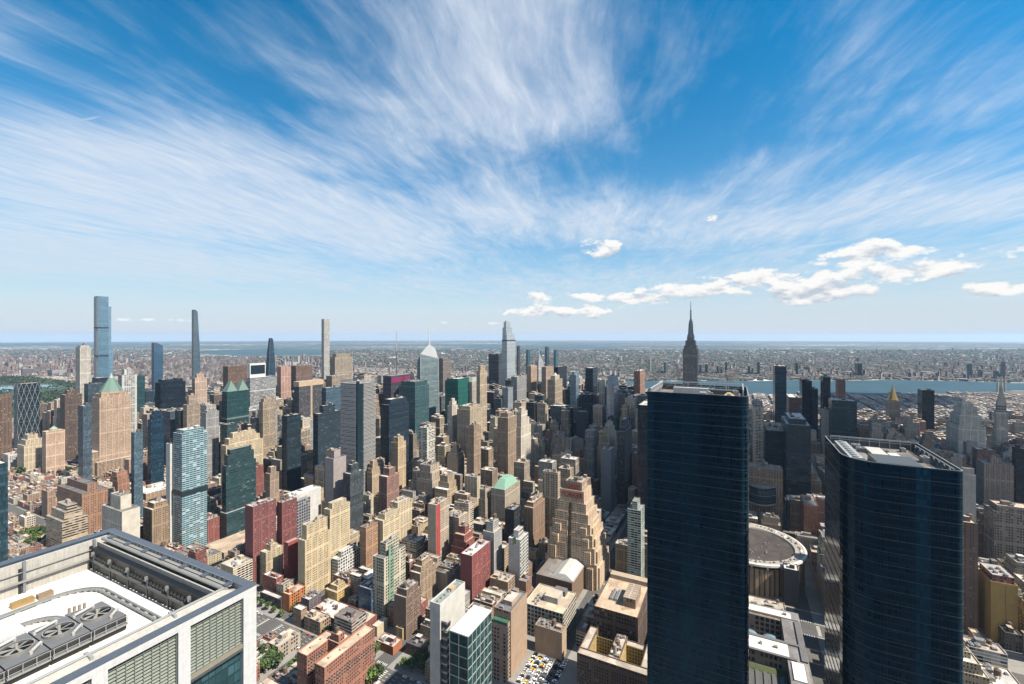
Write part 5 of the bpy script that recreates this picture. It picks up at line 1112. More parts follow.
slab(root, 'roof', M['white'], (0, 0, z-.4, w, l, z+.3, dict(col=(.78, .77, .74))))
slab(root, 'planted_strip', M['grassy'], (2, l, z-6, w*.8, l+3.2, z-3, dict(col=(.10, .17, .04)))) if 'grassy' in M else slab(root, 'planted_strip', M['plain'], (2, l, z-6, w*.8, l+3.2, z-3, dict(col=(.10, .17, .04))))
slab(root, 'side_annex', M['glass'], (w, 2, 0, w+5, l, z-22, dict(col=(.025, .05, .07), bay=2, fl=4)))
# tan loft pair
o, q = hero('tan_loft', 'tall tan brick loft with green netted terrace behind the white-framed glass tower', 'loft building', 494, 511, 527, 612, 445, 'wide', (.42, .30, .21), detail=2, land='the tan loft', blank=(0,)); a0, b0, w, l, z = q
slab(o, 'terrace_wing', M['wide'], (-9, 1, 0, 0, l-1, z-9, dict(col=(.44, .31, .22), bay=3.3, fl=3.9, capcol=(.05, .16, .09))))
slab(o, 'penthouse', M['plain'], (w*.25, l*.2, z-1, w*.7, l*.7, z+4, dict(col=(.45, .33, .24), capcol=(.55, .5, .45))))
claim(a0-9, b0, a0, b0+l)
# white gridded block with tan annex
o, q = hero('gridded_block', 'cream office block with deep square windows and a boxy penthouse', 'office block', 524, 563, 574.6, 614, 490, 'grid', (.62, .57, .48), detail=2, top=False, roofcol=(.56, .46, .34), land='the deep-windowed cream block', W=45); a0, b0, w, l, z = q
slab(o, 'penthouse', M['plain'], (w*.32, l*.25, z-1, w*.7, l*.6, z+6, dict(col=(.46, .46, .44), capcol=(.55, .48, .38))))
slab(o, 'bulkhead', M['plain'], (w*.72, l*.2, z-1, w*.92, l*.5, z+5, dict(col=(.16, .15, .15))))
for i in range(6): add_part(o, 'air_handler', ac_mesh(), (5+i*3.4, l*.72+(i % 2)*4, z-1), 0, (1.1, 1.1, 1.1))
hero('tan_building', 'windowless tan auditorium block under the deep-windowed cream block', 'theatre', 535, 562, 566, 633, 468, 'plain', (.46, .34, .24), detail=2, W=14, land='the windowless tan block', roofcol=(.2, .18, .16))
# music hall with metal roof
o, q = hero('music_hall', 'old brown brick hall with arched windows and pale ribbed metal roof', 'concert hall', 536, 572, 588.5, 583, 560, 'plain', (.21, .14, .095), detail=2, top=False, land='the metal-roofed hall', W=56); a0, b0, w, l, z = q
mb = MB(); mb.ring([(4, -.5), (w, -.5), (w, l*.6), (4, l*.6)], z-.8, z+5, 0, (.50, .50, .47), cap=0, top=[(6, l*.2), (w-2, l*.2), (w-2, l*.4), (6, l*.4)]); mb.build('metal_roof', [M['corrugated']], o)
slab(o, 'copper_ridge', M['copper'], (w-8, -.8, z-3, w+.4, l*.25, z-.4, dict(col=(.32, .55, .40))))
for i in range(5):
    y = 4+i*(l-8)/5; mb = MB(); mb.box(-.2, y, 6, -.02, y+3.2, 19, 0, (.03, .03, .035)); mb.tube((-.2, y+1.6, 19), (-.02, y+1.6, 19), 1.6, 12, 0, (.03, .03, .035)); mb.build('arched_window', [M['glasspane']], o)
# big brown wholesale block
o, q = hero('brown_block', 'bulky dark brown office block with broad tan roof terraces', 'office block', 594, 638, 655, 618, 452, 'wide', (.13, .085, .062), detail=2, top=False, W=74, roofcol=(.50, .38, .27), land='the bulky brown block'); a0, b0, w, l, z = q
slab(o, 'penthouse', M['wide'], (w*.2, l*.12, z-1, w*.62, l*.4, z+9, dict(col=(.30, .21, .15), capcol=(.5, .4, .3), bay=3, fl=4.5)))
slab(o, 'east_ridge', M['plain'], (w*.86, 1, z-1, w-1, l-1, z+4, dict(col=(.48, .38, .28))))
for i in range(8): add_part(o, 'air_handler', ac_mesh(), (w*.3+(i % 4)*5, l*.6+(i//4)*5, z-1), 0, (1.4, 1.4, 1.6))
# courtyard apartment block
a0, b0, w, l = site(577, 648, 652, 392, W=44); z = z_at(676, 392); root = empty('courtyard_block', a0, b0); tag(root, 'brown apartment house with yellow-walled light courts and a chimney', 'apartment block'); claim(a0, b0, a0+w, b0+l); COURT = (a0, b0, a0+w, b0+l); LAND.append((612, 400, 'the yellow-courted house', 655))
mb, rf = MB(), MB(); tiers_mesh(mb, rf, [(0, 0, 9, l, 0, z), (9, 0, w, 8, 0, z), (9, l-8, w, l, 0, z), (9, l*.42, w, l*.58, 0, z), (w-8, 8, w, l*.42, 0, z-3)], 'punched', (.17, .11, .08), 2, (.48, .42, .35)); mb.build('wall', [M['punched'], M['plain'], M['roof']], root); rf.build('roof', [M['roof']], root)
mb = MB()
for (ya, yb) in ((8, l*.42), (l*.58, l-8)):
    mb.box(9.05, ya+.05, 0, 9.4, yb-.05, z-2, 0, (.62, .46, .18), bay=2.7, fl=3.3); mb.box(9.4, yb-.4, 0, w-8.1, yb-.05, z-2, 0, (.62, .46, .18), bay=2.7, fl=3.3); mb.box(w-8.4, ya+.05, 0, w-8.05, yb-.45, z-3.1, 0, (.62, .46, .18), bay=2.7, fl=3.3)
mb.build('court_wall', [M['punched']], root); mb = MB(); mb.tube((14, l*.5, z-1), (14, l*.5, z+9), 1.7, 12, 0, (.40, .33, .28)); mb.build('chimney', [M['plain']], root)
clutter(root, 9, l*.42, w, l*.58, z-1, (.3, .2, .15), 2, R, True)
# salmon brick slab pair joined by a core
def salmon():
    a0, b0 = 272, 318; root = empty('brick_slab', a0, b0); tag(root, 'salmon brick apartment slabs joined by a taller core, corner of the avenue', 'apartment block')
    claim(a0, b0, a0+62, b0+42); LAND.append((325, 400, 'the salmon brick slabs', 640)); col = (.36, .165, .115); z = 54
    mb, rf = MB(), MB(); tiers_mesh(mb, rf, [(0, 0, 60, 12, 0, z), (3, 26, 36, 39, 0, z), (26, 12, 40, 26, 0, z+1), (28, 14, 35, 24, z-.5, z+7)], 'punched', col, 2, (.58, .46, .34)); mb.build('wall', [M['flat_brick'], M['plain'], M['roof']], root); rf.build('roof', [M['roof']], root)
    for (x0, n, y) in ((1.2, 20, -.06), (4.2, 11, 25.94)):
        k = 0
        for f in range(11, 17):
            for i in range(n):
                if k >= 50: break
                k += 1; zz = f*3.05+1; x = x0+i*2.9
                wd = MB(); wd.box(x, y-.02, zz, x+1.5, y+.3, zz+1.55, 0, (.05, .06, .07)); wd.box(x-.12, y-.16, zz-.2, x+1.62, y+.1, zz-.02, 1, (.52, .45, .36)); wd.build('window', [M['glasspane'], M['plain']], root)
    for (x, y) in ((10, 6), (22, 5), (45, 6), (12, 32), (24, 33)): slab(root, 'roof_hatch', M['plain'], (x, y, z-1, x+2.6, y+1.8, z+.5, dict(col=(.5, .42, .33))))
    add_part(root, 'water_tank', tank_mesh(), (31, 19, z+6), 0, (.9, .9, .9))
M['flat_brick'] = facade('salmon_brick', .5, .48, blinds=.08)
salmon()
hero('school_building', 'low pale school wing with brown stair bays beside a lawn', 'school', 268, 278, 300.5, 647, 467, 'wide', (.46, .39, .31), detail=2, land='the pale school wing', roofcol=(.56, .46, .38))
hero('corner_building', 'small orange red corner tavern with a flat white roof', 'brick building', 376, 393, 402, 647, 476, 'punched', (.42, .15, .07), detail=2, land='the orange-red corner house', roofcol=(.62, .60, .57), blank=(0,))
hero('corner_building', 'cream-sided walk-up behind the orange-red corner house', 'brick building', 372, 377, 388, 627, 505, 'punched', (.56, .48, .34), detail=2, blank=(0,), roofcol=(.56, .55, .52))
hero('corner_building', 'pale yellow walk-up with a bright white gable next to the brown loft tower', 'brick building', 396, 402.5, 412, 629, 500, 'punched', (.58, .46, .24), detail=2, blank=(0,), roofcol=(.62, .6, .57))
hero('corner_building', 'dark walk-up row with black roofs behind the white slab tower', 'brick building', 406, 421, 430, 648, 470, 'punched', (.13, .09, .075), detail=2, roofcol=(.09, .09, .095), land='the black-roofed walk-up')
hero('glass_building', 'small cubic blue glass building at the foot of the buff and green tower', 'office block', 358.5, 371, 373, 590, 535, 'glass', (.05, .09, .14), detail=2, W=22)
hero('brick_building', 'dark brick walk-up row with pale roofs under the orange block', 'brick building', 260, 281, 286, 600, 555, 'punched', (.10, .075, .08), detail=2, roofcol=(.5, .48, .46))
hero('parking_deck', 'wide tan parking deck with ramps below the green banded slab', 'parking deck', 204, 224, 248, 553, 680, 'plain', (.40, .34, .27), detail=1, W=70, roofcol=(.46, .36, .27), top=False, land='the tan parking deck')
hero('glass_tower', 'dark glass tower cut off by the picture edge beside the white-decked rooftop', 'office tower', -70, -60, 8, 474, 430, 'glass', (.02, .045, .06))
hero('white_tower', 'white apartment block with rooftop pergola behind the white-decked rooftop', 'apartment block', 102, 122, 140, 512, 640, 'punched', (.60, .56, .48), steps=(((.2, .25), 499),), detail=1, blank=(0,), land='the white pergola block')
hero('brick_tower', 'brown brick apartment slabs with striped balconies behind the white pergola block', 'apartment tower', 57, 82, 108, 494, 760, 'punched', (.34, .19, .12), detail=1, land='the balconied brown slab', steps=(((.3, .1), 487),))
hero('terraced_block', 'cream apartment terrace stepping down in rows above the white-decked rooftop', 'apartment block', 46, 62, 88, 522, 680, 'ribbon', (.50, .40, .28), steps=(((.15, .1), 514), ((.3, .2), 509)), detail=1)
hero('brick_tower', 'olive brown brick apartment tower beside the blue balcony tower foot', 'apartment tower', 143, 152, 173, 510, 680, 'punched', (.32, .23, .15), steps=(((.15, .15), 505),), detail=1, land='the olive-brown tower')
hero('brick_block', 'broad buff brick walk-up group uphill of the olive-brown tower', 'apartment block', 130, 146, 178, 494, 890, 'punched', (.40, .29, .19), detail=1)
hero('stone_block', 'cream and white cluster of stepped flats beside the small green-domed block', 'apartment block', 17, 24, 45, 446, 1085, 'punched', (.56, .46, .33), steps=((.12, 441), (.25, 436)), detail=1, land='the stepped cream flats')
hero('white_block', 'low white framed block with wide windows beside the stepped cream flats', 'apartment block', 3, 8, 22, 455, 1120, 'wide', (.60, .58, .54), detail=1)

# ------------------------------------------------------------------ round arena
def arena():
    global ARENA
    cx, cy = (748-CX)/F*650, 650.0; r = 72; zr = 43
    root = empty('round_arena', *ab(cx, cy)); tag(root, 'round sports arena with a dished brown roof and bright rim', 'arena'); a, b = ab(cx, cy); claim(a-r, b-r, a+r, b+r); ARENA = (a-r, b-r, a+r, b+r); LAND.append((748, 650, 'the round arena', 530))
    n = 72; P = lambda t, rr, z: (rr*math.cos(t), rr*math.sin(t), z); A = [2*math.pi*i/n for i in range(n+1)]
    w, rim, dish, gear, drum = MB(), MB(), MB(), MB(), MB()
    for i in range(n):
        t0, t1 = A[i], A[i+1]; tm = (t0+t1)/2
        w.face([P(t0, r-3, 0), P(t1, r-3, 0), P(t1, r-3, zr-7), P(t0, r-3, zr-7)], 0, (.52, .36, .22) if i % 2 else (.42, .29, .18))
        w.face([P(t0-.012, r-2.2, 2), P(t0+.012, r-2.2, 2), P(t0+.012, r-2.2, zr-7), P(t0-.012, r-2.2, zr-7)], 0, (.07, .06, .055))
        drum.face([P(t0, r-4, zr-7), P(t1, r-4, zr-7), P(t1, r-4, zr-2), P(t0, r-4, zr-2)], 0, (.08, .08, .085))
        for (ra, za, rb, zb, c, m_) in ((r, zr-2.5, r, zr, (.72, .70, .65), rim), (r, zr, r-2.6, zr+.6, (.72, .70, .65), rim), (r-2.6, zr+.6, r-14, zr-.5, (.42, .38, .33), rim), (r-14, zr-.5, r-15, zr-2.5, (.5, .47, .43), rim)):
            m_.face([P(t0, ra, za), P(t1, ra, za), P(t1, rb, zb), P(t0, rb, zb)], 0, c)
        rings = [(r-15, zr-2.5), (r-30, zr-4.6), (r-48, zr-6), (2, zr-6.6)]
        for (ra, za), (rb, zb) in zip(rings, rings[1:]): dish.face([P(t0, ra, za), P(t1, ra, za), P(t1, rb, zb), P(t0, rb, zb)], 0, (.060, .050, .044))
        if i % 7: gear.tube(P(tm, r-R.uniform(4, 12), zr-.2), P(tm, r-8, zr+R.uniform(.8, 2.4)), R.uniform(.8, 2), 4, 0, (.45, .43, .4))
        if i % 3 == 0: gear.tube(P(tm, r-1.5, zr-5.5), P(tm, r-1.5, zr-2.6), 1.3, 4, 0, (.62, .60, .56))
    w.build('wall', [M['plain']], root); drum.build('clerestory', [M['metal']], root); rim.build('roof_rim', [M['plain']], root); dish.build('dish_roof', [M['roof']], root); gear.build('rim_equipment', [M['metal']], root)
    mb = MB()
    for i in range(64): t, rr = R.uniform(0, 6.28), R.choice((18, 26, 30, 42, 50))+R.uniform(-2, 2); s = R.uniform(.5, 1.3); mb.tube(P(t, rr, zr-6.2), P(t, rr, zr-6.5+s*2.2), s, 8, 0, (.42, .40, .37))
    mb.build('roof_vent', [M['metal']], root)
    o = root; a0, b0 = a, b
    hero('plain_annex', 'low tan block with metal roof and vents at the foot of the round arena', 'theatre block', 738, 745, 786, 603, 548, 'plain', (.36, .27, .20), detail=2, W=22, roofcol=(.5, .45, .38))
    hero('stair_block', 'dark square stair block pressed against the round arena', 'stair tower', 781, 784, 799, 568, 566, 'plain', (.075, .075, .08), W=18)
arena()
# slab with the curved glass bulge behind the arena
o, q = hero('pier_slab', 'broad office slab with tan vertical piers and a bulging glass deck behind the round arena', 'office tower', 738, 741.5, 783, 466, 800, 'pier', (.36, .26, .18), W=34, land='the tan-piered slab', roofcol=(.22, .18, .15)); a0, b0, w, l, z = q
mb = MB(); n = 16
for (z0, z1, k, c) in ((50, 78, 1.0, (.015, .03, .04)), (78, 79.5, 1.06, (.20, .23, .24)), (48, 50, 1.06, (.30, .32, .33)), (64, 65, 1.04, (.14, .17, .18))):
    pts = [(-17*k*math.sin(math.pi*i/n), l*.16+l*.76*(1-i/n)) for i in range(n+1)]
    for p, p2 in zip(pts, pts[1:]): mb.face([(*p2, z0), (*p, z0), (*p, z1), (*p2, z1)][::-1], 0, c, [(0, 0), (2, 0), (2, 5), (0, 5)])
    mb.face([(*p, z1) for p in pts], 0, c)
mb.build('glass_bulge', [M['bands']], o)
hero('brick_tower', 'orange brick hotel block between round arena and wedge-roofed tower', 'hotel', 800, 804, 818.5, 504, 720, 'punched', (.40, .17, .10), land='the orange brick hotel', detail=1)
hero('stone_tower', 'tan stepped loft group rising behind the orange brick hotel', 'loft building', 788, 793, 822, 478, 900, 'punched', (.42, .32, .23), steps=(((.1, .12), 471), ((.25, .3), 465)), detail=1)
# railway hall: long block round a glazed court
HALL = (372, -62, 598, 76)
SALMON = (272, 318, 334, 360)
def rail_hall():
    a0, b0, w, l, z = 372, -62, 226, 138, 26; root = empty('railway_hall', a0, b0); tag(root, 'long stone railway hall with white roofs around a glass-vaulted court', 'station'); claim(a0, b0, a0+w, b0+l); LAND.append((780, 480, 'the railway hall', 640))
    st = (.36, .30, .23); wl, wh, gr = MB(), MB(), MB()
    for (x0, y0, x1, y1) in ((w-18, 0, w, l), (0, 0, w-18, 18), (0, l-18, w-18, l), (w-88, 18, w-62, l-18), (0, 18, 50, l-18)):
        wl.box(x0, y0, 0, x1, y1, z, 0, st, 1, (.2, .19, .19), 4, 7)
    wl.build('wall', [M['wide'], M['roof']], root)
    wh.box(w-16, 8, z, w-4, l, z+.5, 0, (.76, .73, .67)); wh.box(w-86, 16, z, w-66, l-4, z+.5, 0, (.76, .73, .67)); wh.box(w-118, 2, z-4, w-92, 15, z+1.2, 0, (.82, .80, .76)); wh.build('white_roof', [M['white']], root)
    gr.box(w-17.5, 2, z, w-16.2, l, z+.7, 0, (.16, .15, .16)); gr.box(w-66, 2, z, w-62.5, l, z+1.4, 0, (.16, .15, .16)); gr.box(w-90, 10, z, w-87, l, z+1.4, 0, (.15, .14, .15)); gr.box(2, 2, z, w-92, 4.5, z+1.5, 0, (.3, .28, .26)); gr.box(w-88, .8, z, w-20, 6, z+1.6, 0, (.15, .145, .15)); gr.build('parapet', [M['plain']], root)
    for k in range(5):                            # barrel vaults of glass across the court
        y0 = 20+k*20; mb = MB(); n = 10; r = 9.6; x0, x1 = w-61.5, w-42
        for i in range(n):
            t0, t1 = math.pi*i/n, math.pi*(i+1)/n; ya, yb = y0+r-r*math.cos(t0), y0+r-r*math.cos(t1); za, zb = 11+r*.8*math.sin(t0), 11+r*.8*math.sin(t1)
            mb.face([(x0, ya, za), (x1, ya, za), (x1, yb, zb), (x0, yb, zb)], 0, (.2, .3, .35))
        mb.face([(x0, y0+r-r*math.cos(math.pi*i/n), 11+r*.8*math.sin(math.pi*i/n)) for i in range(n, -1, -1)], 0)
        v = mb.build('glass_vault', [M['skyglass']], root)
        fr = MB()
        for xx in np.linspace(x0, x1, 5):
            for i in range(n): fr.bar((xx, y0+r-r*math.cos(math.pi*i/n), 11.1+r*.8*math.sin(math.pi*i/n)), (xx, y0+r-r*math.cos(math.pi*(i+1)/n), 11.1+r*.8*math.sin(math.pi*(i+1)/n)), .25, .25, 0, (.45, .48, .5))
        fr.build('vault_rib', [M['metal']], v)
    mb = MB(); mb.box(w-22, 19, 2, w-18.1, l-19, z-1, 0, (.46, .34, .24), bay=5, fl=5.5); mb.build('court_front', [M['grid']], root)
    mb = MB(); mb.box(51, 19, 0, w-89, l-19, 14, 0, (.10, .10, .095), 0); mb.box(w-100, 22, 14.02, w-92, l-22, 14.5, 0, (.06, .085, .02)); mb.build('green_roof', [M['plain']], root)
    mb = MB()
    for k in range(14): mb.box(52, 22+k*7, 14, w-101, 25+k*7, 15.2, 0, (.20, .20, .19))
    mb.build('skylight', [M['metal']], root)
    for i in range(9): add_part(root, 'air_handler', ac_mesh(), (R.choice((w-76, w-10)), 14+i*13, z+.5), R.choice((0, 1.57)), (1.1, 1.1, 1.1))
rail_hall()

# neighbours behind the viewpoint that the glass towers mirror
building('mirrored_tower', 'pale stone tower west of the viewpoint, mirrored in the huge dark glass tower', 'apartment tower', -215, 20, [(0, 0, 44, 38, 0, 235), (4, 4, 40, 34, 233.8, 300)], 'pier', (.55, .50, .42), 0)
building('mirrored_tower', 'blue glass tower west of the viewpoint, mirrored in the wedge-roofed tower', 'apartment tower', -225, -85, [(0, 0, 40, 40, 0, 270)], 'mirror', (.2, .26, .3), 0)
building('mirrored_block', 'low pale exhibition hall west of the viewpoint, seen only as a reflection', 'hall', -130, -60, [(0, 0, 70, 60, 0, 38)], 'ribbon', (.6, .6, .58), 0)
# the dark slab tower largely hidden by the huge dark glass tower; it throws the long shade over the blocks to its north
a0, b0 = 742, 92; z = 229
building('dark_slab_tower', 'tall charcoal slab mostly hidden by the huge dark glass tower', 'office tower', a0, b0, [(0, 0, 105, 52, 0, z)], 'glass', (.022, .026, .03), 1); HERO.append((a0, b0, a0+105, b0+52, z, 1))
hero('cream_tower', 'cream apartment slab with bay stripes, lower of the cluster past the buff and green tower', 'apartment tower', 375, 383, 400, 521, 640, 'punched', (.60, .51, .35), steps=(((.15, .1), 516),), detail=2, blank=(3,))
hero('cream_tower', 'taller cream apartment slab at the back of the cluster past the buff and green tower', 'apartment tower', 388, 397, 412, 509, 700, 'punched', (.58, .49, .34), steps=(((.1, .1), 504),), detail=2)
hero('cream_block', 'cream L-shaped flats in front of the crimson tower', 'apartment block', 260, 266, 283, 553, 605, 'punched', (.52, .43, .29), detail=2, steps=(((.3, .1), 548),))
hero('red_block', 'plain scarlet slab wall between cream flats and cream slab', 'apartment block', 284, 288, 296, 543, 600, 'punched', (.34, .07, .06), detail=2, blank=(0,), W=18)
hero('brick_tower', 'low slate-blue walk-up with pale roof left of the red brick warehouse'.replace('left of', 'beside'), 'brick building', 301, 309, 321, 600, 545, 'punched', (.16, .13, .14), detail=2, roofcol=(.5, .48, .46))

# ------------------------------------------------------------------ towers over the river, far individually
for (px, yt, wd, Y, c, lab) in ((691, 357, 3, 4300, GREY, 'pale slab'), (701.5, 365, 5, 4000, (.03, .05, .07), 'wide dark slab'), (708, 364, 6, 4050, (.04, .07, .09), 'twin-topped teal slab'), (718.5, 366, 3.4, 4000, NAVY, 'slim navy tower'), (727.5, 362, 5, 3950, (.05, .07, .09), 'square slate tower'),
                                (748, 366, 4, 3900, (.06, .07, .08), 'grey stepped tower'), (752, 368, 2.4, 4000, GREY, 'thin grey tower'), (757.5, 362, 4.6, 3900, (.03, .07, .09), 'teal tower'), (795.5, 363, 5.4, 3850, (.03, .05, .06), 'lone blue-black tower'), (858, 363, 8, 3800, (.015, .045, .055), 'rounded dark teal tower at the water edge'),
                                (969.5, 364, 5, 3500, (.04, .10, .12), 'blue tower at the right bank'), (980, 370, 5, 3600, (.06, .11, .12), 'squat turquoise block'), (1003, 362, 5, 3450, (.08, .12, .15), 'paler blue tower past the campanile'), (996, 371, 6, 3550, (.05, .09, .1), 'low blue block past the campanile'),
                                (518.5, 346, 3.4, 3700, (.05, .05, .055), 'dark thin slab behind the notched silver tower'), (528, 350, 4, 3700, (.03, .07, .09), 'teal block beyond the notched silver tower'), (547, 347, 4, 3900, (.03, .06, .08), 'tall blue tower past the needle-topped tower'), (556, 350, 4.4, 3900, (.04, .09, .11), 'shorter teal tower past the needle-topped tower'), (541, 351, 3, 4000, (.05, .1, .12), 'small green-blue tower past the needle-topped tower'),
                                (650, 359, 3, 4200, (.2, .2, .2), 'grey tower left of the masted tower base'), (666, 362, 4, 4100, (.05, .08, .1), 'blue slab left of the masted tower base')):
    hero('riverside_tower', f'{lab} rising alone on the far river shore'.replace('left of', 'just before').replace('right bank', 'sunlit bank') if 'past' not in lab and 'beyond' not in lab and 'behind' not in lab else f'{lab}, on the far shore', 'tower block', px-wd/2, px-wd/2+wd*.45, px+wd/2, yt, Y, 'glass', c, detail=0, group='towers on the far river shore')
# chimney stacks of a power house near the far bank
for i, px in enumerate((997.5, 1001.5, 1005)):
    a, b = at_depth(px, 2750); o = empty('chimney_stack', a, b); tag(o, 'tall pale smokestack of the riverside power house', 'chimney', 'smokestacks of the power house'); mb = MB(); mb.tube((0, 0, 0), (0, 0, 95), 5, 10, 0, (.45, .40, .36), r2=3.6); mb.build('stack', [M['plain']], o)

# ------------------------------------------------------------------ the rest of the town, block by block
HP = []
NBUILT = len(RECTS)
RECTS.append((346, 112, 440, 232))
def keep_open(pts):
    q = [on_plane(px, py, 0) for px, py in pts]; RECTS.append((min(a for a, b in q), min(b for a, b in q), max(a for a, b in q), max(b for a, b in q)))
for pts in (((512, 684), (556, 655), (556, 684)), ((530, 684), (574, 664)),  ((246, 652), (300, 618)), ((262, 676), (296, 652)), ((350, 684), (398, 662)), ((772, 660), (822, 606)), ((790, 600), (806, 575)), ((966, 684), (1024, 660)), ((355, 660), (376, 640)), ((404, 674), (428, 664)), ((215, 575), (246, 556))): keep_open(pts)
EXTRA = []
for ab_, z_ in ((ARENA, 44), (HALL, 27), (HOTEL, 137), (SALMON, 54), (COURT, 45), (GLASSW, 130)): EXTRA.append((*ab_, z_, 9))
for (a0, b0, a1, b1, z, full) in HERO+EXTRA:
    p = project_box(a0, b0, a1, b1, 0, z)
    if p: q = gp((a0+a1)/2, (b0+b1)/2); HP.append((p[0], p[1], p[2], p[3], q.y, full))
HP.append((604, 638, 546, 547, 880, 9)); HP.append((655, 745, 430, 431, 700, 9))
CAPX = [-100, 0, 80, 130, 190, 240, 300, 350, 420, 480, 560, 620, 650, 745, 800, 860, 905, 950, 1124]
CAPY = [412, 408, 392, 392, 388, 378, 372, 373, 376, 374, 374, 380, 388, 402, 404, 410, 408, 412, 408]
# rows above which nothing nearer than the given depth may rise: keeps streets and low quarters open
def zone(a, b):
    """(kinds, low, high, chance of a tower, tower height, lot width, floor-to-blank)"""
    if b > 2150 and a < 620: return ('res', 20, 50, .2, 90, 20)
    if b > 2150: return ('res', 20, 60, .25, 110, 26)
    if a < 340: return ('low', 8, 17, .035, 45, 9) if b > 330 else ('low', 12, 26, .10, 50, 14)
    if a < 620: return ('low', 10, 20, .07, 60, 10) if b > 900 else (('mix', 15, 46, .22, 85, 13) if b > 60 else ('mix', 14, 45, .22, 70, 18))
    if a < 1180 and 100 < b < 950: return ('loft', 30, 88, .15, 125, 13)
    if b < -450: return ('res', 18, 48, .15, 75, 18)
    if b < 100: return ('loft', 25, 75, .16, 105, 18)
    if a < 1500: return ('mid', 60, 145, .33, 185, 17)
    if a < 2150: return ('mid', 50, 140, .3, 175, 17)
    return ('res', 22, 85, .25, 115, 24)
PAL = {'low': [(.30, .14, .10), (.36, .19, .13), (.40, .27, .19), (.25, .12, .09), (.46, .38, .29), (.52, .47, .39), (.33, .22, .17), (.20, .12, .09), (.44, .30, .22)],
       'mix': [(.58, .48, .32), (.55, .44, .29), (.42, .31, .21), (.30, .18, .13), (.50, .42, .33), (.22, .13, .10), (.62, .55, .42), (.34, .25, .18), (.30, .10, .08), (.40, .38, .35)],
       'loft': [(.54, .44, .30), (.46, .35, .24), (.58, .50, .37), (.38, .29, .21), (.60, .52, .40), (.30, .21, .15), (.42, .36, .29), (.26, .18, .14), (.50, .43, .35), (.34, .32, .30)],
       'mid': [(.46, .38, .29), (.30, .28, .27), (.52, .45, .36), (.20, .16, .14), (.36, .27, .20), (.42, .41, .40), (.12, .13, .14), (.56, .50, .42), (.26, .18, .14)],
       'res': [(.44, .34, .26), (.38, .25, .19), (.50, .43, .35), (.30, .18, .14), (.56, .50, .44), (.36, .33, .31), (.24, .15, .12), (.46, .40, .36)]}
STYP = {'low': ['punched']*5+['wide'], 'mix': ['punched']*4+['wide']*2+['balcony'], 'loft': ['wide']*4+['punched']*4+['pier'], 'mid': ['pier']*3+['glass']*4+['ribbon', 'punched', 'punched', 'bands', 'wide'], 'res': ['punched']*5+['balcony']*2+['pier']}
cands = []
rr = random.Random(77)
for i in range(len(AVE)-1):
    for n in range(14, 96):
        a0, a1 = AVE[i]+AVW+2.5, AVE[i+1]-AVW-2.5; b0, b1 = street_b(n)+STW+2, street_b(n+1)-STW-2
        if n in (34, 42): b0 += 5
        cq = gp((a0+a1)/2, (b0+b1)/2)
        if cq.y < 90 or abs(cq.x) > cq.y*1.35+120: continue
        if 620 < (a0+a1)/2 < 1490 and 59 <= n < 110: continue          # the park
        px = CX+F*cq.x/cq.y
        if 545 < px and cq.y > near_bank(px)-60: continue
        if cq.y > 5200: continue
        kind, lo, hi, pt, th, lw = zone((a0+a1)/2, (b0+b1)/2)
        far = cq.y > 1700
        rows = ((b0, (b0+b1)/2-2.5), ((b0+b1)/2+2.5, b1))
        if cq.y > 2400: rows = ((b0, b1),)
        for ri, (ra, rb) in enumerate(rows):
            a = a0
            while a < a1-6:
                w = lw*rr.uniform(.6, 1.9)*(1.35 if far else 1); h = rr.uniform(lo, hi) if rr.random() > .35 else rr.uniform(lo, lo+(hi-lo)*.4)
                tower = rr.random() < pt
                if tower: w = max(w, 20+rr.random()*10); h = rr.uniform(hi, th)
                e = min(a+w, a1); 
                if a1-e < 7: e = a1
                da = rr.uniform(0, 6) if kind == 'low' else 0
                x0, x1, y0, y1 = a+.15, e-.15, ra+(da if ri == 1 else 0), rb-(da if ri == 0 else 0)
                if tower and ri == 0 and rr.random() < .3: y1 = min(rb+8, b1)
                cands.append([x0, x1, y0, y1, h, kind, tower, ri]); a = e+(rr.uniform(4, 12) if kind == 'low' and rr.random() < .06 else 0)
fill = []
for c in cands:
    x0, x1, y0, y1, h, kind, tower, ri = c
    if not is_free(x0, y0, x1, y1):
        # try a trimmed lot beside the landmark
        ok = False
        for (s0, s1, t0, t1) in ((x0, (x0+x1)/2, y0, y1), ((x0+x1)/2, x1, y0, y1), (x0, x1, y0, (y0+y1)/2), (x0, x1, (y0+y1)/2, y1)):
            if s1-s0 > 6 and t1-t0 > 8 and is_free(s0, t0, s1, t1): x0, x1, y0, y1 = s0, s1, t0, t1; ok = True; break
        if not ok: continue
    p = project_box(x0, y0, x1, y1, 0, h)
    if not p or p[1] < -8 or p[0] > 1032 or p[2] > 690: continue
    q = gp((x0+x1)/2, (y0+y1)/2); Y = gp(x0, y0).y; Y = min(Y, gp(x1, y0).y, gp(x0, y1).y)
    ymin = float(np.interp((p[0]+p[1])/2, CAPX, CAPY))+rr.uniform(0, 14)
    for (hx0, hx1, hyt, hyb, hY, full) in HP:
        if hY > q.y and hx0 < p[1] and hx1 > p[0]:
            fr = 1.0 if full == 9 else (.92 if full == 2 else (.80 if hyt > 425 else .47))
            ymin = max(ymin, hyt+fr*(min(hyb, 700)-hyt))
    zc = H-(ymin-YE)*Y/F
    if h > zc:
        h = max(zc, 8+rr.random()*5)
    p = project_box(x0, y0, x1, y1, 0, h)
    fill.append((Y, x0, x1, y0, y1, h, kind, tower, p, ri, rr.random()))
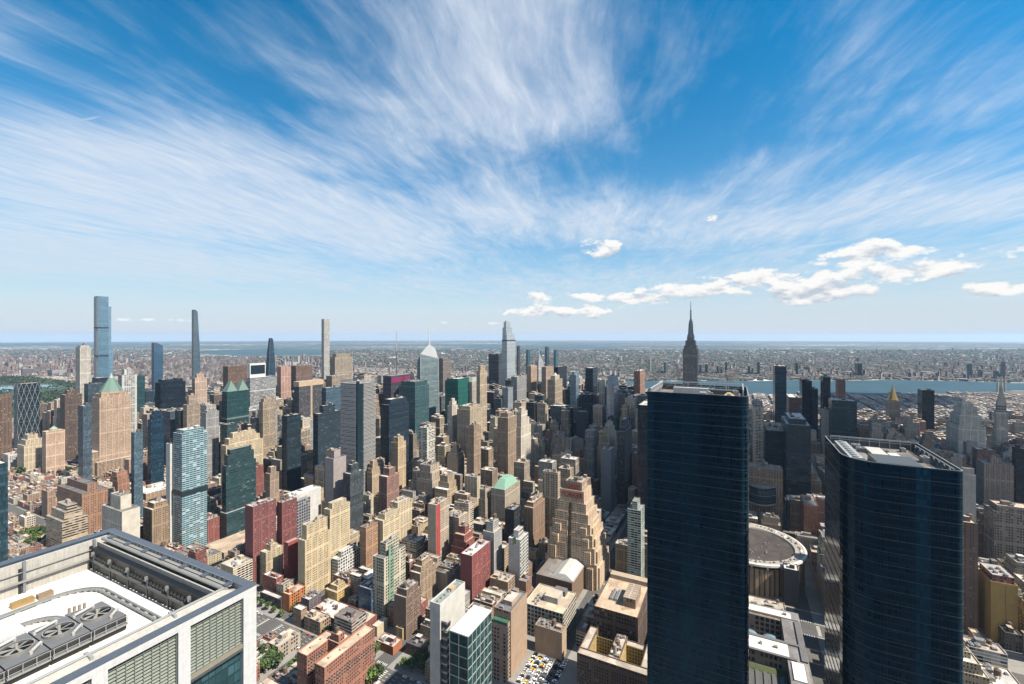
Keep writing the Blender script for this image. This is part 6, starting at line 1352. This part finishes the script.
# near to far: drop what lies wholly behind nearer blocks
fill.sort(key=lambda t: t[0])
ev = [(f[0], 0, f) for f in fill]+[(h[4]-20, 1, h) for h in HP]
ev.sort(key=lambda t: t[0]); vis = []
for Y, k, f in ev:
    p = f[8] if k == 0 else f
    i0, i1 = int(max(0, math.floor(p[0]+50))), int(min(1123, math.ceil(p[1]+50)))
    if i1 <= i0: i1 = i0+1
    seg = COVER[i0:i1]
    if k == 0:
        area = float(np.clip(np.minimum(seg, min(p[3], 700))-p[2], 0, None).sum())
        if area < 1.2: continue
        vis.append((area, f))
    inner = slice(i0+(1 if i1-i0 > 2 else 0), i1-(1 if i1-i0 > 2 else 0)); m_ = COVER[inner]
    top = p[2]+(2.0 if k == 0 else 0); hit = p[3] >= m_-3
    COVER[inner] = np.where(hit, np.minimum(m_, top), m_)
vis.sort(key=lambda t: -t[0])
KIND = {('low', False): ('tenement_house', 'tenement'), ('low', True): ('apartment_tower', 'apartment tower'), ('mix', False): ('walk_up_building', 'walk-up'), ('mix', True): ('apartment_building', 'apartment building'), ('loft', False): ('loft_building', 'loft building'), ('loft', True): ('loft_tower', 'loft tower'),
        ('mid', False): ('office_building', 'office building'), ('mid', True): ('office_high_rise', 'office high-rise'), ('res', False): ('apartment_house', 'apartment house'), ('res', True): ('residential_tower', 'residential tower')}
def hue(c, r_):
    k, t = r_.uniform(.78, 1.12), r_.uniform(-.05, .05); return (min(.7, c[0]*k*(1+t)), min(.7, c[1]*k), min(.7, c[2]*k*(1-t)))
count = {}; rest = []; LABELS = []
def colour_word(c):
    r, g, b = c; m = (r+g+b)/3; s = (r-b)/max(m, .01)
    if s < -.2: return 'dark glass' if m < .1 else 'blue-grey'
    if m < .1: return 'blackish'
    if s < .25: return 'white' if m > .5 else ('pale grey' if m > .36 else ('grey' if m > .2 else 'charcoal'))
    if r-g > .17 and g < .14: return 'red brick'
    if r/g > 1.6: return 'brick red' if r > .3 else 'dark brick'
    if m > .45: return 'cream'
    if m > .34: return 'sand-coloured'
    if m > .26: return 'tan'
    return 'brown'
def roof_word(c):
    m = sum(c)/3; return 'white' if m > .58 else ('pale' if m > .45 else ('grey' if m > .3 else ('dark' if m > .18 else 'black'))) if c[0]-c[2] < .12 else 'sandy'
GLASSCOL = [(.014, .024, .036), (.02, .035, .05), (.03, .05, .06), (.012, .016, .02), (.02, .05, .055), (.06, .08, .10), (.035, .03, .03)]
for area, f in vis:
    Y, x0, x1, y0, y1, h, kind, tower, p, ri, rv = f
    nm, word = KIND[(kind, tower)]
    r_ = random.Random(int(x0*13+y0*7)); style = r_.choice(STYP[kind]); col = r_.choice(GLASSCOL) if style in ('glass', 'bands') else hue(r_.choice(PAL[kind]), r_)
    w, l = x1-x0, y1-y0
    if count.get(nm, 0) >= 298 or area < 6 or Y > 3300: rest.append((x0, y0, w, l, h, style, col, r_)); continue
    count[nm] = count.get(nm, 0)+1
    tiers = [(0, 0, w, l, 0, h)]
    if h > 38 and style not in ('glass', 'bands', 'balcony') and r_.random() < .62:
        k1 = r_.uniform(.55, .82); z1 = h*k1; n_ = r_.choice((1, 2, 3)); tiers = [(0, 0, w, l, 0, z1)]; zc = z1
        for s in range(n_):
            ins = .09*(s+1)*r_.uniform(.7, 1.3); zn = z1+(h-z1)*(s+1)/n_
            xa, ya = w*ins*r_.choice((.2, 1)), l*ins
            if w-2*xa < 6 or l-2*ya < 6: break
            tiers.append((xa, ya, w-xa, l-ya, zc-1.2, zn)); zc = zn
    if len(tiers) == 1 and h > 20 and w > 13 and r_.random() < .45:      # two parts of unlike height, or a rear court
        m_ = w*r_.uniform(.35, .65)
        if r_.random() < .6: tiers = [(0, 0, m_, l, 0, h), (m_+.01, r_.choice((0, 0, l*.15)), w, l, 0, h*r_.uniform(.55, .9))]
        else: tiers = [(0, 0, w, l*.45, 0, h), (0, l*.45+.01, w*.3, l, 0, h-.8), (w*.7, l*.45+.01, w, l, 0, h-.8)]
        if r_.random() < .5: tiers.reverse()
    detail = 2 if Y < 760 else (1 if Y < 1250 and area > 40 else 0)
    blank = []
    if kind in ('low', 'mix', 'loft') and not tower:
        if r_.random() < .4: blank.append(3)
        if r_.random() < .25: blank.append(1)
    elif r_.random() < .15: blank.append(3)
    rc = r_.choice(ROOFCOL)
    o = building(nm, 'x', word, x0, y0, tiers, style, col, detail, roofcol=rc, blank=tuple(blank), rr=r_, register=False)
    LABELS.append((o, col, word, rc, style, (p[0]+p[1])/2, (p[2]+min(p[3], 684))/2, Y, h, nm, tiers))
print('fillers', len(fill), 'visible', len(vis), count, 'rest', len(rest))
# what remains is a mass of small far roofs: one mesh per facade pattern
bys = {}
for (x0, y0, w, l, h, style, col, r_) in rest:
    mb = bys.setdefault(style if style in ('punched', 'pier', 'glass') else 'punched', MB())
    pts = [gp(x0, y0), gp(x0+w, y0), gp(x0+w, y0+l), gp(x0, y0+l)]; bay, fl = STY[style]; rc = r_.choice(ROOFCOL)
    mb.ring([(q.x, q.y) for q in pts], 0, h, 0, col, bay, fl, cap=2, capcol=rc)
    if w > 9:
        m2 = [(gp(x0+w*.3, y0+l*.3)), (gp(x0+w*.65, y0+l*.3)), (gp(x0+w*.65, y0+l*.7)), (gp(x0+w*.3, y0+l*.7))]; mb.ring([(q.x, q.y) for q in m2], h, h+4, 1, tuple(k*.85 for k in col), 3, 3, cap=2, capcol=rc)
for k, mb in bys.items(): tag(mb.build('distant_rooftops', [M[k], M['plain'], M['roof']]), 'closely packed distant city blocks too small to tell apart', 'city blocks', kind='stuff')

# the low plain across the river and far uptown: small houses, sheds and tree clumps
def far_plain():
    r_ = random.Random(9); mb = MB(); tb = MB(); cols = [(.30, .29, .29), (.23, .17, .15), (.17, .10, .09), (.26, .22, .20), (.16, .155, .165), (.40, .39, .38), (.20, .13, .115), (.11, .105, .115), (.27, .20, .18)]
    for k in range(42000):
        px = r_.uniform(-20, 1044); u = r_.random(); lo = float(np.interp(px, [q[0] for q in RIVER_FAR], [q[1] for q in RIVER_FAR]))+40 if px > 545 else (3300 if px > 330 else (3000 if px > 150 else 3700))
        Y = lo/(1-u*(1-lo/11500)); X = (px-CX)/F*Y; a, b = ab(X, Y)
        if px < 330 and 7600 < Y < 12600 and 195 < px: continue
        if 620 < a < 1490 and 2170 < b < 5200: continue
        s = Y/4000; t = r_.random()
        if t < .46:
            w, h = r_.uniform(10, 26)*s, r_.uniform(7, 14); g = (.014+.014*r_.random(), .028+.016*r_.random(), .020); th = r_.random()
            n = 6; A = [(X+w*math.cos(th+i*2*math.pi/n)*r_.uniform(.7, 1.2), Y+w*math.sin(th+i*2*math.pi/n)*r_.uniform(.7, 1.2)) for i in range(n)]
            tb.ring(A, 0, h*.7, 0, g); tb.ring(A, h*.7, h, 0, g, cap=0, top=[(X+(x-X)*.5, Y+(y-Y)*.5) for x, y in A]); continue
        big = r_.random() < .05; w, l = (r_.uniform(40, 90), r_.uniform(40, 110)) if big else (r_.uniform(8, 24)*s**.5, r_.uniform(8, 21)*s**.5)
        h = r_.uniform(8, 14) if big else r_.uniform(6, 17)+(r_.random() < .04)*r_.uniform(10, 45)
        if px < 340 and Y < 6500: h += r_.uniform(4, 22)+(r_.random() < .08)*30
        ga = GA+(.35 if px > 545 else 0)+(.5 if int(X/900+Y/1300) % 3 == 0 else 0); c, s_ = math.cos(ga), math.sin(ga)
        P = [(X+c*x-s_*y, Y+s_*x+c*y) for x, y in ((0, 0), (w, 0), (w, l), (0, l))]
        col = r_.choice(cols); rc = r_.choice([(.29, .285, .29), (.19, .185, .19), (.10, .10, .11), (.22, .20, .19), (.14, .12, .12)])
        mb.ring(P, 0, h, 0, col, 4, 4, cap=1, capcol=rc)
    tag(mb.build('distant_housing', [M['plain'], M['roof']]), 'low dense houses and sheds covering the plain beyond the water', 'houses', kind='stuff')
    tag(tb.build('distant_trees', [M['leaf']]), 'dark tree clumps scattered among the distant houses', 'trees', kind='stuff')
def leafmat():
    m, t, p = mat('foliage'); col = colattr(t); tc = t.n('ShaderNodeTexCoord'); a = t.noise(tc.outputs['Object'], .6, 4, .6)[0]
    t.l(t.vm('SCALE', col, scale=t.m('ADD', .35, t.m('MULTIPLY', a, .8))), p.inputs['Base Color']); p.inputs['Roughness'].default_value = .75
    return m
M['leaf'] = leafmat(); M['bark'] = plain('bark', .9, .3, .8)
far_plain()

# ------------------------------------------------------------------ the park and street trees
def leaf_cloud(mb, cx, cy, cz, rx, rz, n, r_, g0=(.045, .085, .022), size=.9):
    for k in range(n):
        while True:
            p = Vector((r_.uniform(-1, 1), r_.uniform(-1, 1), r_.uniform(-1, 1)))
            if .25 < p.length < 1: break
        lump = .8+.25*math.sin(p.x*5+cx)*math.cos(p.y*4+cy); c = Vector((cx+p.x*rx*lump, cy+p.y*rx*lump, cz+p.z*rz*lump))
        u = Vector((r_.uniform(-1, 1), r_.uniform(-1, 1), r_.uniform(-.6, .6))).normalized(); v = u.cross(Vector((r_.uniform(-1, 1), r_.uniform(-1, 1), r_.uniform(-1, 1)))).normalized(); s = size*r_.uniform(.6, 1.3); k_ = r_.uniform(.65, 1.5)
        mb.face([tuple(c-u*s-v*s*.6), tuple(c+u*s*.3-v*s), tuple(c+u*s+v*s*.5), tuple(c-u*s*.4+v*s)], 0, tuple(min(.2, x*k_) for x in g0))
def park():
    r_ = random.Random(4); mb = MB(); g = MB(); a0, a1, b0, b1 = 630, 1480, 2185, 5400
    g.face([tuple(gp(a, b, .3)) for a, b in ((a0, b0), (a1, b0), (a1, b1), (a0, b1))], 0, (.03, .055, .02)); tag(g.build('park_lawn', [M['leaf']]), 'park meadow under the trees', kind='structure')
    w = MB()
    for (x0, x1, y0, y1) in ((800, 1350, 4050, 4520), (820, 1000, 3250, 3420)): w.face([tuple(gp(a, b, 1.0)) for a, b in ((x0, y0), (x1, y0), (x1, y1), (x0, y1))], 0, (.4, .45, .48))
    tag(w.build('lake', [M['skyglass']]), 'pale reservoir glinting among the park trees', kind='structure')
    for k in range(3600):
        a, b = r_.uniform(a0, a1), r_.uniform(b0, b1); q = gp(a, b)
        if 790 < a < 1360 and 4040 < b < 4530 or 810 < a < 1010 and 3240 < b < 3430 or (1000 < a < 1300 and 3700 < b < 3950): continue
        px = CX+F*q.x/q.y
        if px < -20 or px > 300: continue
        leaf_cloud(mb, q.x, q.y, 10+r_.uniform(-1, 5), r_.uniform(8, 14), r_.uniform(6, 8), 12, r_, (.017, .040, .016), 4.2)
    tag(mb.build('park_trees', [M['leaf']]), 'dense dark green woodland of the great park', 'trees', kind='stuff')
park()
_tr = {}
def tree_protos():
    r_ = random.Random(31)
    for k in range(4):
        mb = MB(); rx, rz = (3.6, 3.2) if k < 2 else (4.6, 3.8)
        for j in range(6):
            t = j*1.05+k; leaf_cloud(mb, 1.9*math.cos(t)*(j > 0), 1.9*math.sin(t)*(j > 0), 6.2+(j == 0)*1.6+r_.uniform(-.8, .8), rx*.62, rz*.6, 70, r_, ((.055, .10, .022), (.04, .085, .025), (.07, .12, .022), (.04, .075, .02))[k], .62)
        tk = MB(); tk.tube((0, 0, 0), (0, 0, 4.2), .32, 7, 0, (.12, .09, .06), r2=.2)
        for j in range(4): t = j*1.6+k; tk.tube((0, 0, 3.6), (1.7*math.cos(t), 1.7*math.sin(t), 6.4), .16, 5, 0, (.12, .09, .06), r2=.06)
        _tr[k] = (mb.data('crown', [M['leaf']]), tk.data('trunk', [M['bark']]))
tree_protos()
def tree(px, py, s, k, label, group):
    a, b = on_plane(px, py, 0); o = empty('street_tree', a, b, .15, R.uniform(0, 6)); o.scale = (s, s, s*R.uniform(.9, 1.15)); tag(o, label, 'tree', group)
    for nm, me in zip(('crown', 'trunk'), _tr[k]): c = bpy.data.objects.new(nm, me); C.objects.link(c); c.parent = o
for (spots, lab, grp, s) in ((((262, 664), (268, 668), (273, 660), (265, 674), (258, 668), (277, 668)), 'bright green full-crowned tree in the clump beside the pale school wing', 'trees beside the pale school wing', 1.75), (((290, 669), (284, 672), (297, 662), (300, 656)), 'shrubby young tree on the lawn slope beside the salmon brick slabs', 'trees on the lawn slope', .8),
                             (((301, 622), (307, 626), (312, 629), (319, 631), (296, 618), (324, 634), (330, 637)), 'street tree in the row before the red brick warehouse', 'trees before the warehouse', 1.15), (((262, 607), (268, 610), (273, 613), (281, 617), (258, 604)), 'street tree under the dark brick walk-up row', 'trees under the walk-up row', 1.0),
                             (((358, 645), (364, 650), (370, 654), (376, 657), (361, 655), (367, 661)), 'dark leafy tree in the clump by the orange-red corner house', 'trees by the corner house', 1.35), (((404, 669), (411, 672), (418, 668), (424, 674), (428, 667)), 'dark green tree in the clump at the foot of the white slab tower', 'trees under the white slab tower', 1.45),
                             (((366, 681), (360, 686), (372, 687), (378, 682), (355, 690)), 'tall green tree at the lowest street corner beside the salmon slabs', 'trees at the lowest corner', 1.6), (((348, 627), (354, 623), (343, 631), (357, 617)), 'street tree beside the red brick warehouse wall', 'trees beside the warehouse wall', 1.0),
                             (((293, 612), (297, 609), (311, 612)), 'small tree at the foot of the orange block', 'trees by the orange block', .9), (((22, 541), (27, 544), (32, 540), (37, 543), (42, 539), (30, 547)), 'backyard tree in the leafy court near the cut-off glass tower', 'court trees', 1.9),
                             (((108, 492), (113, 490), (118, 489), (123, 487), (128, 485), (132, 484), (111, 495), (121, 492)), 'dense dark tree in the courtyard row beside the buff walk-up group', 'courtyard row trees', 2.1), (((74, 474), (78, 472), (82, 471), (86, 470), (70, 476)), 'roadside tree in the small grove below the small green-domed block', 'grove trees', 1.8),
                             (((6, 478), (11, 476), (16, 475), (21, 477)), 'tree in the grove under the stepped cream flats', 'grove under the flats', 2.0), (((128, 473), (132, 475), (137, 487), (141, 485), (136, 490)), 'courtyard tree just uphill of the olive-brown tower', 'trees uphill of the olive tower', 1.8)):
    for (px, py) in spots: tree(px+R.uniform(-1, 1), py, s*R.uniform(.8, 1.15), R.randrange(4), lab, grp)
n_ = 0
for k in range(900):                                 # back-yard trees wherever a gap is left in the low quarter
    px, py = R.uniform(10, 300), R.uniform(470, 610)
    a, b = on_plane(px, py, 0)
    yard = (b-street_b(0)) % 80.5
    if 34 < yard < 46 and 70 < (a+220) % 280 < 265 and is_free(a-2, b-2, a+2, b+2):
        tree(px, py, R.uniform(.9, 1.5), R.randrange(4), 'back-yard tree between the low tenement rows', 'back-yard trees among tenements'); n_ += 1
        if n_ > 120: break
lw = MB(); lw.face([tuple(gp(*on_plane(px, py, .2), .2)) for px, py in ((278, 674), (291, 680), (304, 660), (300, 652))], 0, (.10, .16, .03)); tag(lw.build('lawn', [M['leaf']]), 'sunlit lawn slope beside the school wing', kind='structure')

# ------------------------------------------------------------------ cars
def car_mesh(kind):
    mb = MB(); wl = MB(); L_, W_ = (4.6, 1.85) if kind == 0 else (5.6, 2.0); hb = .85 if kind == 0 else 1.0; x = L_/2; y = W_/2
    prof = [(-x, .32), (x, .32), (x, hb*.78), (x*.5, hb), (-x*.78, hb), (-x, hb*.9)]
    for (a, za), (b, zb) in zip(prof, prof[1:]+prof[:1]): mb.face([(a, -y, za), (a, y, za), (b, y, zb), (b, -y, zb)], 0, (1, 1, 1))
    mb.face([(p, -y, z) for p, z in prof], 0, (1, 1, 1)); mb.face([(p, y, z) for p, z in prof[::-1]], 0, (1, 1, 1))
    ca, cb, top = (-x*.72, x*.42, 1.45) if kind == 0 else (-x*.9, x*.5, 2.1); A = [(ca, -y*.94), (cb, -y*.94), (cb, y*.94), (ca, y*.94)]; B = [(ca+.5, -y*.75), (cb-.7, -y*.75), (cb-.7, y*.75), (ca+.5, y*.75)]
    mb.ring(A, hb, top, 1, (.02, .02, .02), top=B); mb.face([(*p, top) for p in B], 0, (1, 1, 1))
    for sx in (-.62, .62):
        for sy in (-1, 1): mb.tube((x*sx, sy*(y-.2), .33), (x*sx, sy*(y+.02), .33), .33, 10, 2, (.02, .02, .02))
    return mb
carmats = {}
CARCOL = {'white': (.75, .75, .74), 'black': (.015, .015, .017), 'silver': (.42, .43, .44), 'grey': (.14, .14, .15), 'yellow': (.72, .42, .02), 'red': (.40, .03, .03), 'blue': (.03, .07, .22)}
for nme, c in CARCOL.items():
    m, t, p = mat(nme+'_car_paint'); p.inputs['Base Color'].default_value = (*c, 1); p.inputs['Roughness'].default_value = .3; carmats[nme] = m
carme = {}
def is_free_car(a, b): return all(not (x0+1 < a < x1-1 and y0+1 < b < y1-1) for (x0, y0, x1, y1) in RECTS[:NBUILT])
for nme in CARCOL:
    for k in (0, 1): carme[nme, k] = car_mesh(k).data('car', [carmats[nme], M['glasspane'], M['bark']])
NC = [0]
def car(a, b, heading, where, z=.01):
    q = gp(a, b); pp = proj((q.x, q.y, 0)) if q.y > 20 else (-1, 0)
    if not (0 < pp[0] < 1024 and 545 < pp[1] < 690) or NC[0] >= 295 or not is_free_car(a, b): return
    NC[0] += 1
    nme = R.choices(list(CARCOL), (30, 24, 14, 14, 9, 5, 4))[0]; k = int(R.random() < .18)
    o = bpy.data.objects.new('delivery_van' if k else 'parked_car', carme[nme, k]); C.objects.link(o); o.location = gp(a, b, z); o.rotation_euler = (0, 0, GA+heading)
    word = 'van' if k else 'car'; tag(o, f'{nme} {word} {where}', word, f'{nme} {word}s {where}')
_q = [on_plane(px, py, 0) for px, py in ((512, 684), (556, 655), (556, 684))]; _a0, _a1 = min(a for a, b in _q), max(a for a, b in _q); _b0, _b1 = min(b for a, b in _q), max(b for a, b in _q)
for b in np.arange(_b0+2, _b1-1, 6.4):
    for a in np.arange(_a0+2, _a1-1, 2.75):
        if R.random() < .86: car(a, b, math.pi/2*R.choice((1, 3)), 'packed in the open lot below the deep-windowed cream block')
for av, nm in ((340, 'on the avenue past the salmon brick slabs'), (60, 'on the wide avenue below the school wing'), (620, 'on the avenue before the red-lettered hotel')):
    for n in range(32, 46):
        for off in (-10.4, -4.4, 0, 4.4, 10.4):
            for k in range(5):
                if R.random() < (.62 if abs(off) > 9 else .28): car(av+off, street_b(n)+17+k*10+R.uniform(-2, 2), math.pi/2, nm)
for n in range(35, 42):
    for a in np.arange(80, 620, 7.0):
        if R.random() < .36 and not 322 < a < 358: car(a, street_b(n)+R.choice((-6.2, 6.2, 1.8)), 0, 'kerbside in the side street between tenements')
for k in range(46):                                   # the ramp yard of parked cars left of the salmon slabs
    px, py = R.uniform(246, 300), R.uniform(612, 650); a, b = on_plane(px, py, 0)
    if is_free(a-3, b-3, a+3, b+3): car(a, b, R.choice((0, 1.57)), 'in the ramp yard above the school wing')
for (px, py) in ((985, 660), (1000, 664), (1012, 668), (975, 655), (1018, 675), (1004, 680)): a, b = on_plane(px, py, 0); car(a, b, 0.2, 'in the yard before the ochre block')

# ------------------------------------------------------------------ unseen clouds added overhead, out of frame, shaped so their shade darkens chosen blocks
from mathutils import noise as mnoise
def cloud(targets, zc, name='shade_cloud', label=''):
    off = Vector((SUNV.x, SUNV.y, 0))/SUNV.z*zc; mb = MB(); r_ = random.Random(len(targets)*7+int(targets[0][0]))
    n, mR = 18, 10
    for (X, Y, r) in targets:
        c = Vector((X, Y, zc))+off
        def P(i, j):
            th, ph = math.pi*i/mR, 2*math.pi*j/n; d = Vector((math.sin(th)*math.cos(ph), math.sin(th)*math.sin(ph), math.cos(th)))
            k = 1+.45*mnoise.noise(d*2.2+Vector((X*.01, Y*.01, 0)))+.22*mnoise.noise(d*5+Vector((Y*.01, X*.01, 3)))
            return (c.x+d.x*r*k, c.y+d.y*r*k, c.z+(d.z*r*.55*k if d.z > 0 else d.z*r*.12))
        for i in range(mR):
            for j in range(n): mb.face([P(i, j), P(i+1, j), P(i+1, j+1), P(i, j+1)] if 0 < i < mR-1 else ([P(0, 0), P(1, j), P(1, j+1)] if i == 0 else [P(i, j), P(mR, 0), P(i, j+1)]), 0, (.9, .9, .9), smooth=True)
    o = mb.build(name, [M['cloud']]); tag(o, label, 'cloud')
def cloudmat():
    m, t, p = mat('cloud_white'); p.inputs['Base Color'].default_value = (.92, .92, .92, 1); p.inputs['Roughness'].default_value = 1; p.inputs['Specular IOR Level'].default_value = 0; return m
M['cloud'] = cloudmat()
cloud([(330, 1120, 130), (200, 1180, 110), (330, 1330, 190), (480, 1180, 150), (520, 1420, 180), (120, 1130, 70), (240, 1480, 110), (90, 1040, 60), (210, 920, 100), (290, 990, 120), (130, 975, 60), (200, 830, 80), (265, 830, 110), (340, 900, 120), (400, 1010, 120), (170, 760, 60), (80, 940, 60), (60, 1040, 75), (40, 1180, 70), (560, 980, 130), (640, 1220, 150), (130, 1000, 120), (230, 1080, 170), (90, 1180, 90), (340, 880, 150), (420, 1300, 190), (180, 1320, 110)], 1350, label='ragged flat-based white cloud added unseen overhead to shade the blocks past the red-lettered hotel')
cloud([(800, 1250, 170), (980, 1330, 200), (640, 1330, 130), (620, 1080, 130), (830, 800, 150), (960, 940, 190), (700, 900, 130), (1150, 1050, 160)], 1500, label='flat-based white cloud added unseen overhead to shade the quarter before the gilded pyramid')
cloud([(1700, 2250, 260), (2050, 2450, 260), (1250, 1250, 120)], 1600, label='broken white cloud added unseen overhead to shade the river flats past the campanile')

# ------------------------------------------------------------------ labels that single out the plainer buildings
marks = [m for m in LAND if m[2]]
groups = {}
for (o, col, word, rc, style, px, py, Y, h, nm, tiers) in LABELS:
    best = min(marks, key=lambda m: ((m[0]-px)/1024*2.2)**2+(math.log(m[1]/Y))**2)
    d = math.log(Y/best[1]); rel = 'behind' if d > .10 else ('in front of' if d < -.10 else ('east of' if px > best[0] else 'west of'))
    if rel in ('east of', 'west of'): rel = 'beside'
    shape = ('stepped ' if len(tiers) > 2 else '')+('low ' if h < 16 else ('tall ' if h > 75 else ''))
    cw = colour_word(col)
    key = f'{shape}{cw} {word}, {roof_word(rc)} roof'
    groups.setdefault((key, rel, best[2], best[0], best[1]), []).append((abs(px-best[0])+abs(d)*300, o, px))
ORD = ['first', 'second', 'third', 'fourth', 'fifth', 'sixth', 'seventh', 'eighth', 'ninth', 'tenth', 'eleventh', 'twelfth']
for (key, rel, land, lx, lY), it in groups.items():
    it.sort(key=lambda t: t[0])
    for i, (dd, o, px) in enumerate(it):
        base = f'{key}, {rel} {land}'
        o['label'] = base if len(it) == 1 else f'{key}, {ORD[min(i, 11)]} out {rel} {land}'
        if i >= 11: o['group'] = f'{key} {rel} {land}'

# ------------------------------------------------------------------ air
def haze():
    m = bpy.data.materials.new('haze_air'); m.use_nodes = True; t = NT(m.node_tree); o = t.n('ShaderNodeOutputMaterial'); v = t.n('ShaderNodeVolumePrincipled')
    v.inputs['Color'].default_value = (.48, .69, .95, 1); v.inputs['Density'].default_value = HAZE; v.inputs['Anisotropy'].default_value = .1; t.l(v.outputs[0], o.inputs['Volume'])
    mb = MB(); s = 42000; mb.box(-s, -s, -1.5, s, s, 500, 0, bottom=True)
    ob = mb.build('haze', [m]); ob['kind'] = 'stuff'; ob['label'] = 'thin blue summer haze over the whole city'; ob['category'] = 'haze'
HAZE = 1.9e-5
haze()
